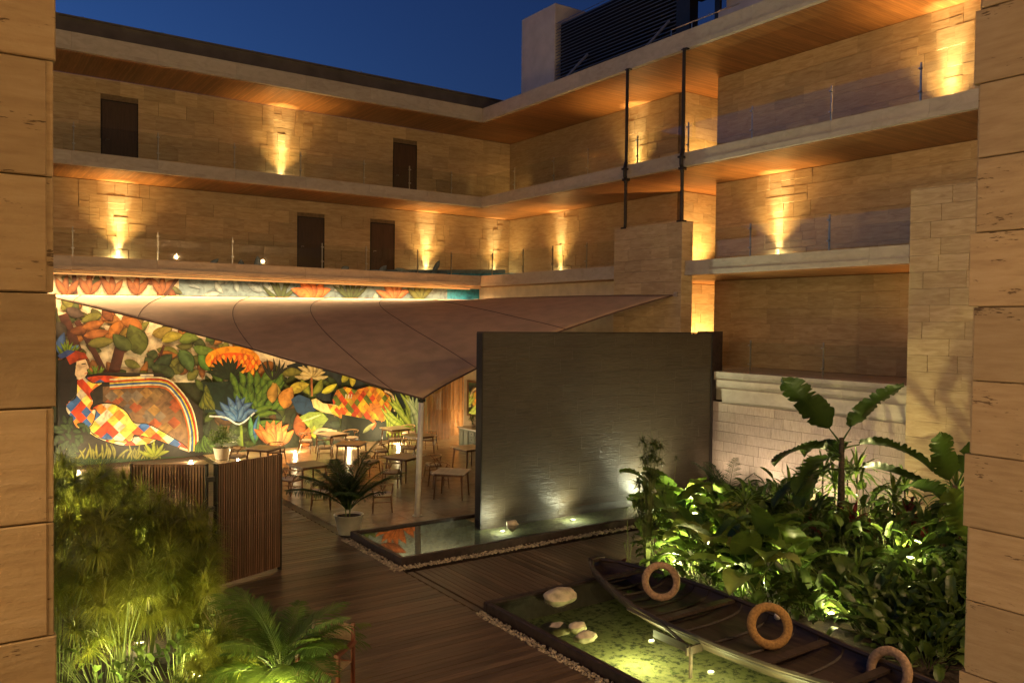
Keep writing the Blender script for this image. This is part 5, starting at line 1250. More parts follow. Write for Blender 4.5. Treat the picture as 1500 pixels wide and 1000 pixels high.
('p',[(-3.94,1.75),(-3.8,1.57),(-3.94,1.41),(-4.08,1.59)],(.72,.3,.04),.14),
('p',[(-6.22,1.39),(-6.31,1.44),(-6.32,1.45),(-6.34,1.57),(-6.25,1.69),(-6.12,1.51)],(.15,.2,.03),.14),
('p',[(-5.99,1.67),(-5.85,1.5),(-5.99,1.34),(-6.12,1.51)],(.65,.45,.05),.14),
('p',[(-5.72,1.66),(-5.59,1.49),(-5.72,1.33),(-5.85,1.5)],(.15,.2,.03),.14),
('p',[(-5.46,1.65),(-5.32,1.47),(-5.45,1.31),(-5.59,1.49)],(.6,.1,.03),.14),
('p',[(-5.19,1.64),(-5.05,1.46),(-5.18,1.3),(-5.32,1.47)],(.65,.45,.05),.14),
('p',[(-4.91,1.62),(-4.77,1.45),(-4.91,1.29),(-5.05,1.46)],(.72,.3,.04),.14),
('p',[(-4.64,1.61),(-4.5,1.43),(-4.63,1.27),(-4.77,1.45)],(.6,.1,.03),.14),
('p',[(-4.36,1.6),(-4.22,1.42),(-4.36,1.26),(-4.5,1.43)],(.5,.2,.03),.14),
('p',[(-4.08,1.59),(-3.94,1.41),(-4.08,1.24),(-4.22,1.42)],(.6,.1,.03),.14),
('p',[(-3.8,1.57),(-3.79,1.56),(-3.75,1.37),(-3.81,1.24),(-3.94,1.41)],(.65,.45,.05),.14),
('p',[(-6.03,1.29),(-6.22,1.39),(-6.12,1.51),(-5.99,1.34)],(.72,.3,.04),.14),
('p',[(-5.85,1.5),(-5.72,1.33),(-5.85,1.17),(-5.99,1.34)],(.6,.1,.03),.14),
('p',[(-5.59,1.49),(-5.45,1.31),(-5.59,1.15),(-5.72,1.33)],(.15,.2,.03),.14),
('p',[(-5.32,1.47),(-5.18,1.3),(-5.32,1.14),(-5.45,1.31)],(.6,.1,.03),.14),
('p',[(-5.05,1.46),(-4.91,1.29),(-5.05,1.12),(-5.18,1.3)],(.65,.45,.05),.14),
('p',[(-4.77,1.45),(-4.63,1.27),(-4.77,1.11),(-4.91,1.29)],(.72,.3,.04),.14),
('p',[(-4.5,1.43),(-4.36,1.26),(-4.49,1.09),(-4.63,1.27)],(.65,.45,.05),.14),
('p',[(-4.22,1.42),(-4.08,1.24),(-4.22,1.08),(-4.36,1.26)],(.15,.2,.03),.14),
('p',[(-3.94,1.41),(-3.81,1.24),(-3.83,1.18),(-3.93,1.06),(-4.08,1.24)],(.72,.3,.04),.14),
('p',[(-5.86,1.15),(-5.97,1.26),(-6.03,1.29),(-5.99,1.34),(-5.85,1.17)],(.5,.2,.03),.14),
('p',[(-5.7,1.01),(-5.73,1.02),(-5.76,1.05),(-5.85,1.17),(-5.72,1.33),(-5.59,1.15)],(.72,.3,.04),.14),
('p',[(-5.45,1.31),(-5.32,1.14),(-5.45,.98),(-5.59,1.15)],(.6,.1,.03),.14),
('p',[(-5.18,1.3),(-5.05,1.12),(-5.18,.96),(-5.32,1.14)],(.5,.2,.03),.14),
('p',[(-4.91,1.29),(-4.77,1.11),(-4.91,.95),(-5.05,1.12)],(.6,.1,.03),.14),
('p',[(-4.63,1.27),(-4.49,1.09),(-4.63,.93),(-4.77,1.11)],(.65,.45,.05),.14),
('p',[(-4.36,1.26),(-4.22,1.08),(-4.35,.92),(-4.49,1.09)],(.72,.3,.04),.14),
('p',[(-4.08,1.24),(-3.93,1.06),(-4.07,.9),(-4.22,1.08)],(.65,.45,.05),.14),
('p',[(-3.83,1.18),(-3.9,1.03),(-3.91,1.03),(-3.93,1.06)],(.5,.2,.03),.14),
('p',[(-5.76,1.05),(-5.86,1.15),(-5.85,1.17)],(.65,.45,.05),.14),
('p',[(-5.5,.92),(-5.7,1.01),(-5.59,1.15),(-5.45,.98)],(.15,.2,.03),.14),
('p',[(-5.32,1.14),(-5.18,.96),(-5.27,.85),(-5.36,.86),(-5.45,.98)],(.65,.45,.05),.14),
('p',[(-5.05,1.12),(-4.91,.95),(-5.01,.82),(-5.08,.83),(-5.18,.96)],(.15,.2,.03),.14),
('p',[(-4.77,1.11),(-4.63,.93),(-4.73,.81),(-4.77,.8),(-4.79,.8),(-4.91,.95)],(.6,.1,.03),.14),
('p',[(-4.49,1.09),(-4.35,.92),(-4.41,.85),(-4.52,.9),(-4.59,.87),(-4.63,.93)],(.65,.45,.05),.14),
('p',[(-4.22,1.08),(-4.07,.9),(-4.18,.77),(-4.27,.8),(-4.35,.92)],(.72,.3,.04),.14),
('p',[(-3.93,1.06),(-3.91,1.03),(-4.05,.87),(-4.07,.9)],(.65,.45,.05),.14),
('p',[(-5.36,.86),(-5.37,.86),(-5.5,.92),(-5.45,.98)],(.65,.45,.05),.14),
('p',[(-5.18,.96),(-5.08,.83),(-5.27,.85)],(.72,.3,.04),.14),
('p',[(-4.91,.95),(-4.79,.8),(-5.01,.82)],(.65,.45,.05),.14),
('p',[(-4.63,.93),(-4.59,.87),(-4.73,.81)],(.15,.2,.03),.14),
('p',[(-4.35,.92),(-4.27,.8),(-4.41,.85)],(.72,.3,.04),.14),
('p',[(-4.07,.9),(-4.05,.87),(-4.15,.76),(-4.18,.77)],(.65,.45,.05),.14),
('p',[(-7.27,1.84),(-7.07,1.89),(-6.78,1.68),(-6.26,1.6),(-5.97,1.42),(-6.03,1.15),(-6.38,1.22),(-6.84,1.33),(-7.18,1.54)],(.8,.7,.35),.1),
('p',[(-6.61,1.65),(-6.53,1.62),(-6.57,1.57)],(.7,.12,.03),.14),
('p',[(-6.49,1.62),(-6.35,1.58),(-6.41,1.51)],(.6,.25,.04),.14),
('p',[(-6.24,1.55),(-6.18,1.53),(-6.21,1.5)],(.7,.12,.03),.14),
('p',[(-6.53,1.62),(-6.49,1.62),(-6.41,1.51),(-6.5,1.41),(-6.57,1.57)],(.6,.25,.04),.14),
('p',[(-6.35,1.58),(-6.24,1.55),(-6.21,1.5),(-6.31,1.39),(-6.41,1.51)],(.75,.6,.1),.14),
('p',[(-6.18,1.53),(-6.01,1.49),(-6.1,1.38),(-6.21,1.5)],(.75,.6,.1),.14),
('p',[(-5.99,1.48),(-5.97,1.48),(-5.86,1.41),(-5.9,1.36)],(.6,.25,.04),.14),
('p',[(-6.41,1.51),(-6.31,1.39),(-6.41,1.27),(-6.46,1.34),(-6.5,1.41)],(.75,.6,.1),.14),
('p',[(-6.21,1.5),(-6.1,1.38),(-6.2,1.26),(-6.31,1.39)],(.7,.12,.03),.14),
('p',[(-6.01,1.49),(-5.99,1.48),(-5.9,1.36),(-6.0,1.25),(-6.1,1.38)],(.7,.12,.03),.14),
('p',[(-5.86,1.41),(-5.72,1.32),(-5.79,1.23),(-5.9,1.36)],(.6,.25,.04),.14),
('p',[(-6.31,1.39),(-6.2,1.26),(-6.27,1.18),(-6.4,1.26),(-6.41,1.27)],(.75,.6,.1),.14),
('p',[(-6.1,1.38),(-6.0,1.25),(-6.1,1.13),(-6.2,1.26)],(.7,.12,.03),.14),
('p',[(-5.9,1.36),(-5.79,1.23),(-5.9,1.11),(-6.0,1.25)],(.7,.12,.03),.14),
('p',[(-5.72,1.32),(-5.59,1.23),(-5.59,1.22),(-5.69,1.1),(-5.79,1.23)],(.75,.6,.1),.14),
('p',[(-6.2,1.26),(-6.1,1.13),(-6.13,1.1),(-6.27,1.18)],(.75,.6,.1),.14),
('p',[(-6.0,1.25),(-5.9,1.11),(-5.97,1.03),(-6.03,1.04),(-6.04,1.04),(-6.1,1.13)],(.6,.25,.04),.14),
('p',[(-5.79,1.23),(-5.69,1.1),(-5.78,.99),(-5.8,1.0),(-5.9,1.11)],(.75,.6,.1),.14),
('p',[(-5.59,1.22),(-5.56,1.19),(-5.61,1.0),(-5.69,1.1)],(.75,.6,.1),.14),
('p',[(-6.1,1.13),(-6.04,1.04),(-6.13,1.1)],(.7,.12,.03),.14),
('p',[(-5.9,1.11),(-5.8,1.0),(-5.97,1.03)],(.6,.25,.04),.14),
('p',[(-5.69,1.1),(-5.61,1.0),(-5.61,.96),(-5.78,.99)],(.6,.25,.04),.14),
('p',[(-5.97,1.2),(-5.07,.98),(-3.68,.73),(-3.77,.11),(-5.37,-.01),(-6.02,.54)],(.03,.04,.02),.02),
('p',[(-4.78,1.59),(-4.28,1.51),(-4.09,1.1),(-4.21,.76),(-4.46,1.12),(-4.74,1.3)],(.6,.25,.06),.1),
('s',[(-4.77,.97),(-4.52,.73),(-4.67,.51)],.12,(.6,.2,.05)),
('l',(-5.07,.37),(-4.51,.77),.18,(.4,.45,.2),(.73,.82,.39),.0),
('s',[(-4.1,2.07),(-3.72,1.83),(-3.62,1.19)],.08,(.75,.6,.4)),
('s',[(-6.2,.5),(-6.83,.65),(-7.17,.51)],.12,(.75,.65,.4)),
('s',[(-5.83,1.83),(-5.8,2.0)],.05,(.8,.76,.66)),
('s',[(-5.71,1.83),(-5.68,1.99)],.05,(.8,.76,.66)),
('s',[(-5.59,1.82),(-5.56,1.99)],.05,(.8,.76,.66)),
('l',(-3.99,.12),(-4.03,.98),.16,(.22,.33,.04),(.7,.75,.18),.0),
('l',(-3.83,.11),(-3.86,1.03),.15,(.22,.33,.04),(.7,.75,.18),.0),
('l',(-3.67,.1),(-3.68,1.08),.16,(.22,.33,.04),(.7,.75,.18),.0),
('l',(-3.51,.09),(-3.5,1.13),.16,(.22,.33,.04),(.7,.75,.18),.0),
('l',(-3.35,.08),(-3.32,1.17),.16,(.22,.33,.04),(.7,.75,.18),.0),
('l',(-3.19,.06),(-3.14,1.1),.16,(.22,.33,.04),(.7,.75,.18),.0),
('l',(-3.03,.05),(-2.96,1.04),.16,(.22,.33,.04),(.7,.75,.18),.0),
('l',(-2.87,.04),(-2.79,.97),.16,(.22,.33,.04),(.7,.75,.18),.0),
('l',(-2.71,.03),(-2.61,.9),.16,(.22,.33,.04),(.7,.75,.18),.0),
('l',(-2.74,.33),(-2.96,2.08),.26,(.2,.3,.04),(.75,.8,.25),.0),
('l',(-2.74,.33),(-3.2,2.05),.26,(.2,.3,.04),(.75,.8,.25),.0),
('l',(-2.74,.33),(-3.42,2.0),.25,(.2,.3,.04),(.75,.8,.25),.0),
('l',(-2.74,.33),(-3.63,1.92),.25,(.2,.3,.04),(.75,.8,.25),.0),
('l',(-2.74,.33),(-3.83,1.82),.24,(.2,.3,.04),(.75,.8,.25),.0),
('l',(-2.74,.33),(-4.01,1.7),.24,(.2,.3,.04),(.75,.8,.25),.0),
('l',(-2.74,.33),(-4.18,1.57),.23,(.2,.3,.04),(.75,.8,.25),.0),
('l',(-2.74,.33),(-4.32,1.41),.23,(.2,.3,.04),(.75,.8,.25),.0),
('l',(-2.48,.01),(-2.14,1.79),.28,(.3,.42,.25),(.8,.85,.6),.0),
('l',(-2.48,.01),(-2.35,1.82),.26,(.3,.42,.25),(.8,.85,.6),.0),
('l',(-2.48,.01),(-2.56,1.84),.26,(.3,.42,.25),(.8,.85,.6),.0),
('l',(-2.48,.01),(-2.78,1.83),.26,(.3,.42,.25),(.8,.85,.6),.0),
('l',(-2.48,.01),(-2.98,1.8),.26,(.3,.42,.25),(.8,.85,.6),.0),
('l',(-2.48,.01),(-3.18,1.75),.25,(.3,.42,.25),(.8,.85,.6),.0),
('l',(-1.94,-.26),(-2.1,1.58),.34,(.1,.25,.15),(.35,.55,.4),.0),
('p',[(-16.06,2.89),(-14.7,3.11),(-12.81,3.04),(-11.4,1.65),(-11.39,-.06),(-16.06,.33)],(.05,.04,.03),.2),
('p',[(-14.7,2.62),(-12.76,2.65),(-12.02,1.93),(-11.73,.67),(-11.87,.13),(-13.62,.99),(-14.7,2.1)],(.26,.16,.09),.3),
('p',[(-13.23,1.74),(-13.01,1.51),(-13.23,1.3),(-13.46,1.54)],(.25,.2,.16),.15),
('p',[(-13.77,1.4),(-13.55,1.17),(-13.77,.97),(-13.99,1.2)],(.25,.2,.16),.15),
('p',[(-12.32,2.21),(-12.09,1.97),(-12.32,1.76),(-12.55,1.99)],(.38,.12,.05),.15),
('p',[(-13.92,2.02),(-13.7,1.79),(-13.92,1.59),(-14.13,1.81)],(.16,.13,.12),.15),
('p',[(-14.36,1.7),(-14.14,1.47),(-14.36,1.27),(-14.57,1.5)],(.38,.12,.05),.15),
('p',[(-12.98,2.52),(-12.75,2.29),(-12.98,2.08),(-13.21,2.31)],(.3,.2,.1),.15),
('p',[(-13.17,1.88),(-12.94,1.65),(-13.16,1.45),(-13.39,1.68)],(.25,.2,.16),.15),
('p',[(-12.38,1.42),(-12.14,1.18),(-12.38,.98),(-12.61,1.21)],(.42,.26,.1),.15),
('p',[(-13.02,1.47),(-12.79,1.23),(-13.02,1.03),(-13.24,1.26)],(.38,.12,.05),.15),
('p',[(-12.88,1.73),(-12.65,1.49),(-12.88,1.29),(-13.1,1.52)],(.25,.2,.16),.15),
('p',[(-14.23,2.4),(-14.01,2.18),(-14.23,1.97),(-14.44,2.19)],(.38,.12,.05),.15),
('p',[(-13.05,1.94),(-12.83,1.71),(-13.05,1.51),(-13.28,1.74)],(.42,.26,.1),.15),
('p',[(-12.34,2.02),(-12.1,1.79),(-12.34,1.58),(-12.57,1.81)],(.38,.12,.05),.15),
('p',[(-13.66,2.08),(-13.44,1.85),(-13.66,1.65),(-13.88,1.87)],(.38,.12,.05),.15),
('p',[(-14.32,1.31),(-14.1,1.08),(-14.32,.88),(-14.53,1.11)],(.25,.2,.16),.15),
('p',[(-14.47,2.25),(-14.25,2.02),(-14.47,1.82),(-14.68,2.04)],(.38,.12,.05),.15),
('p',[(-14.21,1.42),(-13.99,1.2),(-14.21,1.0),(-14.43,1.22)],(.3,.2,.1),.15),
('p',[(-14.24,2.59),(-14.03,2.37),(-14.24,2.16),(-14.46,2.38)],(.42,.26,.1),.15),
('p',[(-13.6,2.37),(-13.38,2.15),(-13.6,1.94),(-13.82,2.17)],(.3,.2,.1),.15),
('p',[(-14.18,1.75),(-13.96,1.52),(-14.18,1.32),(-14.39,1.55)],(.25,.2,.16),.15),
('p',[(-13.07,2.37),(-12.84,2.14),(-13.07,1.93),(-13.29,2.16)],(.3,.2,.1),.15),
('p',[(-12.39,1.47),(-12.16,1.23),(-12.39,1.02),(-12.62,1.26)],(.38,.12,.05),.15),
('p',[(-13.89,1.52),(-13.67,1.3),(-13.89,1.09),(-14.11,1.32)],(.38,.12,.05),.15),
('p',[(-14.29,1.38),(-14.08,1.15),(-14.29,.95),(-14.51,1.18)],(.42,.26,.1),.15),
('p',[(-12.67,1.28),(-12.43,1.04),(-12.66,.84),(-12.89,1.07)],(.42,.26,.1),.15),
('p',[(-13.93,2.47),(-13.71,2.25),(-13.93,2.04),(-14.15,2.27)],(.25,.2,.16),.15),
('p',[(-14.43,2.49),(-14.21,2.27),(-14.43,2.07),(-14.64,2.29)],(.25,.2,.16),.15),
('p',[(-13.32,2.57),(-13.1,2.35),(-13.32,2.14),(-13.55,2.36)],(.42,.26,.1),.15),
('p',[(-13.63,2.47),(-13.41,2.25),(-13.63,2.04),(-13.85,2.27)],(.25,.2,.16),.15),
('p',[(-14.48,1.82),(-14.27,1.6),(-14.48,1.4),(-14.69,1.62)],(.38,.12,.05),.15),
('p',[(-16.06,3.49),(-15.74,3.71),(-15.41,3.66),(-15.24,3.36),(-15.37,2.96),(-15.49,2.44),(-15.57,1.86),(-15.78,1.3),(-16.02,1.24)],(.03,.03,.03),.02),
('p',[(-15.53,3.45),(-15.35,3.5),(-15.18,3.28),(-15.22,3.17),(-15.18,3.05),(-15.29,2.92),(-15.49,2.9)],(.72,.62,.45),.1),
('p',[(-15.88,3.37),(-15.65,3.71),(-15.37,3.64),(-15.29,3.47),(-15.57,3.34),(-15.74,3.14)],(.35,.07,.02),.1),
('s',[(-15.35,3.26),(-15.22,3.29)],.03,(.02,.03,.02)),
('s',[(-15.31,3.03),(-15.2,3.05)],.03,(.5,.06,.03)),
('p',[(-15.29,1.34),(-14.7,1.07),(-14.06,.83),(-13.3,.83),(-12.99,.66),(-13.3,.54),(-14.06,.54),(-14.7,.78),(-15.12,1.05)],(.7,.6,.4),.05),
('p',[(-15.29,1.34),(-15.16,1.28),(-15.22,1.23)],(.8,.6,.12),.14),
('p',[(-14.97,1.19),(-14.92,1.16),(-14.93,1.15)],(.82,.66,.2),.14),
('p',[(-15.16,1.28),(-14.97,1.19),(-14.93,1.15),(-15.08,1.02),(-15.12,1.05),(-15.22,1.23)],(.75,.66,.5),.14),
('p',[(-14.92,1.16),(-14.7,1.07),(-14.66,1.05),(-14.75,.97),(-14.93,1.15)],(.78,.3,.06),.14),
('p',[(-14.93,1.15),(-14.75,.97),(-14.86,.88),(-15.08,1.02)],(.82,.66,.2),.14),
('p',[(-14.66,1.05),(-14.4,.95),(-14.39,.95),(-14.57,.8),(-14.75,.97)],(.62,.1,.03),.14),
('p',[(-14.39,.95),(-14.11,.85),(-14.21,.77),(-14.39,.95)],(.78,.3,.06),.14),
('p',[(-13.93,.83),(-13.73,.83),(-13.84,.74)],(.07,.17,.42),.14),
('p',[(-13.58,.83),(-13.33,.83),(-13.46,.72)],(.62,.1,.03),.14),
('p',[(-14.75,.97),(-14.57,.8),(-14.62,.75),(-14.7,.78),(-14.86,.88)],(.75,.66,.5),.14),
('p',[(-14.39,.95),(-14.21,.77),(-14.35,.65),(-14.47,.7),(-14.57,.8)],(.8,.6,.12),.14),
('p',[(-14.11,.85),(-14.06,.83),(-13.93,.83),(-13.84,.74),(-14.02,.59),(-14.21,.77)],(.82,.66,.2),.14),
('p',[(-13.73,.83),(-13.58,.83),(-13.46,.72),(-13.65,.56),(-13.84,.74)],(.75,.66,.5),.14),
('p',[(-13.33,.83),(-13.3,.83),(-13.12,.73),(-13.08,.69),(-13.23,.56),(-13.28,.54),(-13.46,.72)],(.78,.3,.06),.14),
('p',[(-13.07,.7),(-12.99,.66),(-13.03,.64),(-13.08,.69)],(.8,.6,.12),.14),
('p',[(-14.57,.8),(-14.47,.7),(-14.62,.75)],(.62,.1,.03),.14),
('p',[(-14.21,.77),(-14.02,.59),(-14.07,.55),(-14.35,.65)],(.75,.66,.5),.14),
('p',[(-13.84,.74),(-13.65,.56),(-13.68,.54),(-13.98,.54),(-14.02,.59)],(.62,.09,.03),.14),
('p',[(-13.46,.72),(-13.28,.54),(-13.3,.54),(-13.63,.54),(-13.65,.56)],(.82,.66,.2),.14),
('p',[(-13.08,.69),(-13.03,.64),(-13.23,.56)],(.75,.66,.5),.14),
('p',[(-14.02,.59),(-13.98,.54),(-14.06,.54),(-14.07,.55)],(.07,.17,.42),.14),
('p',[(-13.65,.56),(-13.63,.54),(-13.68,.54)],(.82,.66,.2),.14),
('s',[(-15.29,1.34),(-14.7,1.07),(-14.06,.83),(-13.3,.83),(-12.99,.66),(-13.3,.54),(-14.06,.54),(-14.7,.78),(-15.12,1.05),(-15.29,1.34)],.03,(.03,.02,.01)),
('p',[(-15.08,1.79),(-14.95,1.97),(-14.66,2.05),(-14.32,1.99),(-13.97,1.73),(-13.71,1.33),(-13.3,1.26),(-12.9,1.04),(-12.44,.72),(-12.06,.44),(-11.92,.28),(-12.06,.27),(-12.44,.42),(-12.81,.6),(-13.26,.78),(-13.7,.9),(-13.84,.67),(-14.7,.83),(-15.16,1.19),(-15.33,1.43)],(.7,.6,.4),.05),
('p',[(-14.99,1.91),(-14.95,1.97),(-14.81,2.01),(-14.95,1.87)],(.62,.1,.03),.14),
('p',[(-14.74,2.03),(-14.66,2.05),(-14.41,2.01),(-14.57,1.85)],(.75,.66,.5),.14),
('p',[(-14.34,1.99),(-14.32,1.99),(-14.15,1.86),(-14.19,1.83)],(.8,.6,.12),.14),
('p',[(-15.08,1.79),(-14.99,1.91),(-14.95,1.87),(-15.14,1.68),(-15.15,1.69)],(.62,.1,.03),.14),
('p',[(-14.81,2.01),(-14.74,2.03),(-14.57,1.85),(-14.76,1.66),(-14.95,1.87)],(.78,.3,.06),.14),
('p',[(-14.41,2.01),(-14.34,1.99),(-14.19,1.83),(-14.38,1.64),(-14.57,1.85)],(.8,.6,.12),.14),
('p',[(-14.15,1.86),(-13.97,1.73),(-13.93,1.67),(-13.99,1.61),(-14.19,1.83)],(.82,.66,.2),.14),
('p',[(-15.19,1.62),(-15.15,1.69),(-15.14,1.68)],(.62,.09,.03),.14),
('p',[(-14.95,1.87),(-14.76,1.66),(-14.95,1.47),(-15.14,1.68)],(.07,.17,.42),.14),
('p',[(-14.57,1.85),(-14.38,1.64),(-14.57,1.45),(-14.76,1.66)],(.75,.66,.5),.14),
('p',[(-14.19,1.83),(-13.99,1.61),(-14.19,1.42),(-14.38,1.64)],(.78,.3,.06),.14),
('p',[(-13.93,1.67),(-13.77,1.43),(-13.79,1.4),(-13.99,1.61)],(.8,.6,.12),.14),
('p',[(-15.31,1.46),(-15.19,1.62),(-15.14,1.68),(-14.95,1.47),(-15.14,1.28)],(.82,.66,.2),.14),
('p',[(-14.76,1.66),(-14.57,1.45),(-14.76,1.26),(-14.95,1.47)],(.75,.66,.5),.14),
('p',[(-14.38,1.64),(-14.19,1.42),(-14.38,1.23),(-14.57,1.45)],(.8,.6,.12),.14),
('p',[(-13.99,1.61),(-13.79,1.4),(-13.99,1.21),(-14.19,1.42)],(.82,.66,.2),.14),
('p',[(-13.77,1.43),(-13.71,1.33),(-13.48,1.29),(-13.59,1.18),(-13.79,1.4)],(.75,.66,.5),.14),
('p',[(-13.27,1.24),(-13.16,1.19),(-13.19,1.16)],(.62,.09,.03),.14),
('p',[(-15.19,1.23),(-15.33,1.43),(-15.31,1.46),(-15.14,1.28)],(.78,.3,.06),.14),
('p',[(-14.95,1.47),(-14.76,1.26),(-14.95,1.07),(-15.14,1.28)],(.8,.6,.12),.14),
('p',[(-14.57,1.45),(-14.38,1.23),(-14.57,1.04),(-14.76,1.26)],(.62,.1,.03),.14),
('p',[(-14.19,1.42),(-13.99,1.21),(-14.19,1.02),(-14.38,1.23)],(.75,.66,.5),.14),
('p',[(-13.79,1.4),(-13.59,1.18),(-13.79,.99),(-13.99,1.21)],(.8,.6,.12),.14),
('p',[(-13.48,1.29),(-13.3,1.26),(-13.27,1.24),(-13.19,1.16),(-13.39,.97),(-13.59,1.18)],(.07,.17,.42),.14),
('p',[(-13.16,1.19),(-12.9,1.04),(-12.89,1.03),(-12.99,.94),(-13.19,1.16)],(.75,.66,.5),.14),
('p',[(-14.98,1.05),(-15.16,1.19),(-15.19,1.23),(-15.14,1.28),(-14.95,1.07)],(.82,.66,.2),.14),
('p',[(-14.75,.87),(-14.83,.93),(-14.95,1.07),(-14.76,1.26),(-14.57,1.04)],(.62,.1,.03),.14),
('p',[(-14.38,1.23),(-14.19,1.02),(-14.38,.83),(-14.57,1.04)],(.62,.09,.03),.14),
('p',[(-13.99,1.21),(-13.79,.99),(-13.99,.8),(-14.19,1.02)],(.8,.6,.12),.14),
('p',[(-13.59,1.18),(-13.39,.97),(-13.52,.85),(-13.7,.9),(-13.71,.9),(-13.79,.99)],(.62,.1,.03),.14),
('p',[(-13.19,1.16),(-12.99,.94),(-13.19,.75),(-13.2,.75),(-13.39,.97)],(.78,.3,.06),.14),
('p',[(-12.89,1.03),(-12.63,.86),(-12.78,.72),(-12.99,.94)],(.8,.6,.12),.14),
('p',[(-14.83,.93),(-14.98,1.05),(-14.95,1.07)],(.62,.09,.03),.14),
('p',[(-14.43,.78),(-14.7,.83),(-14.75,.87),(-14.57,1.04),(-14.38,.83)],(.07,.17,.42),.14),
('p',[(-14.19,1.02),(-13.99,.8),(-14.08,.72),(-14.32,.76),(-14.38,.83)],(.75,.66,.5),.14),
('p',[(-13.79,.99),(-13.71,.9),(-13.84,.67),(-13.88,.68),(-13.99,.8)],(.78,.3,.06),.14),
('p',[(-13.39,.97),(-13.2,.75),(-13.26,.78),(-13.52,.85)],(.8,.6,.12),.14),
('p',[(-12.99,.94),(-12.78,.72),(-12.88,.63),(-13.19,.75)],(.62,.1,.03),.14),
('p',[(-12.63,.86),(-12.44,.72),(-12.38,.68),(-12.58,.49),(-12.78,.72)],(.75,.66,.5),.14),
('p',[(-12.3,.62),(-12.13,.49),(-12.16,.46)],(.62,.09,.03),.14),
('p',[(-14.32,.76),(-14.43,.78),(-14.38,.83)],(.78,.3,.06),.14),
('p',[(-13.99,.8),(-13.88,.68),(-14.08,.72)],(.62,.09,.03),.14),
('p',[(-12.78,.72),(-12.58,.49),(-12.58,.49),(-12.81,.6),(-12.88,.63)],(.78,.3,.06),.14),
('p',[(-12.38,.68),(-12.3,.62),(-12.16,.46),(-12.27,.35),(-12.44,.42),(-12.57,.48),(-12.58,.49)],(.07,.17,.42),.14),
('p',[(-12.13,.49),(-12.06,.44),(-11.92,.28),(-11.98,.28),(-12.16,.46)],(.62,.1,.03),.14),
('p',[(-12.16,.46),(-11.98,.28),(-12.06,.27),(-12.27,.35)],(.62,.09,.03),.14),
('s',[(-15.08,1.79),(-14.95,1.97),(-14.66,2.05),(-14.32,1.99),(-13.97,1.73),(-13.71,1.33),(-13.3,1.26),(-12.9,1.04),(-12.44,.72),(-12.06,.44),(-11.92,.28),(-12.06,.27),(-12.44,.42),(-12.81,.6),(-13.26,.78),(-13.7,.9),(-13.84,.67),(-14.7,.83),(-15.16,1.19),(-15.33,1.43),(-15.08,1.79)],.03,(.03,.02,.01)),
('p',[(-15.49,2.88),(-15.24,2.96),(-14.91,2.95),(-14.7,2.76),(-14.91,2.58),(-15.08,2.4),(-14.99,2.11),(-15.08,1.88),(-14.91,1.83),(-15.0,1.41),(-15.16,1.24),(-15.49,1.26),(-15.66,1.59),(-15.82,1.88),(-15.78,2.15),(-15.53,2.28)],(.7,.6,.4),.05),
('p',[(-15.49,2.88),(-15.4,2.91),(-15.5,2.79)],(.62,.1,.03),.14),
('p',[(-15.33,2.93),(-15.24,2.96),(-15.05,2.96),(-15.05,2.96),(-15.2,2.76)],(.75,.66,.5),.14),
('p',[(-15.05,2.96),(-14.91,2.95),(-14.81,2.86),(-14.89,2.75)],(.62,.09,.03),.14),
('p',[(-15.4,2.91),(-15.33,2.93),(-15.2,2.76),(-15.36,2.57),(-15.5,2.76),(-15.5,2.79)],(.62,.09,.03),.14),
('p',[(-15.05,2.96),(-15.05,2.96),(-14.89,2.75),(-15.05,2.56),(-15.2,2.76)],(.8,.6,.12),.14),
('p',[(-14.81,2.86),(-14.7,2.76),(-14.82,2.66),(-14.89,2.75)],(.82,.66,.2),.14),
('p',[(-15.52,2.4),(-15.5,2.76),(-15.36,2.57),(-15.51,2.38)],(.82,.66,.2),.14),
('p',[(-15.2,2.76),(-15.05,2.56),(-15.2,2.37),(-15.36,2.57)],(.62,.1,.03),.14),
('p',[(-14.89,2.75),(-14.82,2.66),(-14.91,2.58),(-14.99,2.49),(-15.05,2.56)],(.78,.3,.06),.14),
('p',[(-15.68,2.2),(-15.64,2.22),(-15.53,2.36),(-15.52,2.4),(-15.51,2.38),(-15.67,2.19)],(.82,.66,.2),.14),
('p',[(-15.36,2.57),(-15.2,2.37),(-15.36,2.18),(-15.51,2.38)],(.75,.66,.5),.14),
('p',[(-15.05,2.56),(-14.99,2.49),(-15.08,2.4),(-15.02,2.2),(-15.05,2.16),(-15.2,2.37)],(.62,.09,.03),.14),
('p',[(-15.8,2.03),(-15.78,2.15),(-15.68,2.2),(-15.67,2.19)],(.78,.3,.06),.14),
('p',[(-15.64,2.22),(-15.53,2.28),(-15.53,2.36),(-15.51,2.38),(-15.36,2.18),(-15.51,1.99),(-15.67,2.19)],(.07,.17,.42),.14),
('p',[(-15.2,2.37),(-15.05,2.16),(-15.2,1.97),(-15.36,2.18)],(.82,.66,.2),.14),
('p',[(-15.02,2.2),(-14.99,2.11),(-15.0,2.1),(-15.05,2.16)],(.75,.66,.5),.14),
('p',[(-15.8,1.98),(-15.8,2.03),(-15.67,2.19),(-15.51,1.99),(-15.67,1.8)],(.07,.17,.42),.14),
('p',[(-15.36,2.18),(-15.2,1.97),(-15.36,1.78),(-15.51,1.99)],(.62,.1,.03),.14),
('p',[(-15.0,2.1),(-15.08,1.88),(-14.98,1.85),(-15.05,1.77),(-15.2,1.97),(-15.05,2.16)],(.78,.3,.06),.14),
('p',[(-15.73,1.72),(-15.82,1.88),(-15.8,1.98),(-15.67,1.8)],(.75,.66,.5),.14),
('p',[(-15.51,1.99),(-15.36,1.78),(-15.51,1.59),(-15.67,1.8)],(.62,.09,.03),.14),
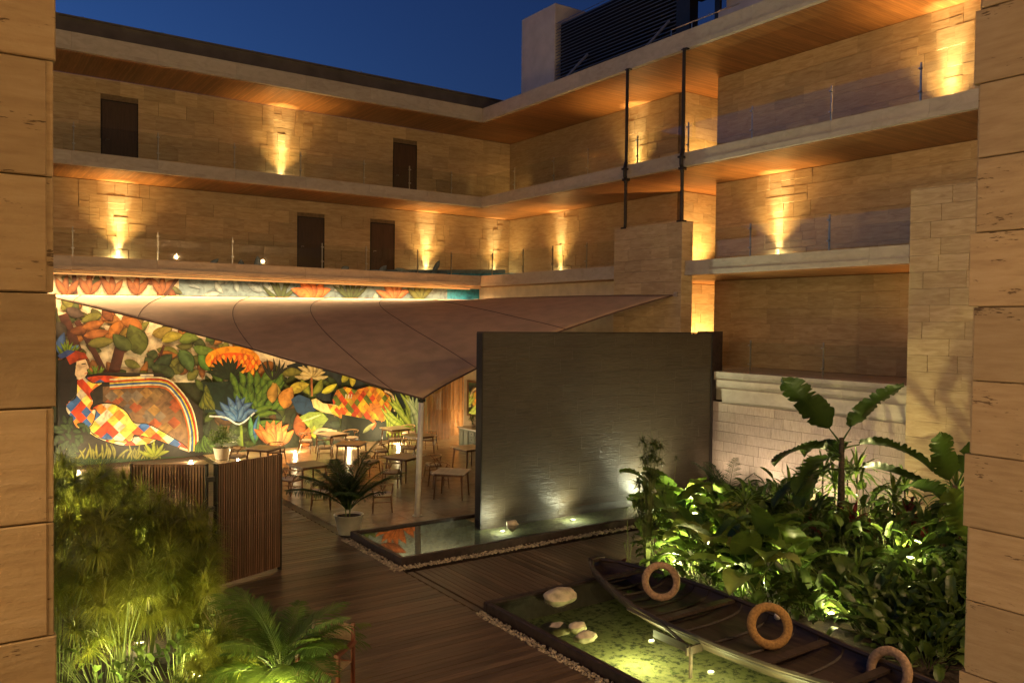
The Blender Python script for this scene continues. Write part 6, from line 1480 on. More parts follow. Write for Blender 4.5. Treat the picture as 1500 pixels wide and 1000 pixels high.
('p',[(-15.2,1.97),(-15.05,1.77),(-15.2,1.58),(-15.36,1.78)],(.07,.17,.42),.14),
('p',[(-14.98,1.85),(-14.91,1.83),(-14.95,1.64),(-15.05,1.77)],(.75,.66,.5),.14),
('p',[(-15.6,1.48),(-15.66,1.59),(-15.73,1.72),(-15.67,1.8),(-15.51,1.59)],(.07,.17,.42),.14),
('p',[(-15.36,1.78),(-15.2,1.58),(-15.36,1.39),(-15.51,1.59)],(.62,.1,.03),.14),
('p',[(-14.95,1.64),(-14.99,1.44),(-15.05,1.37),(-15.2,1.58),(-15.05,1.77)],(.78,.3,.06),.14),
('p',[(-15.47,1.26),(-15.49,1.26),(-15.6,1.48),(-15.51,1.59),(-15.36,1.39)],(.78,.3,.06),.14),
('p',[(-15.13,1.27),(-15.16,1.24),(-15.25,1.24),(-15.36,1.39),(-15.2,1.58),(-15.05,1.37)],(.07,.17,.42),.14),
('p',[(-14.99,1.44),(-15.0,1.41),(-15.04,1.36),(-15.05,1.37)],(.82,.66,.2),.14),
('p',[(-15.25,1.24),(-15.47,1.26),(-15.36,1.39)],(.82,.66,.2),.14),
('s',[(-15.49,2.88),(-15.24,2.96),(-14.91,2.95),(-14.7,2.76),(-14.91,2.58),(-15.08,2.4),(-14.99,2.11),(-15.08,1.88),(-14.91,1.83),(-15.0,1.41),(-15.16,1.24),(-15.49,1.26),(-15.66,1.59),(-15.82,1.88),(-15.78,2.15),(-15.53,2.28),(-15.49,2.88)],.03,(.03,.02,.01)),
('p',[(-15.24,2.96),(-14.7,3.02),(-14.06,2.95),(-13.51,2.96),(-13.13,3.0),(-13.08,2.87),(-13.51,2.82),(-14.06,2.76),(-14.7,2.76),(-15.02,2.77)],(.7,.6,.4),.05),
('p',[(-15.24,2.96),(-15.12,2.97),(-15.2,2.92)],(.07,.17,.42),.14),
('p',[(-14.94,2.99),(-14.7,3.02),(-14.6,3.01),(-14.78,2.88)],(.62,.1,.03),.14),
('p',[(-14.5,3.0),(-14.17,2.96),(-14.32,2.86)],(.78,.3,.06),.14),
('p',[(-13.98,2.95),(-13.68,2.96),(-13.84,2.85)],(.8,.6,.12),.14),
('p',[(-13.53,2.96),(-13.51,2.96),(-13.13,3.0),(-13.12,2.98),(-13.35,2.84),(-13.35,2.84)],(.07,.17,.42),.14),
('p',[(-15.12,2.97),(-14.94,2.99),(-14.78,2.88),(-14.95,2.77),(-15.02,2.77),(-15.2,2.92)],(.62,.1,.03),.14),
('p',[(-14.6,3.01),(-14.5,3.0),(-14.32,2.86),(-14.47,2.76),(-14.62,2.76),(-14.78,2.88)],(.62,.09,.03),.14),
('p',[(-14.17,2.96),(-14.06,2.95),(-13.98,2.95),(-13.84,2.85),(-13.96,2.77),(-14.06,2.76),(-14.17,2.76),(-14.32,2.86)],(.8,.6,.12),.14),
('p',[(-13.68,2.96),(-13.53,2.96),(-13.35,2.84),(-13.51,2.82),(-13.76,2.79),(-13.84,2.85)],(.82,.66,.2),.14),
('p',[(-13.12,2.98),(-13.08,2.87),(-13.35,2.84)],(.78,.3,.06),.14),
('p',[(-14.78,2.88),(-14.62,2.76),(-14.7,2.76),(-14.95,2.77)],(.07,.17,.42),.14),
('p',[(-14.32,2.86),(-14.17,2.76),(-14.47,2.76)],(.75,.66,.5),.14),
('p',[(-13.84,2.85),(-13.76,2.79),(-13.96,2.77)],(.78,.3,.06),.14),
('s',[(-15.24,2.96),(-14.7,3.02),(-14.06,2.95),(-13.51,2.96),(-13.13,3.0),(-13.08,2.87),(-13.51,2.82),(-14.06,2.76),(-14.7,2.76),(-15.02,2.77),(-15.24,2.96)],.03,(.03,.02,.01)),
('s',[(-13.51,2.98),(-13.08,2.97)],.06,(.8,.75,.6)),
('s',[(-12.2,.33),(-11.85,.18)],.07,(.8,.7,.5)),
('p',[(-15.9,3.53),(-15.65,3.8),(-15.37,3.8),(-15.18,3.56),(-15.2,3.45),(-15.49,3.43),(-15.61,3.13),(-15.66,2.74),(-15.74,2.1),(-15.94,1.97),(-16.02,2.8)],(.03,.02,.02),.02),
('p',[(-15.49,3.55),(-15.24,3.59),(-15.16,3.42),(-15.12,3.26),(-15.18,3.21),(-15.16,3.1),(-15.24,2.96),(-15.43,2.87),(-15.55,3.06)],(.75,.6,.42),.06),
('p',[(-15.82,3.67),(-15.53,3.87),(-15.24,3.77),(-15.16,3.59),(-15.49,3.5),(-15.7,3.39)],(.4,.07,.02),.1),
('p',[(-16.06,3.71),(-15.78,3.89),(-15.53,3.85),(-15.78,3.66),(-15.98,3.58)],(.05,.1,.3),.1),
('s',[(-15.35,3.4),(-15.22,3.42)],.04,(.03,.02,.01)),
('s',[(-15.26,3.08),(-15.16,3.1)],.03,(.5,.06,.03)),
('s',[(-15.49,3.55),(-15.24,3.59),(-15.16,3.42),(-15.12,3.26),(-15.18,3.21),(-15.16,3.1),(-15.24,2.96)],.02,(.03,.02,.01)),
('s',[(-14.49,2.85),(-12.83,2.87),(-12.21,2.43),(-11.78,1.72),(-11.59,.86),(-11.59,.16)],.05,(.8,.72,.5)),
('s',[(-14.49,2.78),(-12.84,2.8),(-12.24,2.38),(-11.84,1.7),(-11.65,.86),(-11.65,.16)],.05,(.6,.1,.03)),
('s',[(-14.49,2.72),(-12.86,2.74),(-12.28,2.33),(-11.91,1.68),(-11.71,.87),(-11.71,.17)],.05,(.75,.6,.12)),
('s',[(-14.49,2.66),(-12.87,2.68),(-12.32,2.28),(-11.97,1.67),(-11.78,.87),(-11.77,.17)],.05,(.08,.2,.45)),
('s',[(-14.49,2.6),(-12.88,2.62),(-12.35,2.23),(-12.03,1.65),(-11.84,.87),(-11.84,.18)],.05,(.78,.7,.5)),
('s',[(-14.49,2.54),(-12.89,2.55),(-12.39,2.18),(-12.09,1.64),(-11.9,.88),(-11.9,.18)],.05,(.65,.2,.04)),
('l',(-14.97,.15),(-14.92,.49),.09,(.12,.14,.03),(.6,.5,.12),.0),
('l',(-14.71,.12),(-14.73,.66),.09,(.12,.14,.03),(.6,.5,.12),.0),
('l',(-13.17,-.01),(-13.08,.45),.09,(.12,.14,.03),(.6,.5,.12),.0),
('l',(-15.73,.21),(-15.56,.69),.08,(.12,.14,.03),(.6,.5,.12),.0),
('l',(-14.56,.11),(-14.56,.63),.08,(.12,.14,.03),(.6,.5,.12),.0),
('l',(-15.48,.19),(-15.21,.58),.09,(.12,.14,.03),(.6,.5,.12),.0),
('l',(-13.04,-.02),(-13.4,.5),.09,(.12,.14,.03),(.6,.5,.12),.0),
('l',(-14.51,.11),(-14.51,.54),.08,(.12,.14,.03),(.6,.5,.12),.0),
('l',(-13.54,.02),(-13.59,.43),.09,(.12,.14,.03),(.6,.5,.12),.0),
('l',(-14.97,.15),(-14.7,.44),.09,(.12,.14,.03),(.6,.5,.12),.0),
('l',(-13.68,.04),(-13.68,.47),.09,(.12,.14,.03),(.6,.5,.12),.0),
('l',(-14.34,.09),(-14.48,.66),.08,(.12,.14,.03),(.6,.5,.12),.0),
('l',(-13.63,.03),(-13.87,.59),.09,(.12,.14,.03),(.6,.5,.12),.0),
('l',(-15.59,.2),(-15.83,.71),.08,(.12,.14,.03),(.6,.5,.12),.0),
('l',(-15.46,.19),(-15.58,.58),.09,(.12,.14,.03),(.6,.5,.12),.0),
('l',(-13.12,-.01),(-13.23,.33),.09,(.12,.14,.03),(.6,.5,.12),.0),
('l',(-13.17,-.01),(-12.95,.38),.09,(.12,.14,.03),(.6,.5,.12),.0),
('l',(-15.27,.17),(-15.43,.53),.08,(.12,.14,.03),(.6,.5,.12),.0),
('l',(-13.57,.03),(-13.68,.43),.09,(.12,.14,.03),(.6,.5,.12),.0),
('l',(-13.36,.01),(-13.55,.38),.09,(.12,.14,.03),(.6,.5,.12),.0),
('l',(-14.06,.07),(-13.98,.4),.09,(.12,.14,.03),(.6,.5,.12),.0),
('l',(-14.97,.15),(-15.01,.53),.09,(.12,.14,.03),(.6,.5,.12),.0),
('l',(-14.69,.12),(-14.6,.71),.09,(.12,.14,.03),(.6,.5,.12),.0),
('l',(-14.21,.08),(-13.8,.43),.09,(.12,.14,.03),(.6,.5,.12),.0),
('l',(-15.06,.15),(-15.14,.73),.08,(.12,.14,.03),(.6,.5,.12),.0),
('l',(-13.29,.0),(-13.41,.35),.09,(.12,.14,.03),(.6,.5,.12),.0),
('l',(-15.24,.17),(-15.12,.55),.09,(.12,.14,.03),(.6,.5,.12),.0),
('l',(-14.35,.09),(-14.44,.66),.08,(.12,.14,.03),(.6,.5,.12),.0),
('l',(-13.79,.04),(-13.87,.44),.08,(.12,.14,.03),(.6,.5,.12),.0),
('l',(-14.85,.14),(-14.9,.7),.09,(.12,.14,.03),(.6,.5,.12),.0),
('l',(-15.52,.19),(-15.58,.63),.08,(.12,.14,.03),(.6,.5,.12),.0),
('l',(-13.95,.06),(-13.76,.38),.1,(.12,.14,.03),(.6,.5,.12),.0),
('l',(-13.63,.03),(-13.61,.39),.09,(.12,.14,.03),(.6,.5,.12),.0),
('l',(-13.49,.02),(-13.22,.26),.1,(.12,.14,.03),(.6,.5,.12),.0),
('l',(-12.83,-.04),(-12.97,.54),.09,(.12,.14,.03),(.6,.5,.12),.0),
('l',(-13.61,.03),(-13.54,.59),.09,(.12,.14,.03),(.6,.5,.12),.0),
('l',(-13.03,-.02),(-13.16,.59),.09,(.12,.14,.03),(.6,.5,.12),.0),
('l',(-13.65,.03),(-13.47,.31),.09,(.12,.14,.03),(.6,.5,.12),.0),
('l',(-14.27,.09),(-13.9,.44),.1,(.12,.14,.03),(.6,.5,.12),.0),
('l',(-13.09,-.02),(-12.68,.37),.1,(.12,.14,.03),(.6,.5,.12),.0),
('l',(-13.06,.08),(-12.54,.24),.15,(.25,.3,.04),(.6,.6,.1),.0),
('l',(-13.06,.08),(-12.74,.53),.15,(.25,.3,.04),(.6,.6,.1),.0),
('l',(-13.06,.08),(-13.06,.66),.13,(.25,.3,.04),(.6,.6,.1),.0),
('l',(-13.06,.08),(-13.37,.58),.14,(.25,.3,.04),(.6,.6,.1),.0),
('l',(-13.06,.08),(-13.56,.32),.15,(.25,.3,.04),(.6,.6,.1),.0),
('l',(-15.46,.62),(-15.54,.91),.15,(.04,.07,.02),(.12,.17,.08),.0),
('l',(-15.59,1.24),(-15.83,1.39),.16,(.04,.07,.02),(.12,.17,.08),.0),
('l',(-15.31,.95),(-15.58,.98),.16,(.04,.07,.02),(.12,.17,.08),.0),
('l',(-15.79,.67),(-16.05,.69),.16,(.04,.07,.02),(.12,.17,.08),.0),
('l',(-15.74,.85),(-15.93,.65),.16,(.04,.07,.02),(.12,.17,.08),.0),
('l',(-15.28,1.08),(-15.18,1.35),.15,(.04,.07,.02),(.12,.17,.08),.0),
('l',(-15.86,1.17),(-16.12,1.13),.16,(.04,.07,.02),(.12,.17,.08),.0),
('l',(-15.96,1.26),(-16.21,1.37),.16,(.04,.07,.02),(.12,.17,.08),.0),
('l',(-16.05,1.03),(-15.85,.84),.15,(.04,.07,.02),(.12,.17,.08),.0),
('l',(-15.83,.79),(-15.95,.53),.14,(.04,.07,.02),(.12,.17,.08),.0),
('l',(-15.48,.33),(-15.75,.33),.17,(.04,.07,.02),(.12,.17,.08),.0),
('l',(-15.9,.62),(-15.73,.84),.16,(.04,.07,.02),(.12,.17,.08),.0),
('l',(-15.71,1.39),(-15.64,1.68),.15,(.04,.07,.02),(.12,.17,.08),.0),
('l',(-15.83,.77),(-15.63,.56),.14,(.04,.07,.02),(.12,.17,.08),.0),
('l',(-16.0,.38),(-16.11,.66),.14,(.04,.07,.02),(.12,.17,.08),.0),
('l',(-15.82,1.43),(-15.9,1.72),.14,(.04,.07,.02),(.12,.17,.08),.0),
('l',(-16.06,1.06),(-16.11,.77),.15,(.04,.07,.02),(.12,.17,.08),.0),
('l',(-15.62,1.17),(-15.36,1.09),.16,(.04,.07,.02),(.12,.17,.08),.0),
('l',(-15.32,.72),(-15.35,1.02),.14,(.04,.07,.02),(.12,.17,.08),.0),
('l',(-15.74,1.37),(-15.75,1.07),.14,(.04,.07,.02),(.12,.17,.08),.0),
('l',(-15.53,.65),(-15.68,.4),.16,(.04,.07,.02),(.12,.17,.08),.0),
('l',(-15.67,.88),(-15.85,1.11),.14,(.04,.07,.02),(.12,.17,.08),.0),
('l',(-15.82,1.37),(-16.04,1.22),.16,(.04,.07,.02),(.12,.17,.08),.0),
('l',(-15.59,.39),(-15.83,.53),.15,(.04,.07,.02),(.12,.17,.08),.0),
('l',(-15.23,1.34),(-15.5,1.39),.17,(.04,.07,.02),(.12,.17,.08),.0),
('l',(-15.65,.77),(-15.46,.54),.15,(.04,.07,.02),(.12,.17,.08),.0),
('l',(-15.59,.67),(-15.44,.42),.14,(.04,.07,.02),(.12,.17,.08),.0),
('l',(-15.24,1.29),(-15.12,1.01),.14,(.04,.07,.02),(.12,.17,.08),.0),
('l',(-15.74,.63),(-15.65,.34),.15,(.04,.07,.02),(.12,.17,.08),.0),
('l',(-15.98,1.41),(-15.78,1.21),.15,(.04,.07,.02),(.12,.17,.08),.0),
('l',(-11.66,.11),(-11.35,.65),.23,(.07,.13,.03),(.25,.4,.1),.0),
('l',(-11.56,.1),(-11.34,.7),.22,(.07,.13,.03),(.25,.4,.1),.0),
('l',(-11.47,.1),(-11.34,.73),.22,(.07,.13,.03),(.25,.4,.1),.0),
('l',(-11.37,.09),(-11.34,.74),.21,(.07,.13,.03),(.25,.4,.1),.0),
('l',(-11.27,.08),(-11.34,.74),.22,(.07,.13,.03),(.25,.4,.1),.0),
('l',(-11.18,.07),(-11.34,.72),.22,(.07,.13,.03),(.25,.4,.1),.0),
('l',(-11.08,.06),(-11.34,.68),.21,(.07,.13,.03),(.25,.4,.1),.0),
('l',(-10.98,.06),(-11.33,.63),.22,(.07,.13,.03),(.25,.4,.1),.0),
('l',(-10.88,.05),(-11.31,.57),.21,(.07,.13,.03),(.25,.4,.1),.0),
('l',(-10.78,.04),(-11.28,.49),.21,(.07,.13,.03),(.25,.4,.1),.0)]

def painting():
    vs, fs, cs = [], [], []
    k = [0]; rnd = random.Random(3)
    def addp(pts, cols):
        yy = -.004-.00006*k[0]; k[0] += 1; i = len(vs)
        for p in pts: vs.append((p[0]+8, yy, p[1]))
        cs.extend([tuple(max(0, v)**1.25*.85 for v in c) for c in cols]); return i
    for s in PAINT:
        if s[0] == 'p':
            pts, c, j = s[1], s[2], s[3]
            cols = []
            for p in pts:
                q = 1+rnd.uniform(-j, j)*2; cols.append(tuple(v*q for v in c))
            i = addp(pts, cols); fs.append(tuple(range(i, i+len(pts))))
        elif s[0] == 'l':
            (ax, az), (bx, bz), w, c, c2, bend = s[1:]
            dx, dz = bx-ax, bz-az; L = math.hypot(dx, dz) or .01; ux, uz = dx/L, dz/L; nx_, nz_ = -uz, ux; n = 8
            bd = rnd.uniform(-.12, .12)*L
            for (sc, ce, cm, side) in ((1.09, tuple(v*.22 for v in c), tuple(v*.25 for v in c), 0), (1.0, c, tuple((p_*1.2+q_)/2.2 for p_, q_ in zip(c, c2)), 1)):
                mid, lf, rt = [], [], []
                for q in range(n+1):
                    t = q/n; ww = w*.5*sc*(math.sin(math.pi*min(1, t**.85))**.8 if 0 < t < 1 else 0); bb = bd*math.sin(math.pi*t)
                    x_ = ax+dx*t+nx_*bb; z_ = az+dz*t+nz_*bb
                    mid.append((x_, z_)); lf.append((x_+nx_*ww, z_+nz_*ww)); rt.append((x_-nx_*ww, z_-nz_*ww))
                hl = [1.15 if nz_ >= 0 else .75]*1; sh = .6
                c_l = tuple(v*1.12 for v in ce); c_r = tuple(v*.74 for v in ce)
                if nz_ < 0: c_l, c_r = c_r, c_l
                i = addp(mid+lf+rt, [cm]*(n+1)+[c_l]*(n+1)+[c_r]*(n+1))
                for q in range(n):
                    fs.append((i+q, i+q+1, i+n+1+q+1, i+n+1+q)); fs.append((i+q+1, i+q, i+2*n+2+q, i+2*n+2+q+1))
        else:
            pts, w, c = s[1], s[2], s[3]; P = [Vector((p[0], 0, p[1])) for p in pts]; L_, R_ = [], []
            # smooth
            Q = []
            for a in range(len(P)-1):
                p0 = P[max(a-1, 0)]; p1 = P[a]; p2 = P[a+1]; p3 = P[min(a+2, len(P)-1)]
                for t in (0, .25, .5, .75): Q.append(.5*((2*p1)+(p2-p0)*t+(2*p0-5*p1+4*p2-p3)*t*t+(3*p1-p0-3*p2+p3)*t**3))
            Q.append(P[-1])
            for a, p in enumerate(Q):
                d = (Q[min(a+1, len(Q)-1)]-Q[max(a-1, 0)]).normalized(); nn = Vector((-d.z, 0, d.x))*w*.5
                L_.append(p+nn); R_.append(p-nn)
            i = addp([(p.x, p.z) for p in L_+R_], [tuple(v*1.15 for v in c)]*len(Q)+[tuple(v*.75 for v in c)]*len(Q))
            for a in range(len(Q)-1): fs.append((i+a, i+a+1, i+len(Q)+a+1, i+len(Q)+a))
    me = bpy.data.meshes.new('mural_painting'); me.from_pydata(vs, [], fs)
    at = me.color_attributes.new('paint', 'FLOAT_COLOR', 'POINT')
    for i, c in enumerate(cs): at.data[i].color = (*[min(.9, max(0, v)) for v in c], 1)
    M, n, l, b = nt('mural_paint'); A = N(n, 'ShaderNodeVertexColor'); A.layer_name = 'paint'
    mp, _ = coords(n, l, (1, 1, 1), False); a = N(n, 'ShaderNodeTexNoise'); a.inputs['Scale'].default_value = 2.5; a.inputs['Detail'].default_value = 9; a.inputs['Distortion'].default_value = 2.0; l.new(mp.outputs[0], a.inputs['Vector'])
    r = ramp(n, [(.3, (.55, .5, .5)), (.5, (1, 1, 1)), (.7, (1.35, 1.3, 1.2))]); l.new(a.outputs['Fac'], r.inputs[0])
    mx = N(n, 'ShaderNodeMix', data_type='RGBA', blend_type='MULTIPLY'); mx.inputs[0].default_value = 1; l.new(A.outputs[0], mx.inputs[6]); l.new(r.outputs[0], mx.inputs[7]); l.new(mx.outputs[2], b.inputs['Base Color'])
    b.inputs['Roughness'].default_value = .6
    me.materials.append(M); o = link('mural_painting', me, MW, (0, 0, 0)); return o
painting()
# LED strip under the slab, in a small cove
cv = thing('light_strip', 'thin warm light strip running along the top of the mural', 'light strip', (-8, .9, 6.45))
MB().box(-9.9, 8.0, -.04, .0, -.02, .0).build('strip_lens', mt['strip'], cv)
MB().box(-9.9, 8.0, .0, .02, -.05, .03).build('strip_channel', mt['steel'], cv)
L = bpy.data.lights.new('strip_light', 'AREA'); L.shape = 'RECTANGLE'; L.size = 17.4; L.size_y = .05; L.spread = R(160); L.energy = 300; L.color = (1, .60, .27)
o = bpy.data.objects.new('strip_light', L); COL.objects.link(o); o.parent = cv; o.location = (-.9, -.62, -.02)

MB().box(-9.9, 8.1, -.745, -.72, -.04, .066).build('cove_lip', mt['fascia'], cv)  # lip added to hide the bright face of the strip light

# ------------------------------------------------------------------ balustrades
def balustrade(name_label, axis, fixed, a0, a1, z, posts, group, h=.97):
    t = thing('glass_balustrade', name_label, 'balustrade', (fixed, a0, z) if axis == 'y' else (a0, fixed, z), group=group)
    def P(a, b, lo, hi, z0, z1):
        return MB().box(lo-a0, hi-a0, a, b, z0, z1) if axis == 'x' else MB().box(a, b, hi-a0 if hi < lo else lo-a0, lo-a0 if hi < lo else hi-a0, z0, z1)
    edges = sorted(set([a0, a1]+list(posts))); 
    for e0, e1 in zip(edges[:-1], edges[1:]):
        P(-.006, .006, e0+.012, e1-.012, .05, h-.06).build('glass_pane', mt['glass'], t)
    for p in posts:
        q = p-a0
        def at(x_, y_): return (x_, y_) if axis == 'x' else (y_, x_)
        m_ = MB(); c = at(q, .05)
        m_.box(c[0]-.018, c[0]+.018, c[1]-.018, c[1]+.018, 0, h)
        po = m_.build('post', mt['steel'], t)
        mc = MB(); c2 = at(q, .02)
        for zz in (.25, .80): mc.box(c2[0]-.05, c2[0]+.05, c2[1]-.03, c2[1]+.03, zz, zz+.035) 
        mc.build('glass_clamp', mt['steel'], po)
    return t
GB = 'glass balustrades along the corridors'
balustrade('glass balustrade of the left wing top corridor', 'x', .15, XL, .15, Z3, [-15.66, -13.08, -10.49, -8.02, -5.42, -3.4, -1.41], GB)
balustrade('glass balustrade of the left wing lower corridor above the mural', 'x', .15, XL, .15, Z2, [-15.69, -13.08, -10.55, -7.14, -5.3, -2.98, -1.37], GB)
balustrade('glass balustrade of the right wing top corridor passing behind the pipes', 'y', .15, -23.9, .14, Z3, [-2.2, -4.85, -6.89, -9.5, -11.81, -14.3, -16.89, -19.31], GB)
balustrade('glass balustrade of the right wing lower corridor left of the stone pier', 'y', .15, -8.7, .14, Z2, [-.6, -2.88, -4.84, -6.89], GB)
balustrade('glass balustrade of the right wing middle corridor right of the stone pier', 'y', .15, -19.2, -12.0, Z2, [-14.31, -16.91], GB)
balustrade('glass balustrade above the stepped slab of the right bay, lowest corridor', 'y', .15, -19.2, -13.3, Z1, [-14.39, -16.81], GB)

# ------------------------------------------------------------------ viewer's building: two travertine piers, floor and ceiling
VB = thing('travertine_pier', 'travertine-clad pier close to the viewer at the left edge', 'pier', (-19.8, -26.5, 0), group='travertine piers framing the view')
MB().box(-1.2, .97, .05, .9, 0, 7.6).build('pier_core', mt['mortar'], VB)
k = 0; zz = 5.97-.44*13
while zz < 7.5:
    full = k % 3 == 1
    L = 2.2+(1.005 if full else .978)-1.0
    ob = link('stone', stone_mesh(L, .434, .05, mt['trav'], .005), VB, (-1.19, .05, zz+.003))
    link('stone', stone_mesh(.84 if full else .875, .434, .03, mt['trav'], .004), VB, (.982, .056 if full else .004, zz+.003), R(90))
    zz += .44; k += 1
VB2 = thing('travertine_pier', 'travertine-clad pier close to the viewer at the right edge', 'pier', (-14, -27.55, 0), group='travertine piers framing the view')
MB().box(.05, 1.2, -4.5, -.035, 0, 7.6).build('pier_core', mt['mortar'], VB2)
k = 0; zz = 5.57-.447*12
while zz < 7.5:
    full = k % 3 == 2
    link('stone', stone_mesh(1.60, .441, .05, mt['trav'], .005), VB2, (.05, 0 if full else -.035, zz+.003), R(-90))
    link('stone', stone_mesh(1.60, .441, .05, mt['trav'], .005), VB2, (.05, -1.61 if full else -1.645, zz+.003), R(-90))
    link('stone', stone_mesh(1.15, .441, .028, mt['trav'], .004), VB2, (1.2, -.033, zz+.003) , R(180)) if not full else None
    zz += .447; k += 1
vf = thing('viewing_gallery', 'stone gallery the view is taken from, behind the piers', 'gallery', (-17, -31, 0))
MB().box(-6, 6, -3, 2.2, Z1-.4, Z1).build('floor_slab', mt['fascia'], vf)
MB().box(-6, 6, -3, 3.3, 7.3, 7.7).build('ceiling_slab', mt['render'], vf)
MB().box(-6, 6, -3.2, -3, 0, 7.6).build('rear_wall', mt['lime'], vf)
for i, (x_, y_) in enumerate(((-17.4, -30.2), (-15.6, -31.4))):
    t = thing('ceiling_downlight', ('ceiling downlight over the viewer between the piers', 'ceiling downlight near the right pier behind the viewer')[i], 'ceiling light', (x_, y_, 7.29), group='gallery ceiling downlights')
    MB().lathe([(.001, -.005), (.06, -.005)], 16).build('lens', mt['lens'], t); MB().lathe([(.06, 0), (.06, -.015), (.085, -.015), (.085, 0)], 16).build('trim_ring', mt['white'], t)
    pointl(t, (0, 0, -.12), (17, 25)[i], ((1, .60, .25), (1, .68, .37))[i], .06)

# wing on the viewer's side: its lanterns are added as soft fill for the facades
SW = thing('opposite_wing', 'hotel wing on the viewer side of the courtyard with wall lanterns', 'building', (-20, -33, 0))
MB().box(-26, -3.1, -2, .5, 0, 14).box(9.1, 26, -2, .5, 0, 14).build('wall', mt['lime'], SW)
for z_ in (Z2, Z3, 13.9): MB().box(-26, -3.2, .52, 3, z_-.45, z_).box(9.2, 26, .52, 3, z_-.45, z_).build('floor_slab', mt['fascia'], SW)
for i, (x_, z_, pw) in enumerate(((-42, 5.8, 330), (-36, 9.2, 330), (-30, 5.8, 330), (-26, 9.2, 330), (-9.5, 5.8, 200), (-6, 9.2, 200), (0, 9.2, 130))):
    t = thing('wall_lantern', ('wall lantern of the viewer-side wing, %s from the west end' % ('first', 'second', 'third', 'fourth', 'fifth', 'sixth', 'seventh')[i]), 'lantern', (x_, -29.7, z_), group='wall lanterns of the viewer-side wing')
    MB().lathe([(.001, -.18), (.09, -.18), (.11, 0), (.09, .18), (.001, .18)], 12).build('lantern_glass', mt['lightglow'], t)
    MB().box(-.13, .13, -.13, .13, .18, .22).box(-.13, .13, -.13, .13, -.22, -.18).build('lantern_frame', mt['blackmetal'], t)
    pointl(t, (0, .25, 0), pw*1.25, (1, .64, .32), .1)  # unseen fill source, added to brighten the whole courtyard
# ================================================================== OBJECTS ON THE PATIO
# dark water wall standing in the reflecting pool
WW = thing('water_wall', 'big dark slate water wall standing in the reflecting pool', 'water wall', (-4.3, -13.15, 0)); WO = Vector((4.3, 13.15, 0))
MB().box(-8.36, -.25, -13.27, -13.07, -.1, 4.70).build('wall_core', mt['curb'], WW, loc=WO)
stones(WW, (-8.37+4.3, -13.27+13.15, 0), 0, 8.13, -.05, 4.72, .34, (1.0, 1.4, .7), mt['slate'], joint=.001, T=.02, proud=.001, name='slate_panel')
MB().box(-8.39, -.215, -13.31, -13.05, 4.722, 4.75).box(-8.40, -8.365, -13.31, -13.05, -.05, 4.72).box(-.245, -.21, -13.33, -13.05, -.05, 4.72).build('steel_edge', mt['blackmetal'], WW, loc=WO)
MB().box(-.20, .55, -13.04, -12.7, 0, 4.78).build('side_post', mt['curb'], WW, loc=WO)

# tension sail
SL = thing('shade_sail', 'large taupe tension sail stretched over the dining patio', 'shade sail', (-7, -5, 5.5)); SO = Vector((7, 5, -5.5))
A_, B_, C_, D_ = Vector((-16.62, .1, 5.70)), Vector((-9.07, -11.57, 2.99)), Vector((-.18, -11.62, 5.90)), Vector((-.2, .55, 5.93))
def edge(P, Q, sag, t, dr=Vector((0, 0, 0))):
    return P.lerp(Q, t)+ (dr*sag*4*t*(1-t))
ctr = (A_+B_+C_+D_)/4
def inn(P, Q): return Vector(((ctr-(P+Q)/2).x, (ctr-(P+Q)/2).y, 0)).normalized()
def sailp(u, v):   # u along A->D and B->C, v from top edge (A-D) to bottom (B-C)
    top = edge(A_, D_, .35, u, inn(A_, D_)); bot = edge(B_, C_, .9, u, inn(B_, C_))
    lf = edge(A_, B_, .35, v, inn(A_, B_)); rg = edge(D_, C_, .9, v, inn(D_, C_))
    c = top.lerp(bot, v)+lf.lerp(rg, u)-(A_.lerp(D_, u).lerp(B_.lerp(C_, u), v))
    c.z += .012*math.sin(38*u+9*v)*math.sin(math.pi*v)*(1-v) + .02*math.sin(26*v+14*u)*v*(1-u)
    c.z += .22*math.sin(math.pi*u)*math.sin(math.pi*v)*math.sin(3.0*u+.4) + .03*math.sin(9*u)*math.sin(math.pi*v) - .12*math.sin(math.pi*v)*math.sin(math.pi*u)
    return c
sm = MB(); nu, nv = 56, 40
for j in range(nv+1):
    for i in range(nu+1): sm.v.append(tuple(sailp(i/nu, j/nv)))
for j in range(nv):
    for i in range(nu): a = j*(nu+1)+i; sm.f.append((a, a+nu+1, a+nu+2, a+1))
so = sm.build('sail_cloth', mt['sail'], SL, True, SO)
md = so.modifiers.new('thick', 'SOLIDIFY'); md.thickness = .006
for (ua, va, ub, vb) in ((.07, 0, 0, .09), (.227, 0, 0, .27), (.40, 0, 0, .58), (.58, 0, .0, .93), (.74, 0, .25, 1), (.88, 0, .62, 1)):
    MB().tube([sailp(ua+(ub-ua)*t, va+(vb-va)*t)+Vector((0, 0, .008)) for t in [k/24 for k in range(25)]], .011, 4).build('seam', mt['sailseam'], SL, loc=SO)
for P, Q, f in (('A', 'D', lambda t: sailp(t, 0)), ('B', 'C', lambda t: sailp(t, 1)), ('A', 'B', lambda t: sailp(0, t)), ('D', 'C', lambda t: sailp(1, t))):
    MB().tube([f(k/30) for k in range(31)], .022, 6).build('hem', mt['sailseam'], SL, loc=SO)
MB().tube([tuple(C_), (-.15, -11.75, 5.93)], .03, 6).box(-.19, -.155, -11.80, -11.66, 5.85, 6.0).build('tower_bracket', mt['steel'], SL, loc=SO)
t = thing('sail_post', 'pale steel post carrying the lowest corner of the sail, by the pool', 'post', (-9.18, -11.52, 0))
MB().tube([(0, 0, .0), (.09, 0, 2.9)], [.075, .07], 20).build('pole', mt['white'], t, True)
MB().lathe([(.13, 0), (.13, .02), (.08, .02)], 16).build('base_plate', mt['steel'], t)
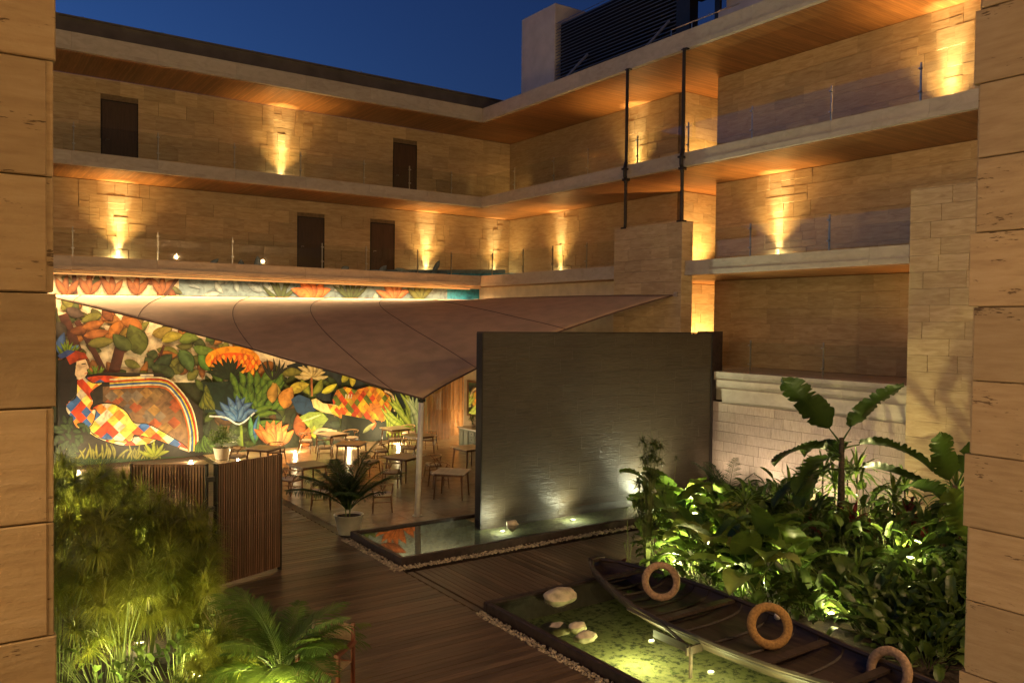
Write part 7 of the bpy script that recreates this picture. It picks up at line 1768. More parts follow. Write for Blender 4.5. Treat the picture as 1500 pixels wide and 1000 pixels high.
MB().tube([(.09, 0, 2.9), (.1, 0, 3.02)], .045, 10).box(.0, .2, -.02, .02, 2.92, 3.0).build('top_fitting', mt['blackmetal'], t)

# bamboo screens
def bamboo(x0, x1, y_, label, z1=3.0):
    t = thing('bamboo_screen', label, 'screen', (x0, y_, 0), group='bamboo screens beside the mural')
    n = int((x1-x0)/.055)
    for i in range(n):
        r_ = random.uniform(.019, .026); h = z1+random.uniform(-.05, .03)
        link('cane', cane_me[i % 4], t, (.03+i*.055, random.uniform(-.006, .006), 0), 0, (1, 1, h/3))
    MB().box(0, x1-x0, .03, .05, .35, .40).box(0, x1-x0, .03, .05, z1-.5, z1-.45).build('batten', mt['chairwood'], t)
    return t
cane_me = []
for k in range(4):
    pr = []
    z = 0
    while z < 3.0: 
        pr += [(.022, z+.02), (.022, min(3.0, z+.30)), (.026, min(3.0, z+.315))]; z += .33+.02*k
    cane_me.append(MB().lathe([(.024, 0)]+pr, 6).mesh('cane', mt['bamboo'], True))
bamboo(-2.9, -1.45, .05, 'reddish bamboo screen nearer the sail post')
bamboo(-1.25, .10, .80, 'brightly lit bamboo screen set back against the mural')

# service corner behind the dark wall
KW = MB().box(-1.72, -1.5, -9, -1.5, -.1, 3.3).build('cream_wall', mt['frost']); tag(KW, 'cream wall with framed mirror behind the sideboard', 'wall')
t = thing('wall_mirror', 'mirror in a dark wooden frame hanging on the cream wall', 'mirror', (-1.74, -2.5, 1.2))
MB().box(-.03, -.005, -.62, .55, .06, 1.35).build('mirror_glass', mt['mirror'], t)
MB().box(-.05, 0, -.7, .63, 0, .08).box(-.05, 0, -.7, .63, 1.35, 1.43).box(-.05, 0, .55, .63, .08, 1.35).box(-.05, 0, -.7, -.62, .08, 1.35).build('mirror_frame', mt['chairwood'], t)
t = thing('sideboard', 'green-grey painted sideboard with drawers against the cream wall', 'sideboard', (-2.3, -2.1, 0))
MB().box(.02, .55, -1.7, 0, .05, .76).build('cabinet_body', mt['cabinet'], t)
MB().box(-.04, .57, -1.74, .04, .76, .81).build('worktop', mt['tabletop'], t)
for i in range(3):
    dd = MB().box(0, .02, -.36-.36*i if i < 2 else -1.62, -.04-.36*i if i < 2 else -1.2, .1, .7).build('cabinet_door', mt['cabinet'], t)
    MB().box(-.012, 0, -.31-.36*i if i < 2 else -1.57, -.09-.36*i if i < 2 else -1.25, .15, .65).build('door_moulding', mt['cabinet'], dd)
for i in range(3):
    dd = MB().box(-.01, .02, -1.16, -.80, .1+.21*i, .29+.21*i).build('drawer', mt['cabinet'], t)
    MB().box(-.03, -.01, -1.0, -.96, .18+.21*i, .21+.21*i).build('knob', mt['blackmetal'], dd)

# tables
def make_table():
    t = thing('dining_table', 'x', 'table', (0, 0, 0), group='square dining tables on the patio')
    tp = bev(MB().box(-.47, .47, -.47, .47, .725, .75).build('tabletop', mt['tabletop'], t), .008)
    MB().box(-.40, .40, -.40, -.375, .655, .724).box(-.40, .40, .375, .40, .655, .724).box(-.40, -.375, -.375, .375, .655, .724).box(.375, .40, -.375, .375, .655, .724).build('apron', mt['chairwood'], t)
    lm = MB().tube([(0, 0, .72), (.045, .045, 0)], [.032, .017], 8).mesh('leg', mt['chairwood'], True)
    for k in range(4): link('leg', lm, t, (.365*(1 if k in (0, 3) else -1), .365*(1 if k < 2 else -1), 0), k*math.pi/2)
    return t
def make_chair():
    t = thing('dining_chair', 'x', 'chair', (0, 0, 0), group='round-backed dining chairs')
    # faces +y (toward the table); seat 0.45
    pr = [(-.235, -.17), (-.20, -.21), (0, -.225), (.20, -.21), (.235, -.17), (.245, .16), (.21, .20), (-.21, .20), (-.245, .16)]
    m_ = MB(); n = len(pr)
    for z, s_ in ((.425, .95), (.45, 1.0), (.475, .97), (.487, .85)): m_.v += [(x*s_, y_*s_, z) for x, y_ in pr]
    for q in range(3):
        for k in range(n): m_.f.append((q*n+k, q*n+(k+1) % n, (q+1)*n+(k+1) % n, (q+1)*n+k))
    m_.f += [tuple(reversed(range(n))), tuple(3*n+k for k in range(n))]
    m_.build('seat_cushion', mt['cushion'], t, True)
    MB().box(-.22, .22, .175, .20, .385, .425).box(-.22, .22, -.20, -.175, .385, .425).box(-.225, -.2, -.175, .175, .385, .425).box(.2, .225, -.175, .175, .385, .425).build('seat_frame', mt['chairwood'], t)
    for s_ in (-1, 1):
        MB().tube([(s_*.22, .18, .43), (s_*.25, .23, 0)], [.02, .013], 6).build('leg', mt['chairwood'], t, True)
        MB().tube([(s_*.27, .02, .70), (s_*.255, -.12, .55), (s_*.22, -.17, .42), (s_*.25, -.27, 0)], [.015, .02, .021, .013], 6).build('leg', mt['chairwood'], t, True)
    rail = [(math.cos(R(a))*.29, .06-math.sin(R(a))*.30 if a > 0 and a < 180 else .06, .70+.035*math.sin(R(max(0, min(180, a))))) for a in range(0, 181, 12)]
    rail = [(.285, .17, .69)]+rail+[(-.285, .17, .69)]
    MB().tube(rail, [.015]+[.019]*(len(rail)-2)+[.015], 8).build('back_rail', mt['palechair'], t, True)
    MB().tube([(0, -.20, .43), (0, -.232, .58), (-.07, -.235, .725)], .012, 5).tube([(0, -.232, .58), (.07, -.235, .725)], .012, 5).build('back_splat', mt['chairwood'], t)
    MB().tube([(-.235, .20, .22), (-.235, -.22, .22)], .011, 5).tube([(.235, .20, .22), (.235, -.22, .22)], .011, 5).tube([(-.235, 0, .22), (.235, 0, .22)], .011, 5).build('stretcher', mt['chairwood'], t)
    return t
tabs = [(-10.45, -3.18, 40, 'dining table by the mural, just behind the folding screen'), (-10.35, -6.9, 8, 'dining table nearest the timber deck, between the folding screen and the potted palm'),
        (-7.24, -1.08, 20, 'dining table in front of the orange lotus and lily pad of the mural'), (-7.55, -3.65, 45, 'dining table directly behind the top of the potted palm'),
        (-4.45, -.83, 5, 'farthest dining table, against the mural grasses'), (-4.62, -3.08, 12, 'dining table partly behind the sail post, near the bamboo screens'),
        (-7.28, -7.05, 25, 'dining table with a glass shaker, left of the sail post'), (-7.30, -10.06, 45, 'dining table right of the sail post beside the dark wall'),
        (-4.54, -6.54, 5, 'dining table at the edge of the dark wall near the sideboard')]
tp0 = make_table()
for i, (x, y, a, lb_) in enumerate(tabs):
    o = tp0 if i == 0 else copy_tree(tp0); o.location = (x, y, 0); o.rotation_euler.z = R(a); o['label'] = lb_
chs = [(-9.75, -2.3, 0, 'chair behind the mural-side table, seen over the folding screen'), (-11.15, -2.6, 0, 'chair half hidden by the folding screen beside the left table'), (-11.0, -7.3, 1, 'chair left of the table nearest the deck, beside the folding screen'),
       (-8.0, -.45, 2, 'chair against the mural, left of the lily-pad table'), (-6.2, -.55, 2, 'chair right of the lily-pad table'), (-7.95, -2.25, 2, 'chair in front of the lily-pad table, close to the palm top'),
       (-6.55, -3.95, 3, 'chair right of the table behind the palm'), (-4.95, -1.75, 4, 'chair with its back to the viewer at the farthest table'), (-3.6, -.3, 4, 'chair behind the farthest table beside the mural grasses'),
       (-5.35, -3.8, 5, 'chair in front of the table beside the sail post top'), (-3.75, -2.35, 5, 'chair next to the bamboo screen behind the sail post'), (-8.05, -7.75, 6, 'chair left of the shaker table, among the palm fronds'),
       (-6.35, -7.3, 6, 'chair right of the shaker table, turned beside the post'), (-6.95, -8.7, 7, 'chair behind the table right of the sail post'), (-6.5, -10.5, 7, 'chair at the edge of the dark wall right of the post'),
       (-10.93, -9.4, 8, 'chair at the front left of the potted palm'), (-9.7, -10.55, 9, 'chair at the front right of the potted palm'), (-9.55, -7.7, 1, 'chair hidden partly by the palm, right of the deck-side table'),
       (-7.85, -5.8, 6, 'chair behind the shaker table, right of the palm'), (-4.2, -7.4, 8, 'chair at the table near the sideboard, cut by the dark wall')]
face = {8: (-10.35, -8.4), 9: (-9.3, -9.2)}
ch0 = make_chair()
for i, (x, y, k, lb_) in enumerate(chs):
    tx, ty = (tabs[k][0], tabs[k][1]) if k < 8 else ((tabs[8][0], tabs[8][1]) if k == 8 and x > -6 else face.get(k, (x, y+1)))
    o = ch0 if i == 0 else copy_tree(ch0); o.location = (x, y, 0)
    o.rotation_euler.z = math.atan2(ty-y, tx-x)-math.pi/2+R(random.uniform(-9, 9)); o['label'] = lb_
t = thing('glass_shaker', 'small clear glass holder standing on the shaker table', 'table glass', (-6.98, -7.15, .75))
MB().lathe([(.03, 0), (.035, .02), (.028, .09), (.012, .14), (.012, .16)], 10).build('glass_body', mt['white'], t, True)

# folding slatted screen on the deck
FS = thing('folding_screen', 'tall dark slatted wooden folding screen standing on the deck', 'folding screen', (-15.1, -14.58, 0)); FO = Vector((15.1, 14.58, 0))
def fpanel(a, b, h0, h1):
    a = Vector((*a, 0)); b = Vector((*b, 0)); d = b-a; L = d.length; rz = math.atan2(d.y, d.x)
    p = bpy.data.objects.new('panel', MB().box(0, L, -.012, .012, h1-.05, h1).box(0, L, -.012, .012, h0, h0+.05).box(0, L, -.012, .012, (h0+h1)/2-.03, (h0+h1)/2+.03).mesh('panel', mt['screenwood'])); COL.objects.link(p)
    p.parent = FS; p.location = a+FO; p.rotation_euler.z = rz
    n = int(L/.052); st = L/n
    for i in range(n): link('slat', slat_me, p, (i*st+.004, 0, h0))
    MB().box(.01, L-.01, .012, .022, h0, h1).build('backing_board', mt['blackmetal'], p)
    [MB().box(q-.015, q+.015, -.05, .05, 0, h1+.01).build('side_frame', mt['blackmetal'], p) for q in (.015, L-.015)]
slat_me = MB().box(0, .030, -.034, -.012, 0, 2.24).mesh('slat', mt['screenwood'])
fpanel((-16.33, -13.78), (-15.17, -14.56), .06, 2.31); fpanel((-15.05, -14.62), (-13.63, -14.06), .06, 2.31)
for zz in (.3, .85, 1.45, 2.0): MB().box(-.09, .07, -.03, .05, zz, zz+.09).build('hinge', mt['blackmetal'], FS, loc=(-.01, -.02, 0))

# director's chair on the deck
t = thing('director_chair', 'cream canvas chair with red-brown wooden frame at the bottom edge by the palms', 'chair', (-15.0, -19.86, 0), R(-50))
for s_ in (-1, 1):
    MB().box(s_*.29-.02, s_*.29+.02, -.24, -.19, 0, .66).build('leg', mt['redwood'], t); MB().box(s_*.29-.02, s_*.29+.02, .19, .24, 0, .95).build('leg', mt['redwood'], t)
    MB().box(s_*.29-.03, s_*.29+.03, -.27, .26, .66, .70).build('armrest', mt['redwood'], t)
bk = MB(); 
for k in range(7):
    a = (k/6-.5); bk.v += [(a*.56, .215+.03*math.cos(a*3), .70), (a*.56, .215+.03*math.cos(a*3), .92)]
for k in range(6): bk.f.append((2*k, 2*k+2, 2*k+3, 2*k+1))
o = bk.build('back_canvas', mt['canvas'], t); mo = o.modifiers.new('t', 'SOLIDIFY'); mo.thickness = .012
st_ = MB()
for k in range(7):
    a = (k/6-.5); st_.v += [(a*.56, -.2, .44-.03*math.cos(a*3)), (a*.56, .2, .44-.03*math.cos(a*3))]
for k in range(6): st_.f.append((2*k, 2*k+2, 2*k+3, 2*k+1))
o = st_.build('seat_canvas', mt['canvas'], t); mo = o.modifiers.new('t', 'SOLIDIFY'); mo.thickness = .012
for y0_, z0_ in ((-.225, .40), (.20, .40), (-.225, .08)): MB().box(-.27, .27, y0_, y0_+.025, z0_, z0_+.04).build('cross_rail', mt['redwood'], t)

# ------------------------------------------------------------------ pond things
def rock(x, y, z, sx, sy, sz, seed, label, grp=None):
    m_ = MB(); nu_, nv_ = 28, 16
    for j in range(nv_+1):
        for i in range(nu_):
            th = 2*math.pi*i/nu_; ph_ = math.pi*j/nv_; d = Vector((math.sin(ph_)*math.cos(th), math.sin(ph_)*math.sin(th), math.cos(ph_)))
            q = 1+.28*mn.noise(d*1.3+Vector((seed, 0, 0)))+.10*mn.noise(d*4+Vector((seed, 3, 0)))+.03*mn.noise(d*11+Vector((seed, 0, 5)))
            m_.v.append((d.x*sx*q, d.y*sy*q, d.z*sz*q))
    for j in range(nv_):
        for i in range(nu_): m_.f.append((j*nu_+i, (j+1)*nu_+i, (j+1)*nu_+(i+1) % nu_, j*nu_+(i+1) % nu_))
    o = m_.build('rock', mt['rock'], None, True, (x, y, z)); tag(o, label, 'rock', grp); return o
rock(-10.16, -18.72, .14, .31, .22, .15, 1.2, 'largest pale boulder in the far corner of the algae pond')
rock(-10.78, -19.95, .10, .16, .12, .08, 4.4, 'upper of the two small rocks in the middle of the pond')
rock(-10.93, -20.33, .10, .19, .13, .08, 8.1, 'lower of the two small rocks in the middle of the pond')
rock(-11.02, -19.70, .045, .26, .22, .09, 6.6, 'flat dark rock just under the pond water beside the two small rocks')
rock(-7.9, -13.95, .10, .16, .13, .14, 2.5, 'small pale stone at the foot of the dark wall left end')

# old dugout canoe
CN = thing('canoe', 'old weathered wooden canoe lying along the pond', 'canoe', (-9.1, -21.8, 0)); 
import bisect
LG = [(-8.62, -17.75), (-8.98, -18.2), (-9.37, -18.99), (-9.67, -19.68), (-9.93, -20.4), (-10.03, -21.17), (-10.05, -22.3), (-9.95, -23.2), (-9.75, -24.2), (-9.45, -25.4), (-9.1, -26.4)]
RG = [(-8.52, -17.72), (-8.32, -18.2), (-8.20, -18.99), (-8.15, -19.68), (-8.15, -20.4), (-8.2, -21.17), (-8.3, -22.0), (-8.45, -23.0), (-8.62, -24.1), (-8.8, -25.4), (-9.0, -26.4)]
RG = [(-8.52, -17.72), (-8.32, -18.2), (-8.20, -18.99), (-8.15, -19.68), (-8.17, -20.4), (-8.22, -21.17), (-8.32, -22.3), (-8.47, -23.2), (-8.62, -24.2), (-8.8, -25.4), (-9.0, -26.4)]
hull = MB(); ns = 9; NZ = len(LG)
zg = [.30, .32, .34, .36, .38, .38, .38, .38, .40, .43, .48]
for k in range(NZ):
    l_, r_ = Vector((*LG[k], zg[k])), Vector((*RG[k], zg[k])); 
    for q in range(ns):
        t_ = q/(ns-1); a = math.pi*t_; p = l_.lerp(r_, .5-.5*math.cos(a)*1.0); dpt = (.23 if 0 < k < NZ-1 else .10)*(math.sin(a)**.6)
        hull.v.append((p.x+9.1, p.y+21.8, zg[k]-dpt))
for k in range(NZ-1):
    for q in range(ns-1): a = k*ns+q; hull.f.append((a, a+1, a+ns+1, a+ns))
o = hull.build('hull', mt['canoe'], CN, True); mo = o.modifiers.new('s', 'SUBSURF'); mo.levels = 2; mo.render_levels = 2; mo = o.modifiers.new('t', 'SOLIDIFY'); mo.thickness = .045; mo.offset = 1
for G in (LG, RG):
    pts = [(p[0]+9.1, p[1]+21.8, zg[k]+.015) for k, p in enumerate(G)]
    mm = MB().tube(pts, .04, 6); mm.build('gunwale', mt['canoe'], CN, False)
for k, (y_, w) in enumerate(((-18.9, .03), (-20.95, .05), (-22.9, .03), (-23.95, .04), (-25, .04))):
    xl = min(LG, key=lambda p: abs(p[1]-y_))[0]; xr = min(RG, key=lambda p: abs(p[1]-y_))[0]
    MB().box(xl+9.12, xr+9.08, y_+21.8-.07, y_+21.8+.07, .335, .335+w).build('thwart', mt['canoe'], CN)
MB().box(.40, .72, 3.93, 4.05, .30, .37).build('bow_block', mt['canoe'], CN)
for k in range(1, NZ-1):
    for f in (0, .5):
        if k == NZ-2 and f: continue
        l_ = Vector((*LG[k], zg[k])).lerp(Vector((*LG[k+1], zg[k+1])), f); r_ = Vector((*RG[k], zg[k])).lerp(Vector((*RG[k+1], zg[k+1])), f); pts = []
        for q in range(9):
            a = math.pi*q/8; p = l_.lerp(r_, .5-.5*math.cos(a)); pts.append((p.x+9.1, p.y+21.8, l_.z-.21*(math.sin(a)**.6)+.0))
        MB().tube(pts, .022, 4).build('rib', mt['canoe'], CN)
# broken side plank and bracket over the water
pl_ = MB(); pl_.tube([(-.95, 1.45, .38), (-.98, .6, .36), (-1.15, .05, .34)], .03, 5); pl_.build('loose_strake', mt['canoe'], CN)
MB().box(-1.20, -1.17, -.10, .62, .24, .36).box(-1.26, -.92, -.13, -.10, .22, .34).box(-1.22, -1.18, -.17, -.13, -.1, .36).build('side_bracket', mt['canoe'], CN)
def ring(label, c, tiltax, rad, tube_r, mat, cat='ring'):
    m_ = MB(); n = 48; k_ = 14
    for i in range(n):
        a = 2*math.pi*i/n
        for j in range(k_):
            b = 2*math.pi*j/k_; rr = tube_r*(1+.04*math.sin(a*3)+.02*math.sin(a*31+b)); q = rad+rr*math.cos(b)
            m_.v.append((q*math.cos(a), q*math.sin(a), rr*math.sin(b)*.8))
    for i in range(n):
        for j in range(k_): m_.f.append((i*k_+j, ((i+1) % n)*k_+j, ((i+1) % n)*k_+(j+1) % k_, i*k_+(j+1) % k_))
    o = m_.build('rope_ring', mat, None, True, c); o.rotation_euler = Vector(tiltax).to_track_quat('Z', 'Y').to_euler(); tag(o, label, cat, 'ring-shaped floats resting in the canoe')
    # wrapped coils
    return o
ring('pinkish ring-shaped float leaning at the bow of the canoe', (-9.1, -20.14, .61), (-.62, -.75, .28), .265, .060, mt['ringpale'])
ring('ochre ring-shaped float leaning in the middle of the canoe', (-8.99, -22.30, .50), (-.55, -.70, .35), .27, .068, mt['ring'])
ring('pale ring-shaped float standing edge-on near the stern of the canoe', (-8.70, -24.02, .36), (-.95, .05, .30), .265, .064, mt['ringpale'])
t = thing('jar', 'small pale jar lying beside the ochre ring on the canoe edge', 'jar', (-8.42, -22.0, .43), R(30)); o = MB().tube([(0, 0, 0), (.12, 0, .0)], .05, 12).build('jar_body', mt['pot'], t, True); MB().tube([(.12, 0, 0), (.14, 0, 0)], .055, 12).build('jar_lid', mt['steel'], t)
# ================================================================== PLANTS
def blade(mb, base, d0, L, w, droop=.5, n=5, fold=.15, prof=None, twist=0.0, wavy=0, rnd=random):
    """a leaf as a curved strip with a mid fold; d0 start direction"""
    d = Vector(d0).normalized(); p = Vector(base); side = d.cross(Vector((0, 0, 1)))
    if side.length < .05: side = Vector((math.cos(twist), math.sin(twist), 0))
    side.normalize(); i0 = len(mb.v); st = L/n
    for k in range(n+1):
        t = k/n; ww = w*.5*(prof(t) if prof else math.sin(math.pi*min(1, .08+.92*t))**.7*(1 if t < 1 else 0))
        if wavy: ww *= 1+rnd.uniform(-wavy, wavy)
        up = side.cross(d).normalized(); s2 = side
        mb.v += [tuple(p-s2*ww+up*ww*fold), tuple(p), tuple(p+s2*ww+up*ww*fold)]
        d = (d+Vector((0, 0, -droop*st/L*1.0))).normalized(); p = p+d*st
    for k in range(n):
        a = i0+3*k; mb.f += [(a, a+1, a+4, a+3), (a+1, a+2, a+5, a+4)]
    return p
def spread(a, el): return Vector((math.cos(a)*math.cos(el), math.sin(a)*math.cos(el), math.sin(el)))
PROT = {}
# papyrus umbel, stem
def umbel(n, L, seed, w=.006):
    r_ = random.Random(seed); m_ = MB()
    for i in range(n):
        a = r_.uniform(0, 2*math.pi); el = R(r_.uniform(-10, 85)); blade(m_, (0, 0, 0), spread(a, el), L*r_.uniform(.6, 1.1), w*r_.uniform(.7, 1.4), r_.uniform(.9, 2.4), 5, 0, lambda t: 1-t*.8, a)
    return m_
for k in range(4):
    PROT['umb%d' % k] = umbel(150, .42, k, .009).mesh('umbel', mt['grass_leaf']); PROT['umbs%d' % k] = umbel(170, .36, 10+k).mesh('umbel', mt['straw'])
    PROT['umbc%d' % k] = umbel(34, .2, 20+k, .012).mesh('umbel', mt['bush'])
def papyrus(x, y, n, h, spreadr, label, grp, mat='umb', seed=0, z=0.05, sc=1.0):
    r_ = random.Random(seed); t = thing('papyrus_plant', label, 'papyrus', (x, y, z), group=grp)
    st = MB()
    for i in range(n):
        a = r_.uniform(0, 6.28); q = r_.uniform(0, 1)**.6; hh = h*r_.uniform(.38, 1.05); ex, ey = math.cos(a)*q*spreadr, math.sin(a)*q*spreadr
        pts = [(ex*.2, ey*.2, 0), (ex*.35, ey*.35, hh*.5), (ex*.8, ey*.8, hh*.9), (ex, ey, hh)]
        st.tube(pts, [.008, .007, .005, .004], 4, cap=False)
        s_ = r_.uniform(.75, 1.25)*sc
        o = link('umbel', PROT['%s%d' % (mat, r_.randrange(4))], t, (ex, ey, hh), r_.uniform(0, 6.28), (s_, s_, s_*r_.uniform(.8, 1.1)))
        o.rotation_euler = (r_.uniform(-.35, .35), r_.uniform(-.35, .35), r_.uniform(0, 6.28))
    st.build('stems', mt['stem'], t); return t
def frond_mesh(L, nl, ll, lw, mat, arch=1.2, seed=0, vee=.5):
    r_ = random.Random(seed); m_ = MB(); pts = []; d = Vector((.5, 0, 1)).normalized(); p = Vector((0, 0, 0)); n = 14
    for k in range(n+1):
        pts.append(p.copy()); d = (d+Vector((.05, 0, -arch/n))).normalized(); p = p+d*L/n
    m_.tube(pts, [.012*(1-.8*k/n) for k in range(n+1)], 4, cap=False)
    for i in range(nl):
        t = .18+.8*i/nl; f = t*n; k = int(f); q = pts[k].lerp(pts[min(k+1, n)], f-k); dd = (pts[min(k+1, n)]-pts[max(0, k-1)]).normalized()
        for s_ in (-1, 1):
            up = Vector((0, s_, 0)).cross(dd)*s_*-1
            v = (dd*.75+Vector((0, s_*.95, 0))+up*vee*.0+Vector((0, 0, .35))).normalized()
            blade(m_, q, v, ll*math.sin(math.pi*(.12+.8*t))*r_.uniform(.85, 1.1), lw, r_.uniform(.6, 1.2), 4, .2)
    return m_.mesh('frond', mat)
for k in range(3):
    PROT['areca%d' % k] = frond_mesh(1.3+.15*k, 38, .42, .024, mt['palm'], 1.25, k)
    PROT['dark%d' % k] = frond_mesh(1.05+.18*k, 36, .32, .022, mt['darkpalm'], .55, 5+k)
def palm(x, y, n, label, kind='areca', z=0.05, sc=1.0, grp=None, seed=0, stem=True, name='areca_palm', tilt=(0.05, .55)):
    r_ = random.Random(seed); t = thing(name, label, 'palm', (x, y, z), group=grp)
    if stem:
        m_ = MB()
        for i in range(7):
            a = r_.uniform(0, 6.28); m_.tube([(.04*math.cos(a), .04*math.sin(a), 0), (.12*math.cos(a), .12*math.sin(a), .5*sc)], .012, 5)
        m_.build('stems', mt['stem'], t)
    for i in range(n):
        a = 2*math.pi*i/n*1.618*3+r_.uniform(-.3, .3); s_ = sc*r_.uniform(.75, 1.15)
        o = link('frond', PROT['%s%d' % (kind, r_.randrange(3))], t, (.05*math.cos(a), .05*math.sin(a), .15*sc), 0, (s_,)*3)
        o.rotation_euler = (r_.uniform(-.15, .15), r_.uniform(*tilt)-.25, a)
    return t
def big_leaf(L, w, mat, seed, petiole=.5, droop=1.1, heart=False, tear=.12, n=22):
    """starts along +z, bends towards +x by 'droop' radians in all; width along y"""
    r_ = random.Random(seed); m_ = MB(); p = Vector((0, 0, 0)); pts = []; ang = 0.0; n = n if L < 1 else 44
    for k in range(6): pts.append(p.copy()); p = p+Vector((math.sin(ang), 0, math.cos(ang)))*petiole/5; ang += droop*.03
    m_.tube(pts, [.026*(1-.5*k/5)*(L/1.4)**.5 for k in range(6)], 6, cap=False)
    p = pts[-1]; i0 = len(m_.v); rows = []
    for k in range(n+1):
        t = k/n; d = Vector((math.sin(ang), 0, math.cos(ang))); up = Vector((-math.cos(ang), 0, math.sin(ang)))
        if heart: pr = max(.02, (.80+.9*t) if t < .22 else (1.0-((t-.22)/.78)**2.0)*1.0)
        else: pr = max(.02, min(1, (t*5+.15))**.7*(1-max(0, (t-.55)/.45)**2.4)*(.93+.07*math.sin(t*9)))
        jl, jr = [(1-(abs(r_.gauss(0, tear)) if r_.random() < .6 else 0)) if 0 < k < n else 1 for _ in (0, 1)]
        if L > 1 and r_.random() < .13 and 5 < k < n-3: jl *= r_.uniform(.15, .6)
        if L > 1 and r_.random() < .13 and 5 < k < n-3: jr *= r_.uniform(.15, .6)
        und = .025*w*math.sin(k*1.9); row = []
        for s_, f in ((-1, 1.0), (-1, .5), (0, 0), (1, .5), (1, 1.0)):
            j_ = jl if s_ < 0 else jr; hw = w*.5*pr*f*(j_ if f == 1 else 1)
            back = -d*L*.17*f if heart and t < .2 else Vector((0, 0, 0))
            row.append(p+Vector((0, s_, 0))*hw+up*(f*w*.13+(und if f == 1 else 0))+back)
        rows.append(row); ang += droop/n*.82; p = p+d*L/n
    for row in rows: m_.v += [tuple(q) for q in row]
    for k in range(n):
        for c in range(4): a = i0+k*5+c; m_.f.append((a, a+1, a+6, a+5))
    return m_.mesh('leaf', mat, True)
RV, CV, UV_ = Vector((.822, -.569, 0)), Vector((-.569, -.822, 0)), Vector((0, 0, 1))
def oleaf(t, proto, base, d, bend, s_):
    """leaf set by its growing direction and the side it bends to"""
    z = Vector(d).normalized(); x = Vector(bend); x = (x-z*x.dot(z)).normalized(); y = z.cross(x)
    o = link('leaf', PROT[proto], t, base, 0, (s_,)*3); o.rotation_euler = Matrix((x, y, z)).transposed().to_euler(); return o
for k in range(4):
    PROT['ban%d' % k] = big_leaf(1.65, .66, mt['banana'], k, .42, .8+.25*k, tear=.06)
    PROT['banl%d' % k] = big_leaf(1.55, .60, mt['bananalit'], 40+k, .5, .7+.3*k, tear=.05)
    PROT['ear%d' % k] = big_leaf(.44, .36, mt['ear'] if k < 3 else mt['earpale'], 10+k, .55, 1.0+.3*k, heart=True, tear=.02)
    PROT['bl%d' % k] = big_leaf(.46, .20, mt['bush'], 20+k, .22, .9+.3*k, tear=.03)
    PROT['rd%d' % k] = big_leaf(.50, .13, mt['red'], 30+k, .06, .9+.3*k, tear=.03)
def tree_leaves(name, label, cat, x, y, z, specs, trunk=None, grp=None, trmat='darktrunk'):
    """specs: (proto, azimuth deg, lean deg from vertical, scale, height)"""
    t = thing(name, label, cat, (x, y, z), group=grp)
    if trunk:
        (MB().tube(trunk[0], trunk[1], 10)).build('trunk', mt[trmat], t, True)
    for (pr, az, lean, s_, h, *off) in specs:
        ox, oy = off if off else (0, 0)
        o = link('leaf', PROT[pr], t, (ox, oy, h), 0, (s_,)*3); o.rotation_euler = (0, R(lean+14), R(az))
    return t
def rosette(x, y, z, n, L, w, mat, label, name, cat, seed, grp=None, droop=1.2, el=(25, 80), stemh=0.0, fold=.3, trunk='trunk'):
    r_ = random.Random(seed); t = thing(name, label, cat, (x, y, z), group=grp)
    if stemh: MB().tube([(0, 0, 0), (.02, .01, stemh*.5), (0, 0, stemh)], [.03, .026, .02], 6).build('trunk', mt[trunk], t, True)
    for i in range(n):
        m_ = MB(); a = i*2.399+r_.uniform(-.2, .2); e = R(el[0]+(el[1]-el[0])*(i/n)+r_.uniform(-6, 6))
        blade(m_, (0, 0, stemh), spread(a, e), L*r_.uniform(.8, 1.1), w*r_.uniform(.8, 1.15), droop*r_.uniform(.7, 1.2), 7, fold)
        m_.build('leaf', mt[mat], t, True)
    return t
def shrub(x, y, z, rad, h, n, proto, label, seed, grp=None, lean=(15, 95), sc=(.6, 1.1), name='leafy_shrub', cat='shrub', zmin=.1):
    r_ = random.Random(seed); t = thing(name, label, cat, (x, y, z), group=grp); ms = MB()
    for i in range(n):
        a = r_.uniform(0, 6.28); q = r_.uniform(0, 1)**.5*rad; hh = h*(zmin+(1-zmin)*r_.random()*(1-.45*(q/rad)**2)); s_ = r_.uniform(*sc)
        X, Y = q*math.cos(a), q*math.sin(a)
        ms.tube([(X*.5, Y*.5, 0), (X, Y, hh)], .006, 4, cap=False)
        o = link('leaf', PROT['%s%d' % (proto, r_.randrange(4))], t, (X, Y, hh), 0, (s_,)*3); o.rotation_euler = (r_.uniform(-.3, .3), R(r_.uniform(*lean)-30), a+r_.uniform(-.8, .8))
    ms.build('stems', mt['stem'], t); return t

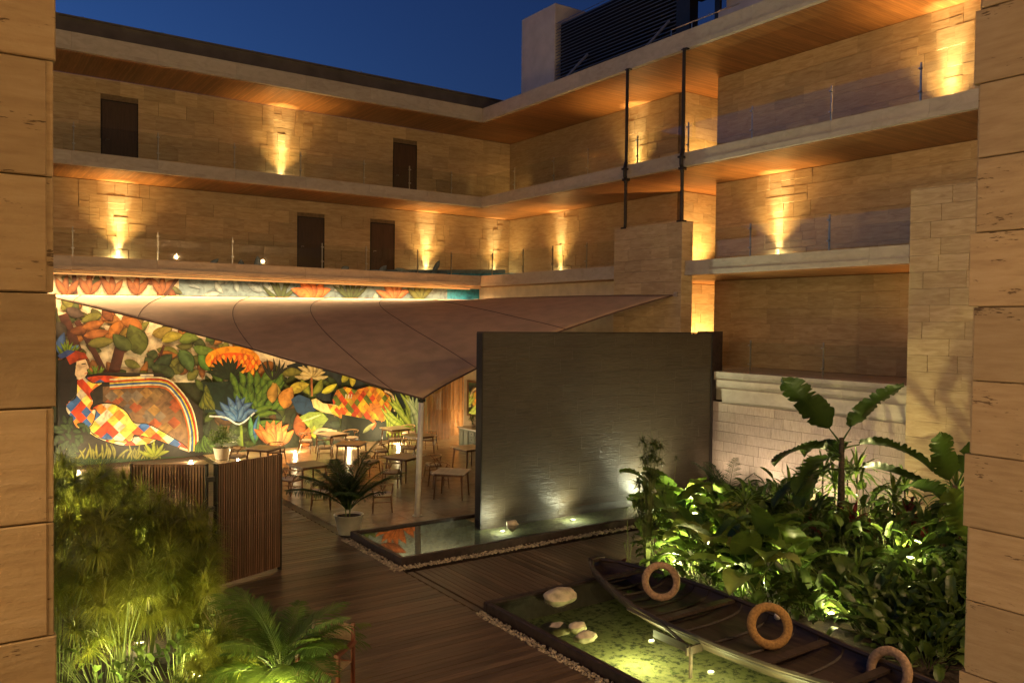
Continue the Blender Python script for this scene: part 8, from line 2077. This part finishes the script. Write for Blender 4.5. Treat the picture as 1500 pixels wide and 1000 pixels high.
# ---- left thicket
PG = 'papyrus thicket left of the folding screen'
def pap_lbl(i): return 'fine feathery papyrus clump of the thicket left of the folding screen'
pl = [(-17.9, -11.0, 16, 1.9, .9), (-17.0, -11.4, 16, 1.7, .8), (-17.9, -13.2, 18, 2.2, .8), (-17.0, -13.3, 20, 1.9, .7), (-16.1, -13.6, 16, 1.5, .6), (-17.9, -14.8, 18, 2.4, .8), (-16.0, -15.7, 16, 1.7, .5), (-17.8, -16.4, 18, 2.2, .7), (-17.1, -16.6, 20, 2.0, .7), (-16.3, -17.0, 14, 1.4, .5), (-17.9, -17.8, 14, 1.9, .6), (-17.2, -18.2, 14, 1.5, .6), (-17.5, -9.5, 14, 1.6, .9), (-16.4, -10.6, 14, 1.5, .8), (-15.9, -9.0, 10, 1.2, .8), (-17.6, -12.2, 16, 2.0, .8), (-16.7, -12.6, 18, 1.9, .7), (-17.3, -14.0, 18, 2.1, .7), (-16.55, -14.3, 20, 1.75, .65), (-16.1, -14.9, 16, 1.5, .5),
      (-17.2, -15.6, 20, 2.3, .7), (-16.5, -16.1, 22, 1.9, .65), (-15.95, -16.4, 18, 1.7, .5), (-17.5, -17.0, 14, 2.0, .6), (-16.75, -17.4, 16, 1.55, .55), (-16.2, -17.7, 14, 1.2, .5)]
for i, (x, y, n, h, s_) in enumerate(pl): papyrus(x, y, int(n*1.5), h, s_, pap_lbl(i), PG, 'umb', 100+i)
papyrus(-15.75, -15.7, 12, 1.35, .35, 'dry straw-coloured papyrus clump at the right edge of the thicket, below the folding screen', None, 'umbs', 140)
papyrus(-15.75, -18.75, 16, 1.0, .4, 'greyish drooping papyrus clump at the bottom edge left of the areca palm', None, 'umbs', 141)
papyrus(-16.25, -19.2, 12, .75, .4, 'low green papyrus clump at the bottom edge', None, 'umb', 142)
papyrus(-15.9, -17.1, 10, .9, .35, 'short green papyrus clump under the straw-coloured one', None, 'umb', 143)
palm(-15.50, -19.62, 32, 'areca palm with arching green fronds at the bottom edge beside the canvas chair', 'areca', sc=.86, seed=3, z=.16, tilt=(-.2, .7))
palm(-15.75, -18.45, 14, 'smaller areca palm behind the bottom-edge palm', 'areca', sc=.62, seed=6)
shrub(-16.6, -18.6, .05, .7, .5, 60, 'bl', 'low broad-leaved undergrowth around the thicket lamp', 9, sc=(.25, .5))
shrub(-17.4, -18.0, .05, .6, .6, 40, 'bl', 'low broad-leaved bush at the foot of the left pier', 12, sc=(.25, .5))
shrub(-16.0, -17.9, .05, .22, .75, 34, 'ear', 'small yellow-green leafy sapling at the bottom of the thicket', 10, sc=(.16, .26), name='young_sapling', cat='sapling')
o = rosette(-15.75, -17.75, .05, 6, .8, .07, 'canvas', 'curled dry palm sheath at the bottom of the thicket', 'dry_palm_sheath', 'dead leaf', 5, droop=.5, el=(55, 85))

# ---- potted plants on the patio
def pot(t, r0, r1, h, mat='pot'):
    MB().lathe([(.001, 0), (r0*.92, 0), (r0, .02), (r1, h), (r1*1.03, h), (r1*.94, h+.004), (r1*.9, h-.05)], 28).build('pot', mt[mat], t, True)
    MB().lathe([(.001, h-.05), (r1*.9, h-.05)], 20).build('potting_soil', mt['soot'], t)
t = palm(-11.38, -12.25, 30, 'dark areca palm in a tapered white pot at the corner of the reflecting pool', 'dark', z=0, sc=1.12, seed=21, stem=False, name='potted_palm', tilt=(-.34, .52))
for c in list(t.children):
    c.location.z += .42
pot(t, .24, .34, .46)
MB().tube([(.02, 0, .4), (.05, .02, .95)], .014, 5).tube([(-.05, .02, .4), (-.1, .05, .9)], .014, 5).tube([(0, -.05, .4), (.02, -.1, .9)], .014, 5).build('stems', mt['stem'], t)
def bushy(x, y, z, rad, h, n, label, seed, pr=(.2, .26, .38)):
    r_ = random.Random(seed); t = thing('potted_shrub', label, 'potted plant', (x, y, z)); pot(t, *pr); m_ = MB()
    for i in range(n):
        a = r_.uniform(0, 6.28); e = R(r_.uniform(5, 88)); L = rad*r_.uniform(.3, 1); p = Vector((0, 0, pr[2]+.12))+spread(a, e)*L*Vector((1, 1, h/rad)).length/1.7
        for q in range(3): blade(m_, p, spread(a+r_.uniform(-1.2, 1.2), R(r_.uniform(-10, 70))), .14*r_.uniform(.7, 1.2), .022, 1.0, 4, .2)
    m_.build('foliage', mt['strap'], t); MB().tube([(0, 0, pr[2]-.05), (.02, 0, pr[2]+.3)], .02, 6).tube([(0, 0, pr[2]-.05), (-.1, .05, pr[2]+.35)], .012, 6).build('stems', mt['stem'], t); return t
bushy(-11.05, -.35, 0, .62, .55, 420, 'bushy green shrub in a white pot at the foot of the mural', 31, (.22, .30, .42))
bushy(-1.95, -2.6, .81, .22, .2, 40, 'small dark plant standing on the sideboard', 33, (.05, .07, .12))

# ---- right garden
t = tree_leaves('banana_plant', 'tall banana plant with broad dark leaves above the planting, against the garden wall', 'banana plant', -3.0, -19.5, .1, [],
  ([(0, 0, 0), (.03, 0, 1.2), (.0, 0, 2.45)], [.09, .075, .05]))
for pr, dr, du, dc, br, bu, bc, sc_, h in (('ban0', -.62, .85, -.1, -.5, -.2, 1.0, 1.05, 2.55), ('ban0', .42, .90, .15, .5, -.1, 1.0, .90, 2.6), ('ban1', -.95, .42, .25, -.1, -1, .55, 1.0, 2.3), ('ban2', -.85, .30, .55, -.1, -1, .3, .95, 2.2),
     ('ban1', -.99, .20, .7, -.1, -1, .8, 1.1, 2.0), ('ban2', .95, .36, .10, .1, -1, .5, .95, 2.45), ('ban1', .95, .22, .30, .1, -1, .45, 1.05, 2.0), ('ban3', .3, .4, -.9, 0, -1, -.3, .8, 2.4), ('ban3', -.2, .5, -.8, 0, -1, -.3, .8, 2.3)):
    oleaf(t, pr, (0, 0, h-.25), RV*dr+UV_*du+CV*dc, RV*br+UV_*bu+CV*bc, sc_)
t = tree_leaves('banana_plant', 'banana plant with upright leaves half hidden by the right pier', 'banana plant', -2.9, -21.9, .1, [], ([(0, 0, 0), (.0, 0, 1.8)], [.08, .06]))
for pr, dr, du, dc, br, bu, bc, sc_, h in (('ban0', .35, .95, .1, .2, 0, 1, .9, 1.9), ('ban0', -.35, .95, .1, -.3, 0, 1, .8, 1.8), ('ban1', -.8, .7, .2, -.3, -1, .8, .85, 1.6), ('banl1', .7, .8, .2, .3, -1, .8, .9, 1.7), ('banl2', -.3, .5, .9, -.2, -1, .3, .8, 1.4), ('ban2', .9, .4, .3, 0, -1, .5, .9, 1.5), ('banl1', -.9, .25, .3, 0, -1, .6, .8, 1.2)):
    oleaf(t, pr, (0, 0, h-.2), RV*dr+UV_*du+CV*dc, RV*br+UV_*bu+CV*bc, sc_)
t = tree_leaves('banana_plant', 'young banana plant with a light green drooping leaf beside the right pier', 'banana plant', -4.35, -23.1, .1, [], ([(0, 0, 0), (.0, 0, 1.2)], [.06, .045]))
for pr, dr, du, dc, br, bu, bc, sc_, h in (('banl0', -.55, .95, .1, -.3, 0, 1, .85, 1.1), ('banl2', -1, .35, .0, 0, -1, .5, 1.0, 1.2), ('ban1', -.95, .15, .4, 0, -1, .4, .8, .8), ('banl1', .3, .9, .2, 0, 0, 1, .7, 1.1), ('ban2', .6, .5, .4, 0, -1, .4, .7, 1.0)):
    oleaf(t, pr, (0, 0, h-.2), RV*dr+UV_*du+CV*dc, RV*br+UV_*bu+CV*bc, sc_)
tree_leaves('banana_plant', 'low broad-leaved banana shoot left of the lit round lantern', 'banana plant', -4.6, -18.9, .1,
  [('ban1', 140, 50, .75, .75), ('ban2', 105, 60, .85, .7), ('ban0', -20, 6, .5, .8), ('ban2', 190, 60, .7, .7)], ([(0, 0, 0), (.0, 0, .8)], [.05, .04]))
# leaning ringed trunk with strap crown
t = rosette(-5.75, -20.35, .1, 30, .62, .045, 'strap', 'leaning pale ringed trunk with a crown of strap leaves in front of the planting', 'dracaena', 'dracaena', 50, droop=1.6, el=(5, 80))
for c in t.children: c.location = (-.55, .75, 1.35)
MB().tube([(0, 0, 0), (-.16, .22, .42), (-.36, .5, .9), (-.55, .75, 1.36)], [.055, .05, .045, .03], 9).build('trunk', mt['trunk'], t, True)
for q in range(5): 
    pass
rosette(-5.55, -21.5, .1, 18, .95, .055, 'strap', 'fan of stiff pale green leaf stalks at the bed edge behind the ochre ring', 'crinum_lily', 'lily', 51, droop=.5, el=(45, 86), fold=.5)
tree_leaves('elephant_ear', 'elephant ear plant with one ribbed bright leaf above the ochre ring', 'elephant ear', -6.05, -21.2, .1,
  [('ear3', 150, 25, 1.1, .25), ('ear1', 125, 35, 1.05, .35), ('ear2', 200, 30, .8, .1), ('ear0', 90, 20, .9, .3)])
EG = 'elephant ear plants along the canoe side of the bed'
r0 = random.Random(77)
ears = [(-6.9, -19.1), (-7.2, -19.3), (-6.5, -19.5), (-6.0, -18.5), (-5.6, -19.2), (-6.5, -17.9), (-5.9, -17.5), (-5.3, -18.1), (-7.6, -20.0), (-7.75, -20.9), (-6.9, -20.2), (-6.3, -20.5),  (-7.3, -19.8), (-6.6, -20.9), (-7.1, -20.8), (-6.0, -19.8), (-5.2, -17.0), (-4.8, -17.6), (-5.5, -16.4), (-4.9, -16.2)]
for i, (x, y) in enumerate(ears):
    sp = []
    for k in range(9):
        sp.append(('ear%d' % r0.choice((0, 1, 2, 2, 3)), r0.uniform(90, 290) if k % 3 else r0.uniform(0, 360), r0.uniform(-14, 40), r0.uniform(.75, 1.7), r0.uniform(.0, .45), r0.uniform(-.18, .18), r0.uniform(-.18, .18)))
    tree_leaves('elephant_ear', 'elephant ear plant with heart-shaped leaves in the row between the canoe bow and the garden wall', 'elephant ear', x, y, .1, sp, grp=EG)
# slim papyrus at the corner of the deck
papyrus(-7.68, -18.35, 50, 2.45, .27, 'slim dark papyrus standing alone in front of the dark water wall', None, 'umbc', 61, z=.1, sc=1.15)
papyrus(-6.6, -17.9, 4, 2.0, .35, 'few thin papyrus stems just right of the slim dark papyrus', None, 'umbc', 62, z=.1, sc=.8)
papyrus(-8.0, -18.15, 3, 1.25, .12, 'single young papyrus shoot at the bow of the canoe', None, 'umbc', 63, z=.1, sc=.5)
rosette(-8.1, -18.0, .12, 9, .42, .12, 'red', 'dark red broad-leaved cordyline at the canoe bow', 'cordyline', 'cordyline', 64, droop=1.4, el=(10, 60))
# cycad-like palm fronds in front of the plum wall
palm(-2.6, -16.0, 11, 'feathery palm with upright fronds in front of the plum-beige wall', 'dark', z=.1, sc=1.15, seed=71, name='feather_palm', tilt=(-.25, .35))
palm(-4.2, -16.9, 10, 'low dark palm right of the elephant ears by the wall', 'dark', z=.1, sc=.75, seed=72, name='feather_palm')
# strap-leaf shrubs catching light before the wall
SG = 'strap-leaved bromeliads along the garden wall'
for i, (x, y, L, s_) in enumerate([(-1.9, -18.3, .75, 1.3), (-1.6, -19.0, .75, 1.45), (-2.3, -18.9, .7, 1.25), (-1.2, -18.5, .7, 1.2), (-2.6, -17.9, .7, .9), (-1.3, -20.0, .7, 1.2), (-2.1, -20.2, .7, 1.1), (-1.0, -21.0, .7, 1.3), (-3.4, -18.2, .65, .7), (-3.1, -17.2, .65, .6), (-1.4, -17.4, .7, .9)]):
    rosette(x, y, .1, 26, L, .075, 'strap', 'bright green strap-leaved plant in the bank along the garden wall', 'bromeliad', 'bromeliad', 200+i, grp=SG, droop=1.3, el=(5, 85), stemh=s_, trunk='darktrunk')
RG_ = 'dark red cordylines in the middle of the bed'
for i, (x, y, s_) in enumerate([(-3.3, -20.0, .7), (-2.6, -20.8, .85), (-3.9, -20.7, .55), (-3.5, -21.6, .6), (-2.2, -21.8, 1.1), (-4.0, -19.4, .6), (-1.8, -22.4, 1.3), (-3.0, -22.3, .8)]):
    rosette(x, y, .1, 24, .55, .08, 'red', 'dark red cordyline among the green shrubs in the middle of the bed', 'cordyline', 'cordyline', 230+i, grp=RG_, droop=1.3, el=(0, 85), stemh=s_, trunk='darktrunk')
BG = 'broad-leaved shrubs filling the garden bed'
r1 = random.Random(5)
bs = [(-4.6, -19.9, .9), (-4.9, -20.8, .8), (-4.2, -21.4, .9), (-3.6, -20.5, 1.0), (-2.9, -21.2, 1.1), (-3.3, -22.6, 1.0), (-4.9, -22.2, .7), (-5.3, -22.8, .5), (-4.6, -23.0, .6), (-3.9, -22.3, .8), (-2.2, -20.6, 1.2), (-1.6, -21.6, 1.3), (-2.4, -19.6, 1.1), (-3.6, -19.2, .9), (-4.4, -18.3, .8), (-3.2, -18.6, .9), (-5.4, -19.9, .6), (-5.2, -18.9, .7), (-2.0, -17.2, .8), (-3.6, -17.6, .8), (-5.9, -23.6, .4), (-6.3, -22.6, .35), (-1.6, -23.0, 1.2), (-2.6, -23.4, 1.0), (-7.0, -21.6, .3), (-7.3, -21.0, .28), (-7.4, -19.4, .3), (-6.8, -19.9, .35), (-6.2, -21.9, .3), (-6.9, -22.9, .3), (-6.4, -23.5, .3), (-7.3, -23.8, .25), (-6.9, -18.4, .4), (-6.0, -20.2, .5), (-5.0, -23.9, .5)]
for i, (x, y, h) in enumerate(bs):
    shrub(x, y, .1, .66, h*1.15, 70, 'bl', 'dense dark green broad-leaved shrub in the garden bed', 300+i, BG, sc=(.5, 1.0))
# round lanterns behind the planting
for i, (x, y, r_) in enumerate(((-1.6, -17.6, .30), (-1.1, -19.6, .22))):
    t = thing('garden_lantern', ('round glowing lantern half hidden behind the banana shoot', 'smaller glowing lantern deeper behind the bromeliads')[i], 'lantern', (x, y, .75), group=None)
    MB().lathe([(r_*.9, -.1), (r_, -.08), (r_, .05), (r_*.6, .09), (.001, .1)], 24).build('glowing_shade', mt['lightglow'], t, True)
    MB().tube([(0, 0, -.7), (0, 0, -.08)], .03, 8).build('stand', mt['blackmetal'], t)

ORD = ['first', 'second', 'third', 'fourth', 'fifth', 'sixth', 'seventh', 'eighth', 'ninth', 'tenth', 'eleventh', 'twelfth', 'thirteenth', 'fourteenth', 'fifteenth', 'sixteenth', 'seventeenth', 'eighteenth', 'nineteenth', 'twentieth', 'twenty-first', 'twenty-second', 'twenty-third', 'twenty-fourth', 'twenty-fifth', 'twenty-sixth', 'twenty-seventh', 'twenty-eighth', 'twenty-ninth', 'thirtieth'] + ['thirty-'+q for q in ('first', 'second', 'third', 'fourth', 'fifth', 'sixth', 'seventh', 'eighth', 'ninth')] + ['fortieth'] + ['forty-'+q for q in ('first', 'second', 'third', 'fourth', 'fifth', 'sixth', 'seventh', 'eighth', 'ninth')]
for grp, base in ((PG, 'feathery papyrus clump left of the folding screen'), (EG, 'elephant ear with heart-shaped leaves behind the canoe bow'), (SG, 'bright strap-leaved bromeliad before the garden wall'), (RG_, 'dark red cordyline in the middle of the bed'), (BG, 'dark green broad-leaved shrub in the garden bed')):
    mem = sorted([o for o in scene.objects if o.get('group') == grp and not o.parent], key=lambda o: (o.location-camo.matrix_world.translation).length)
    for i, o in enumerate(mem): o['label'] = base+', '+ORD[i]+' nearest the viewer'

# ================================================================== LAMPS
CG = 'corridor uplights at the foot of the stone walls'
for lab, x, y, z, tg, pw in (
    ('uplight on the left wing top corridor between the two doors', -7.88, 2.68, Z3, (-7.88, 2.9, Z3+2.2), 60),
    ('leftmost uplight on the left wing lower corridor', -13.92, 2.68, Z2, (-13.92, 2.9, Z2+2.2), 75),
    ('uplight on the left wing lower corridor right of the doors', -1.16, 2.68, Z2, (-1.16, 2.9, Z2+2.2), 65),
    ('uplight on the left wing lower corridor close to the inner corner', 2.5, 2.68, Z2, (2.5, 2.9, Z2+2.2), 35),
    ('uplight on the right wing top corridor behind the left pipe', 3.25, -6.11, Z3, (3.45, -6.11, Z3+2.2), 60),
    ('uplight on the right wing lower corridor left of the stone pier', 3.25, -1.27, Z2, (3.45, -1.27, Z2+2.2), 65),
    ('uplight on the right wing middle corridor right of the stone pier', 2.92, -13.10, Z2, (3.15, -13.1, Z2+2.2), 75),
    ('uplight on the right wing top corridor at the far right', 2.92, -18.53, Z3, (3.15, -18.53, Z3+2.2), 85)):
    fx = 2.70 if y > 2 else y+.0; gx = x if y > 2 else x+.06
    t = uplight(lab, gx, fx, z, (tg[0], tg[1]+(.1 if y > 2 else 0), z+2.4), pw*1.7, (1, .82, .42), 36, 1.0, CG, blob=0, name='corridor_uplight')
    pointl(t, (0, 0, .12), 6, (1, .85, .45), .03)
    spot(t, (0, -.22, .05) if y > 2 else (-.22, 0, .05), (0, .02, 2.4) if y > 2 else (.02, 0, 2.4), pw*6, (1, .74, .34), 28, 1.0)
    wide = spot(t, (0, -.42, .06) if y > 2 else (-.42, 0, .06), (0, -.50, 2) if y > 2 else (-.50, 0, 2), pw*2.6, (1, .58, .18), 92, 1.0)
for lab, x, y, z, tg, pw in (
    ('uplight inside the recess on the top corridor', 4.3, -9.5, Z3, (4.0, -8.6, Z3+2.4), 150), ('uplight inside the recess on the middle corridor', 4.2, -9.5, Z2, (4.0, -8.6, Z2+2.4), 230), ('uplight inside the recess on the lowest corridor', 4.3, -9.6, Z1, (4.2, -8.6, Z1+1.8), 330),
    ('uplight behind the far right pier on the lowest corridor', 2.6, -19.9, Z1, (2.6, -19.0, Z1+3), 120), ('uplight in the inner corner of the top corridor', 3.1, 1.2, Z3, (2.8, 2.8, Z3+2.5), 16), ('uplight under the lower corridor beside the tower', 2.9, -6.5, Z1, (3.2, -6.0, Z1+3), 110), ('uplight under the lower corridor near the inner corner', 2.9, -1.5, Z1, (3.2, -1.2, Z1+3), 90)):
    uplight(lab, x, y, z, tg, pw*.9, (1, .55, .18), 120, 1.0, 'hidden warm corridor uplights', name='corridor_uplight')
MG = 'uplights in the patio floor along the mural'
for i, (x, y, pw, lab) in enumerate(((-15.6, -.4, 95, 'mural uplight at the far left behind the thicket'), (-13.8, -.4, 95, 'mural uplight below the reclining figure'), (-12.09, -.3, 70, 'bright mural uplight seen above the folding screen'), (-10.36, .05, 60, 'mural uplight right of the potted shrub'), (-8.25, -.05, 70, 'mural uplight beside the orange lotus'), (-6.2, -.3, 80, 'mural uplight below the spotted beast'), (-4.0, -.2, 80, 'mural uplight at the farthest table'), (-.62, -.35, 60, 'bright uplight at the foot of the bamboo screens'))):
    uplight(lab, x, y, .0, (x, 1.0, 2.3), pw*.42, (1, .78, .40), 135, 1.0, MG, lens='lensw', name='mural_uplight', blob=pw*.28)
PGp = 'underwater lamps along the dark wall'
for x, y, pw, lab in ((-8.04, -13.75, 14, 'underwater lamp at the left foot of the dark wall'), (-5.84, -13.75, 20, 'underwater lamp at the middle of the dark wall'), (-2.95, -13.85, 110, 'brightest underwater lamp at the right of the dark wall')):
    uplight(lab, x, y, -.09, (x+.1, -13.1, 1.6), pw*5, (1, .95, .72), 120, 1.0, PGp, lens='lensw', name='pool_lamp', blob=4+pw*.2)
for x, y, pw, lab, tg in ((-10.05, -20.9, 16, 'bright lamp in the pond beside the canoe bracket', (-10.5, -21.2, .5)), (-10.05, -23.4, 20, 'pond lamp tucked under the canoe side', (-10.8, -23, .5)), (-10.15, -22.2, 16, 'pond lamp under the canoe between the rings', (-10.8, -22.2, .5))):
    t = uplight(lab, x, y, .02, tg, 2, (1, .95, .6), 150, 1.0, 'lamps in the algae pond', lens='lensw', name='pond_lamp', r_=.045); pointl(t, (-.30, 0, .07), pw*1.2, (1, .90, .50), .04)
WG = 'hidden uplights at the foot of the garden wall'
for y, pw in ((-13.8, 30), (-15.4, 60), (-17.2, 70), (-18.8, 22)):
    uplight('small uplight washing the garden wall, %s from the left' % {-13.8: 'first', -15.4: 'second', -17.2: 'third', -18.8: 'fourth'}[y], -.75, y, .12, (.2, y, 1.8), pw*.85, (1, .78, .56), 120, 1.0, WG, name='wall_uplight')
GG = 'garden spotlights among the plants'
for x, y, z, tx, ty, tz, pw, lab in ((-17.3, -13.2, .6, -16.9, -13.4, 2.0, 60, 'spotlight glowing at the left edge of the papyrus thicket'), (-16.85, -16.1, .9, -16.8, -15.9, 2.4, 95, 'small bright lamp in the middle of the papyrus thicket'), (-16.75, -16.9, .1, -16.6, -16.6, 2, 22, 'green-looking lamp low in the papyrus thicket'),
      (-15.95, -19.6, .1, -15.6, -19.1, 1.3, 40, 'lamp under the bottom-edge areca palm'), (-17.3, -15.2, 1.1, -17.2, -15, 2.4, 95, 'raised lamp in the papyrus beside the left pier'), (-16.4, -17.0, 1.9, -16.2, -15.6, 0.9, 0, ''),
      (-17.5, -19.0, .25, -17.0, -15.0, 4.0, 30, 'spotlight at the front left of the papyrus thicket, by the left pier'), (-16.4, -18.9, .25, -16.3, -15.0, 3.6, 28, 'spotlight at the front of the papyrus thicket, by the bottom-edge palms'), (-18.1, -12.8, 1.6, -17.2, -12.8, 1.6, 120, 'stake spotlight glowing against the left pier'), (-15.9, -20.9, .6, -15.8, -19.3, 1.4, 55, 'spotlight in front of the bottom-edge palms'),  # last entry is a fill lamp added to brighten the palms
      (-16.25, -15.3, 1.0, -16.2, -15.0, 2.4, 80, 'raised lamp in the papyrus close to the folding screen'), (-17.2, -13.2, 1.3, -17.2, -13, 2.6, 85, 'raised lamp at the back of the papyrus thicket'),
      (-7.72, -19.1, .3, -6.4, -18.5, 1.1, 55, 'small spotlight at the bed edge facing the elephant ears'), (-7.66, -20.5, .3, -6.2, -20.0, 1.1, 50, 'small spotlight at the bed edge between the canoe rings'), (-7.3, -22.2, .3, -5.6, -21.5, .9, 24, 'small spotlight at the bed edge near the ochre ring'),
      (-6.4, -18.9, .6, -6.2, -18.7, 2, 70, 'garden lamp among the elephant ears'), (-7.2, -18.75, .15, -7.3, -18.4, 1.5, 15, 'garden lamp at the foot of the slim papyrus'), (-5.2, -17.3, .7, -5.2, -17.0, 2, 70, 'garden lamp near the corner of the deck'), (-6.9, -20.6, .3, -6.2, -20.6, 1.3, 20, 'garden lamp behind the canoe bow ring'),
      (-4.6, -22.0, .75, -4.4, -21.6, 2, 60, 'garden lamp in the shrubs by the young banana'), (-2.3, -19.3, .4, -2.3, -19.1, 2.5, 75, 'garden lamp at the foot of the tall banana plant'), (-1.6, -21.4, .4, -1.8, -21.3, 2.5, 25, 'garden lamp behind the red cordylines'), (-3.2, -17.6, .2, -3.2, -17.4, 2, 45, 'garden lamp beside the feather palm')):
    if pw: uplight(lab, x, y, z, (tx, ty, tz), pw*1.3, (1, .86, .36), 150, 1.0, GG, lens='lensw', name='garden_spotlight', blob=pw*.25)
for (key, (par, mat_, mb_)) in overflow.items():
    o = mb_.build(key[1], mat_, par); o.matrix_parent_inverse = Matrix.Identity(4); tag(o, kind='stuff')
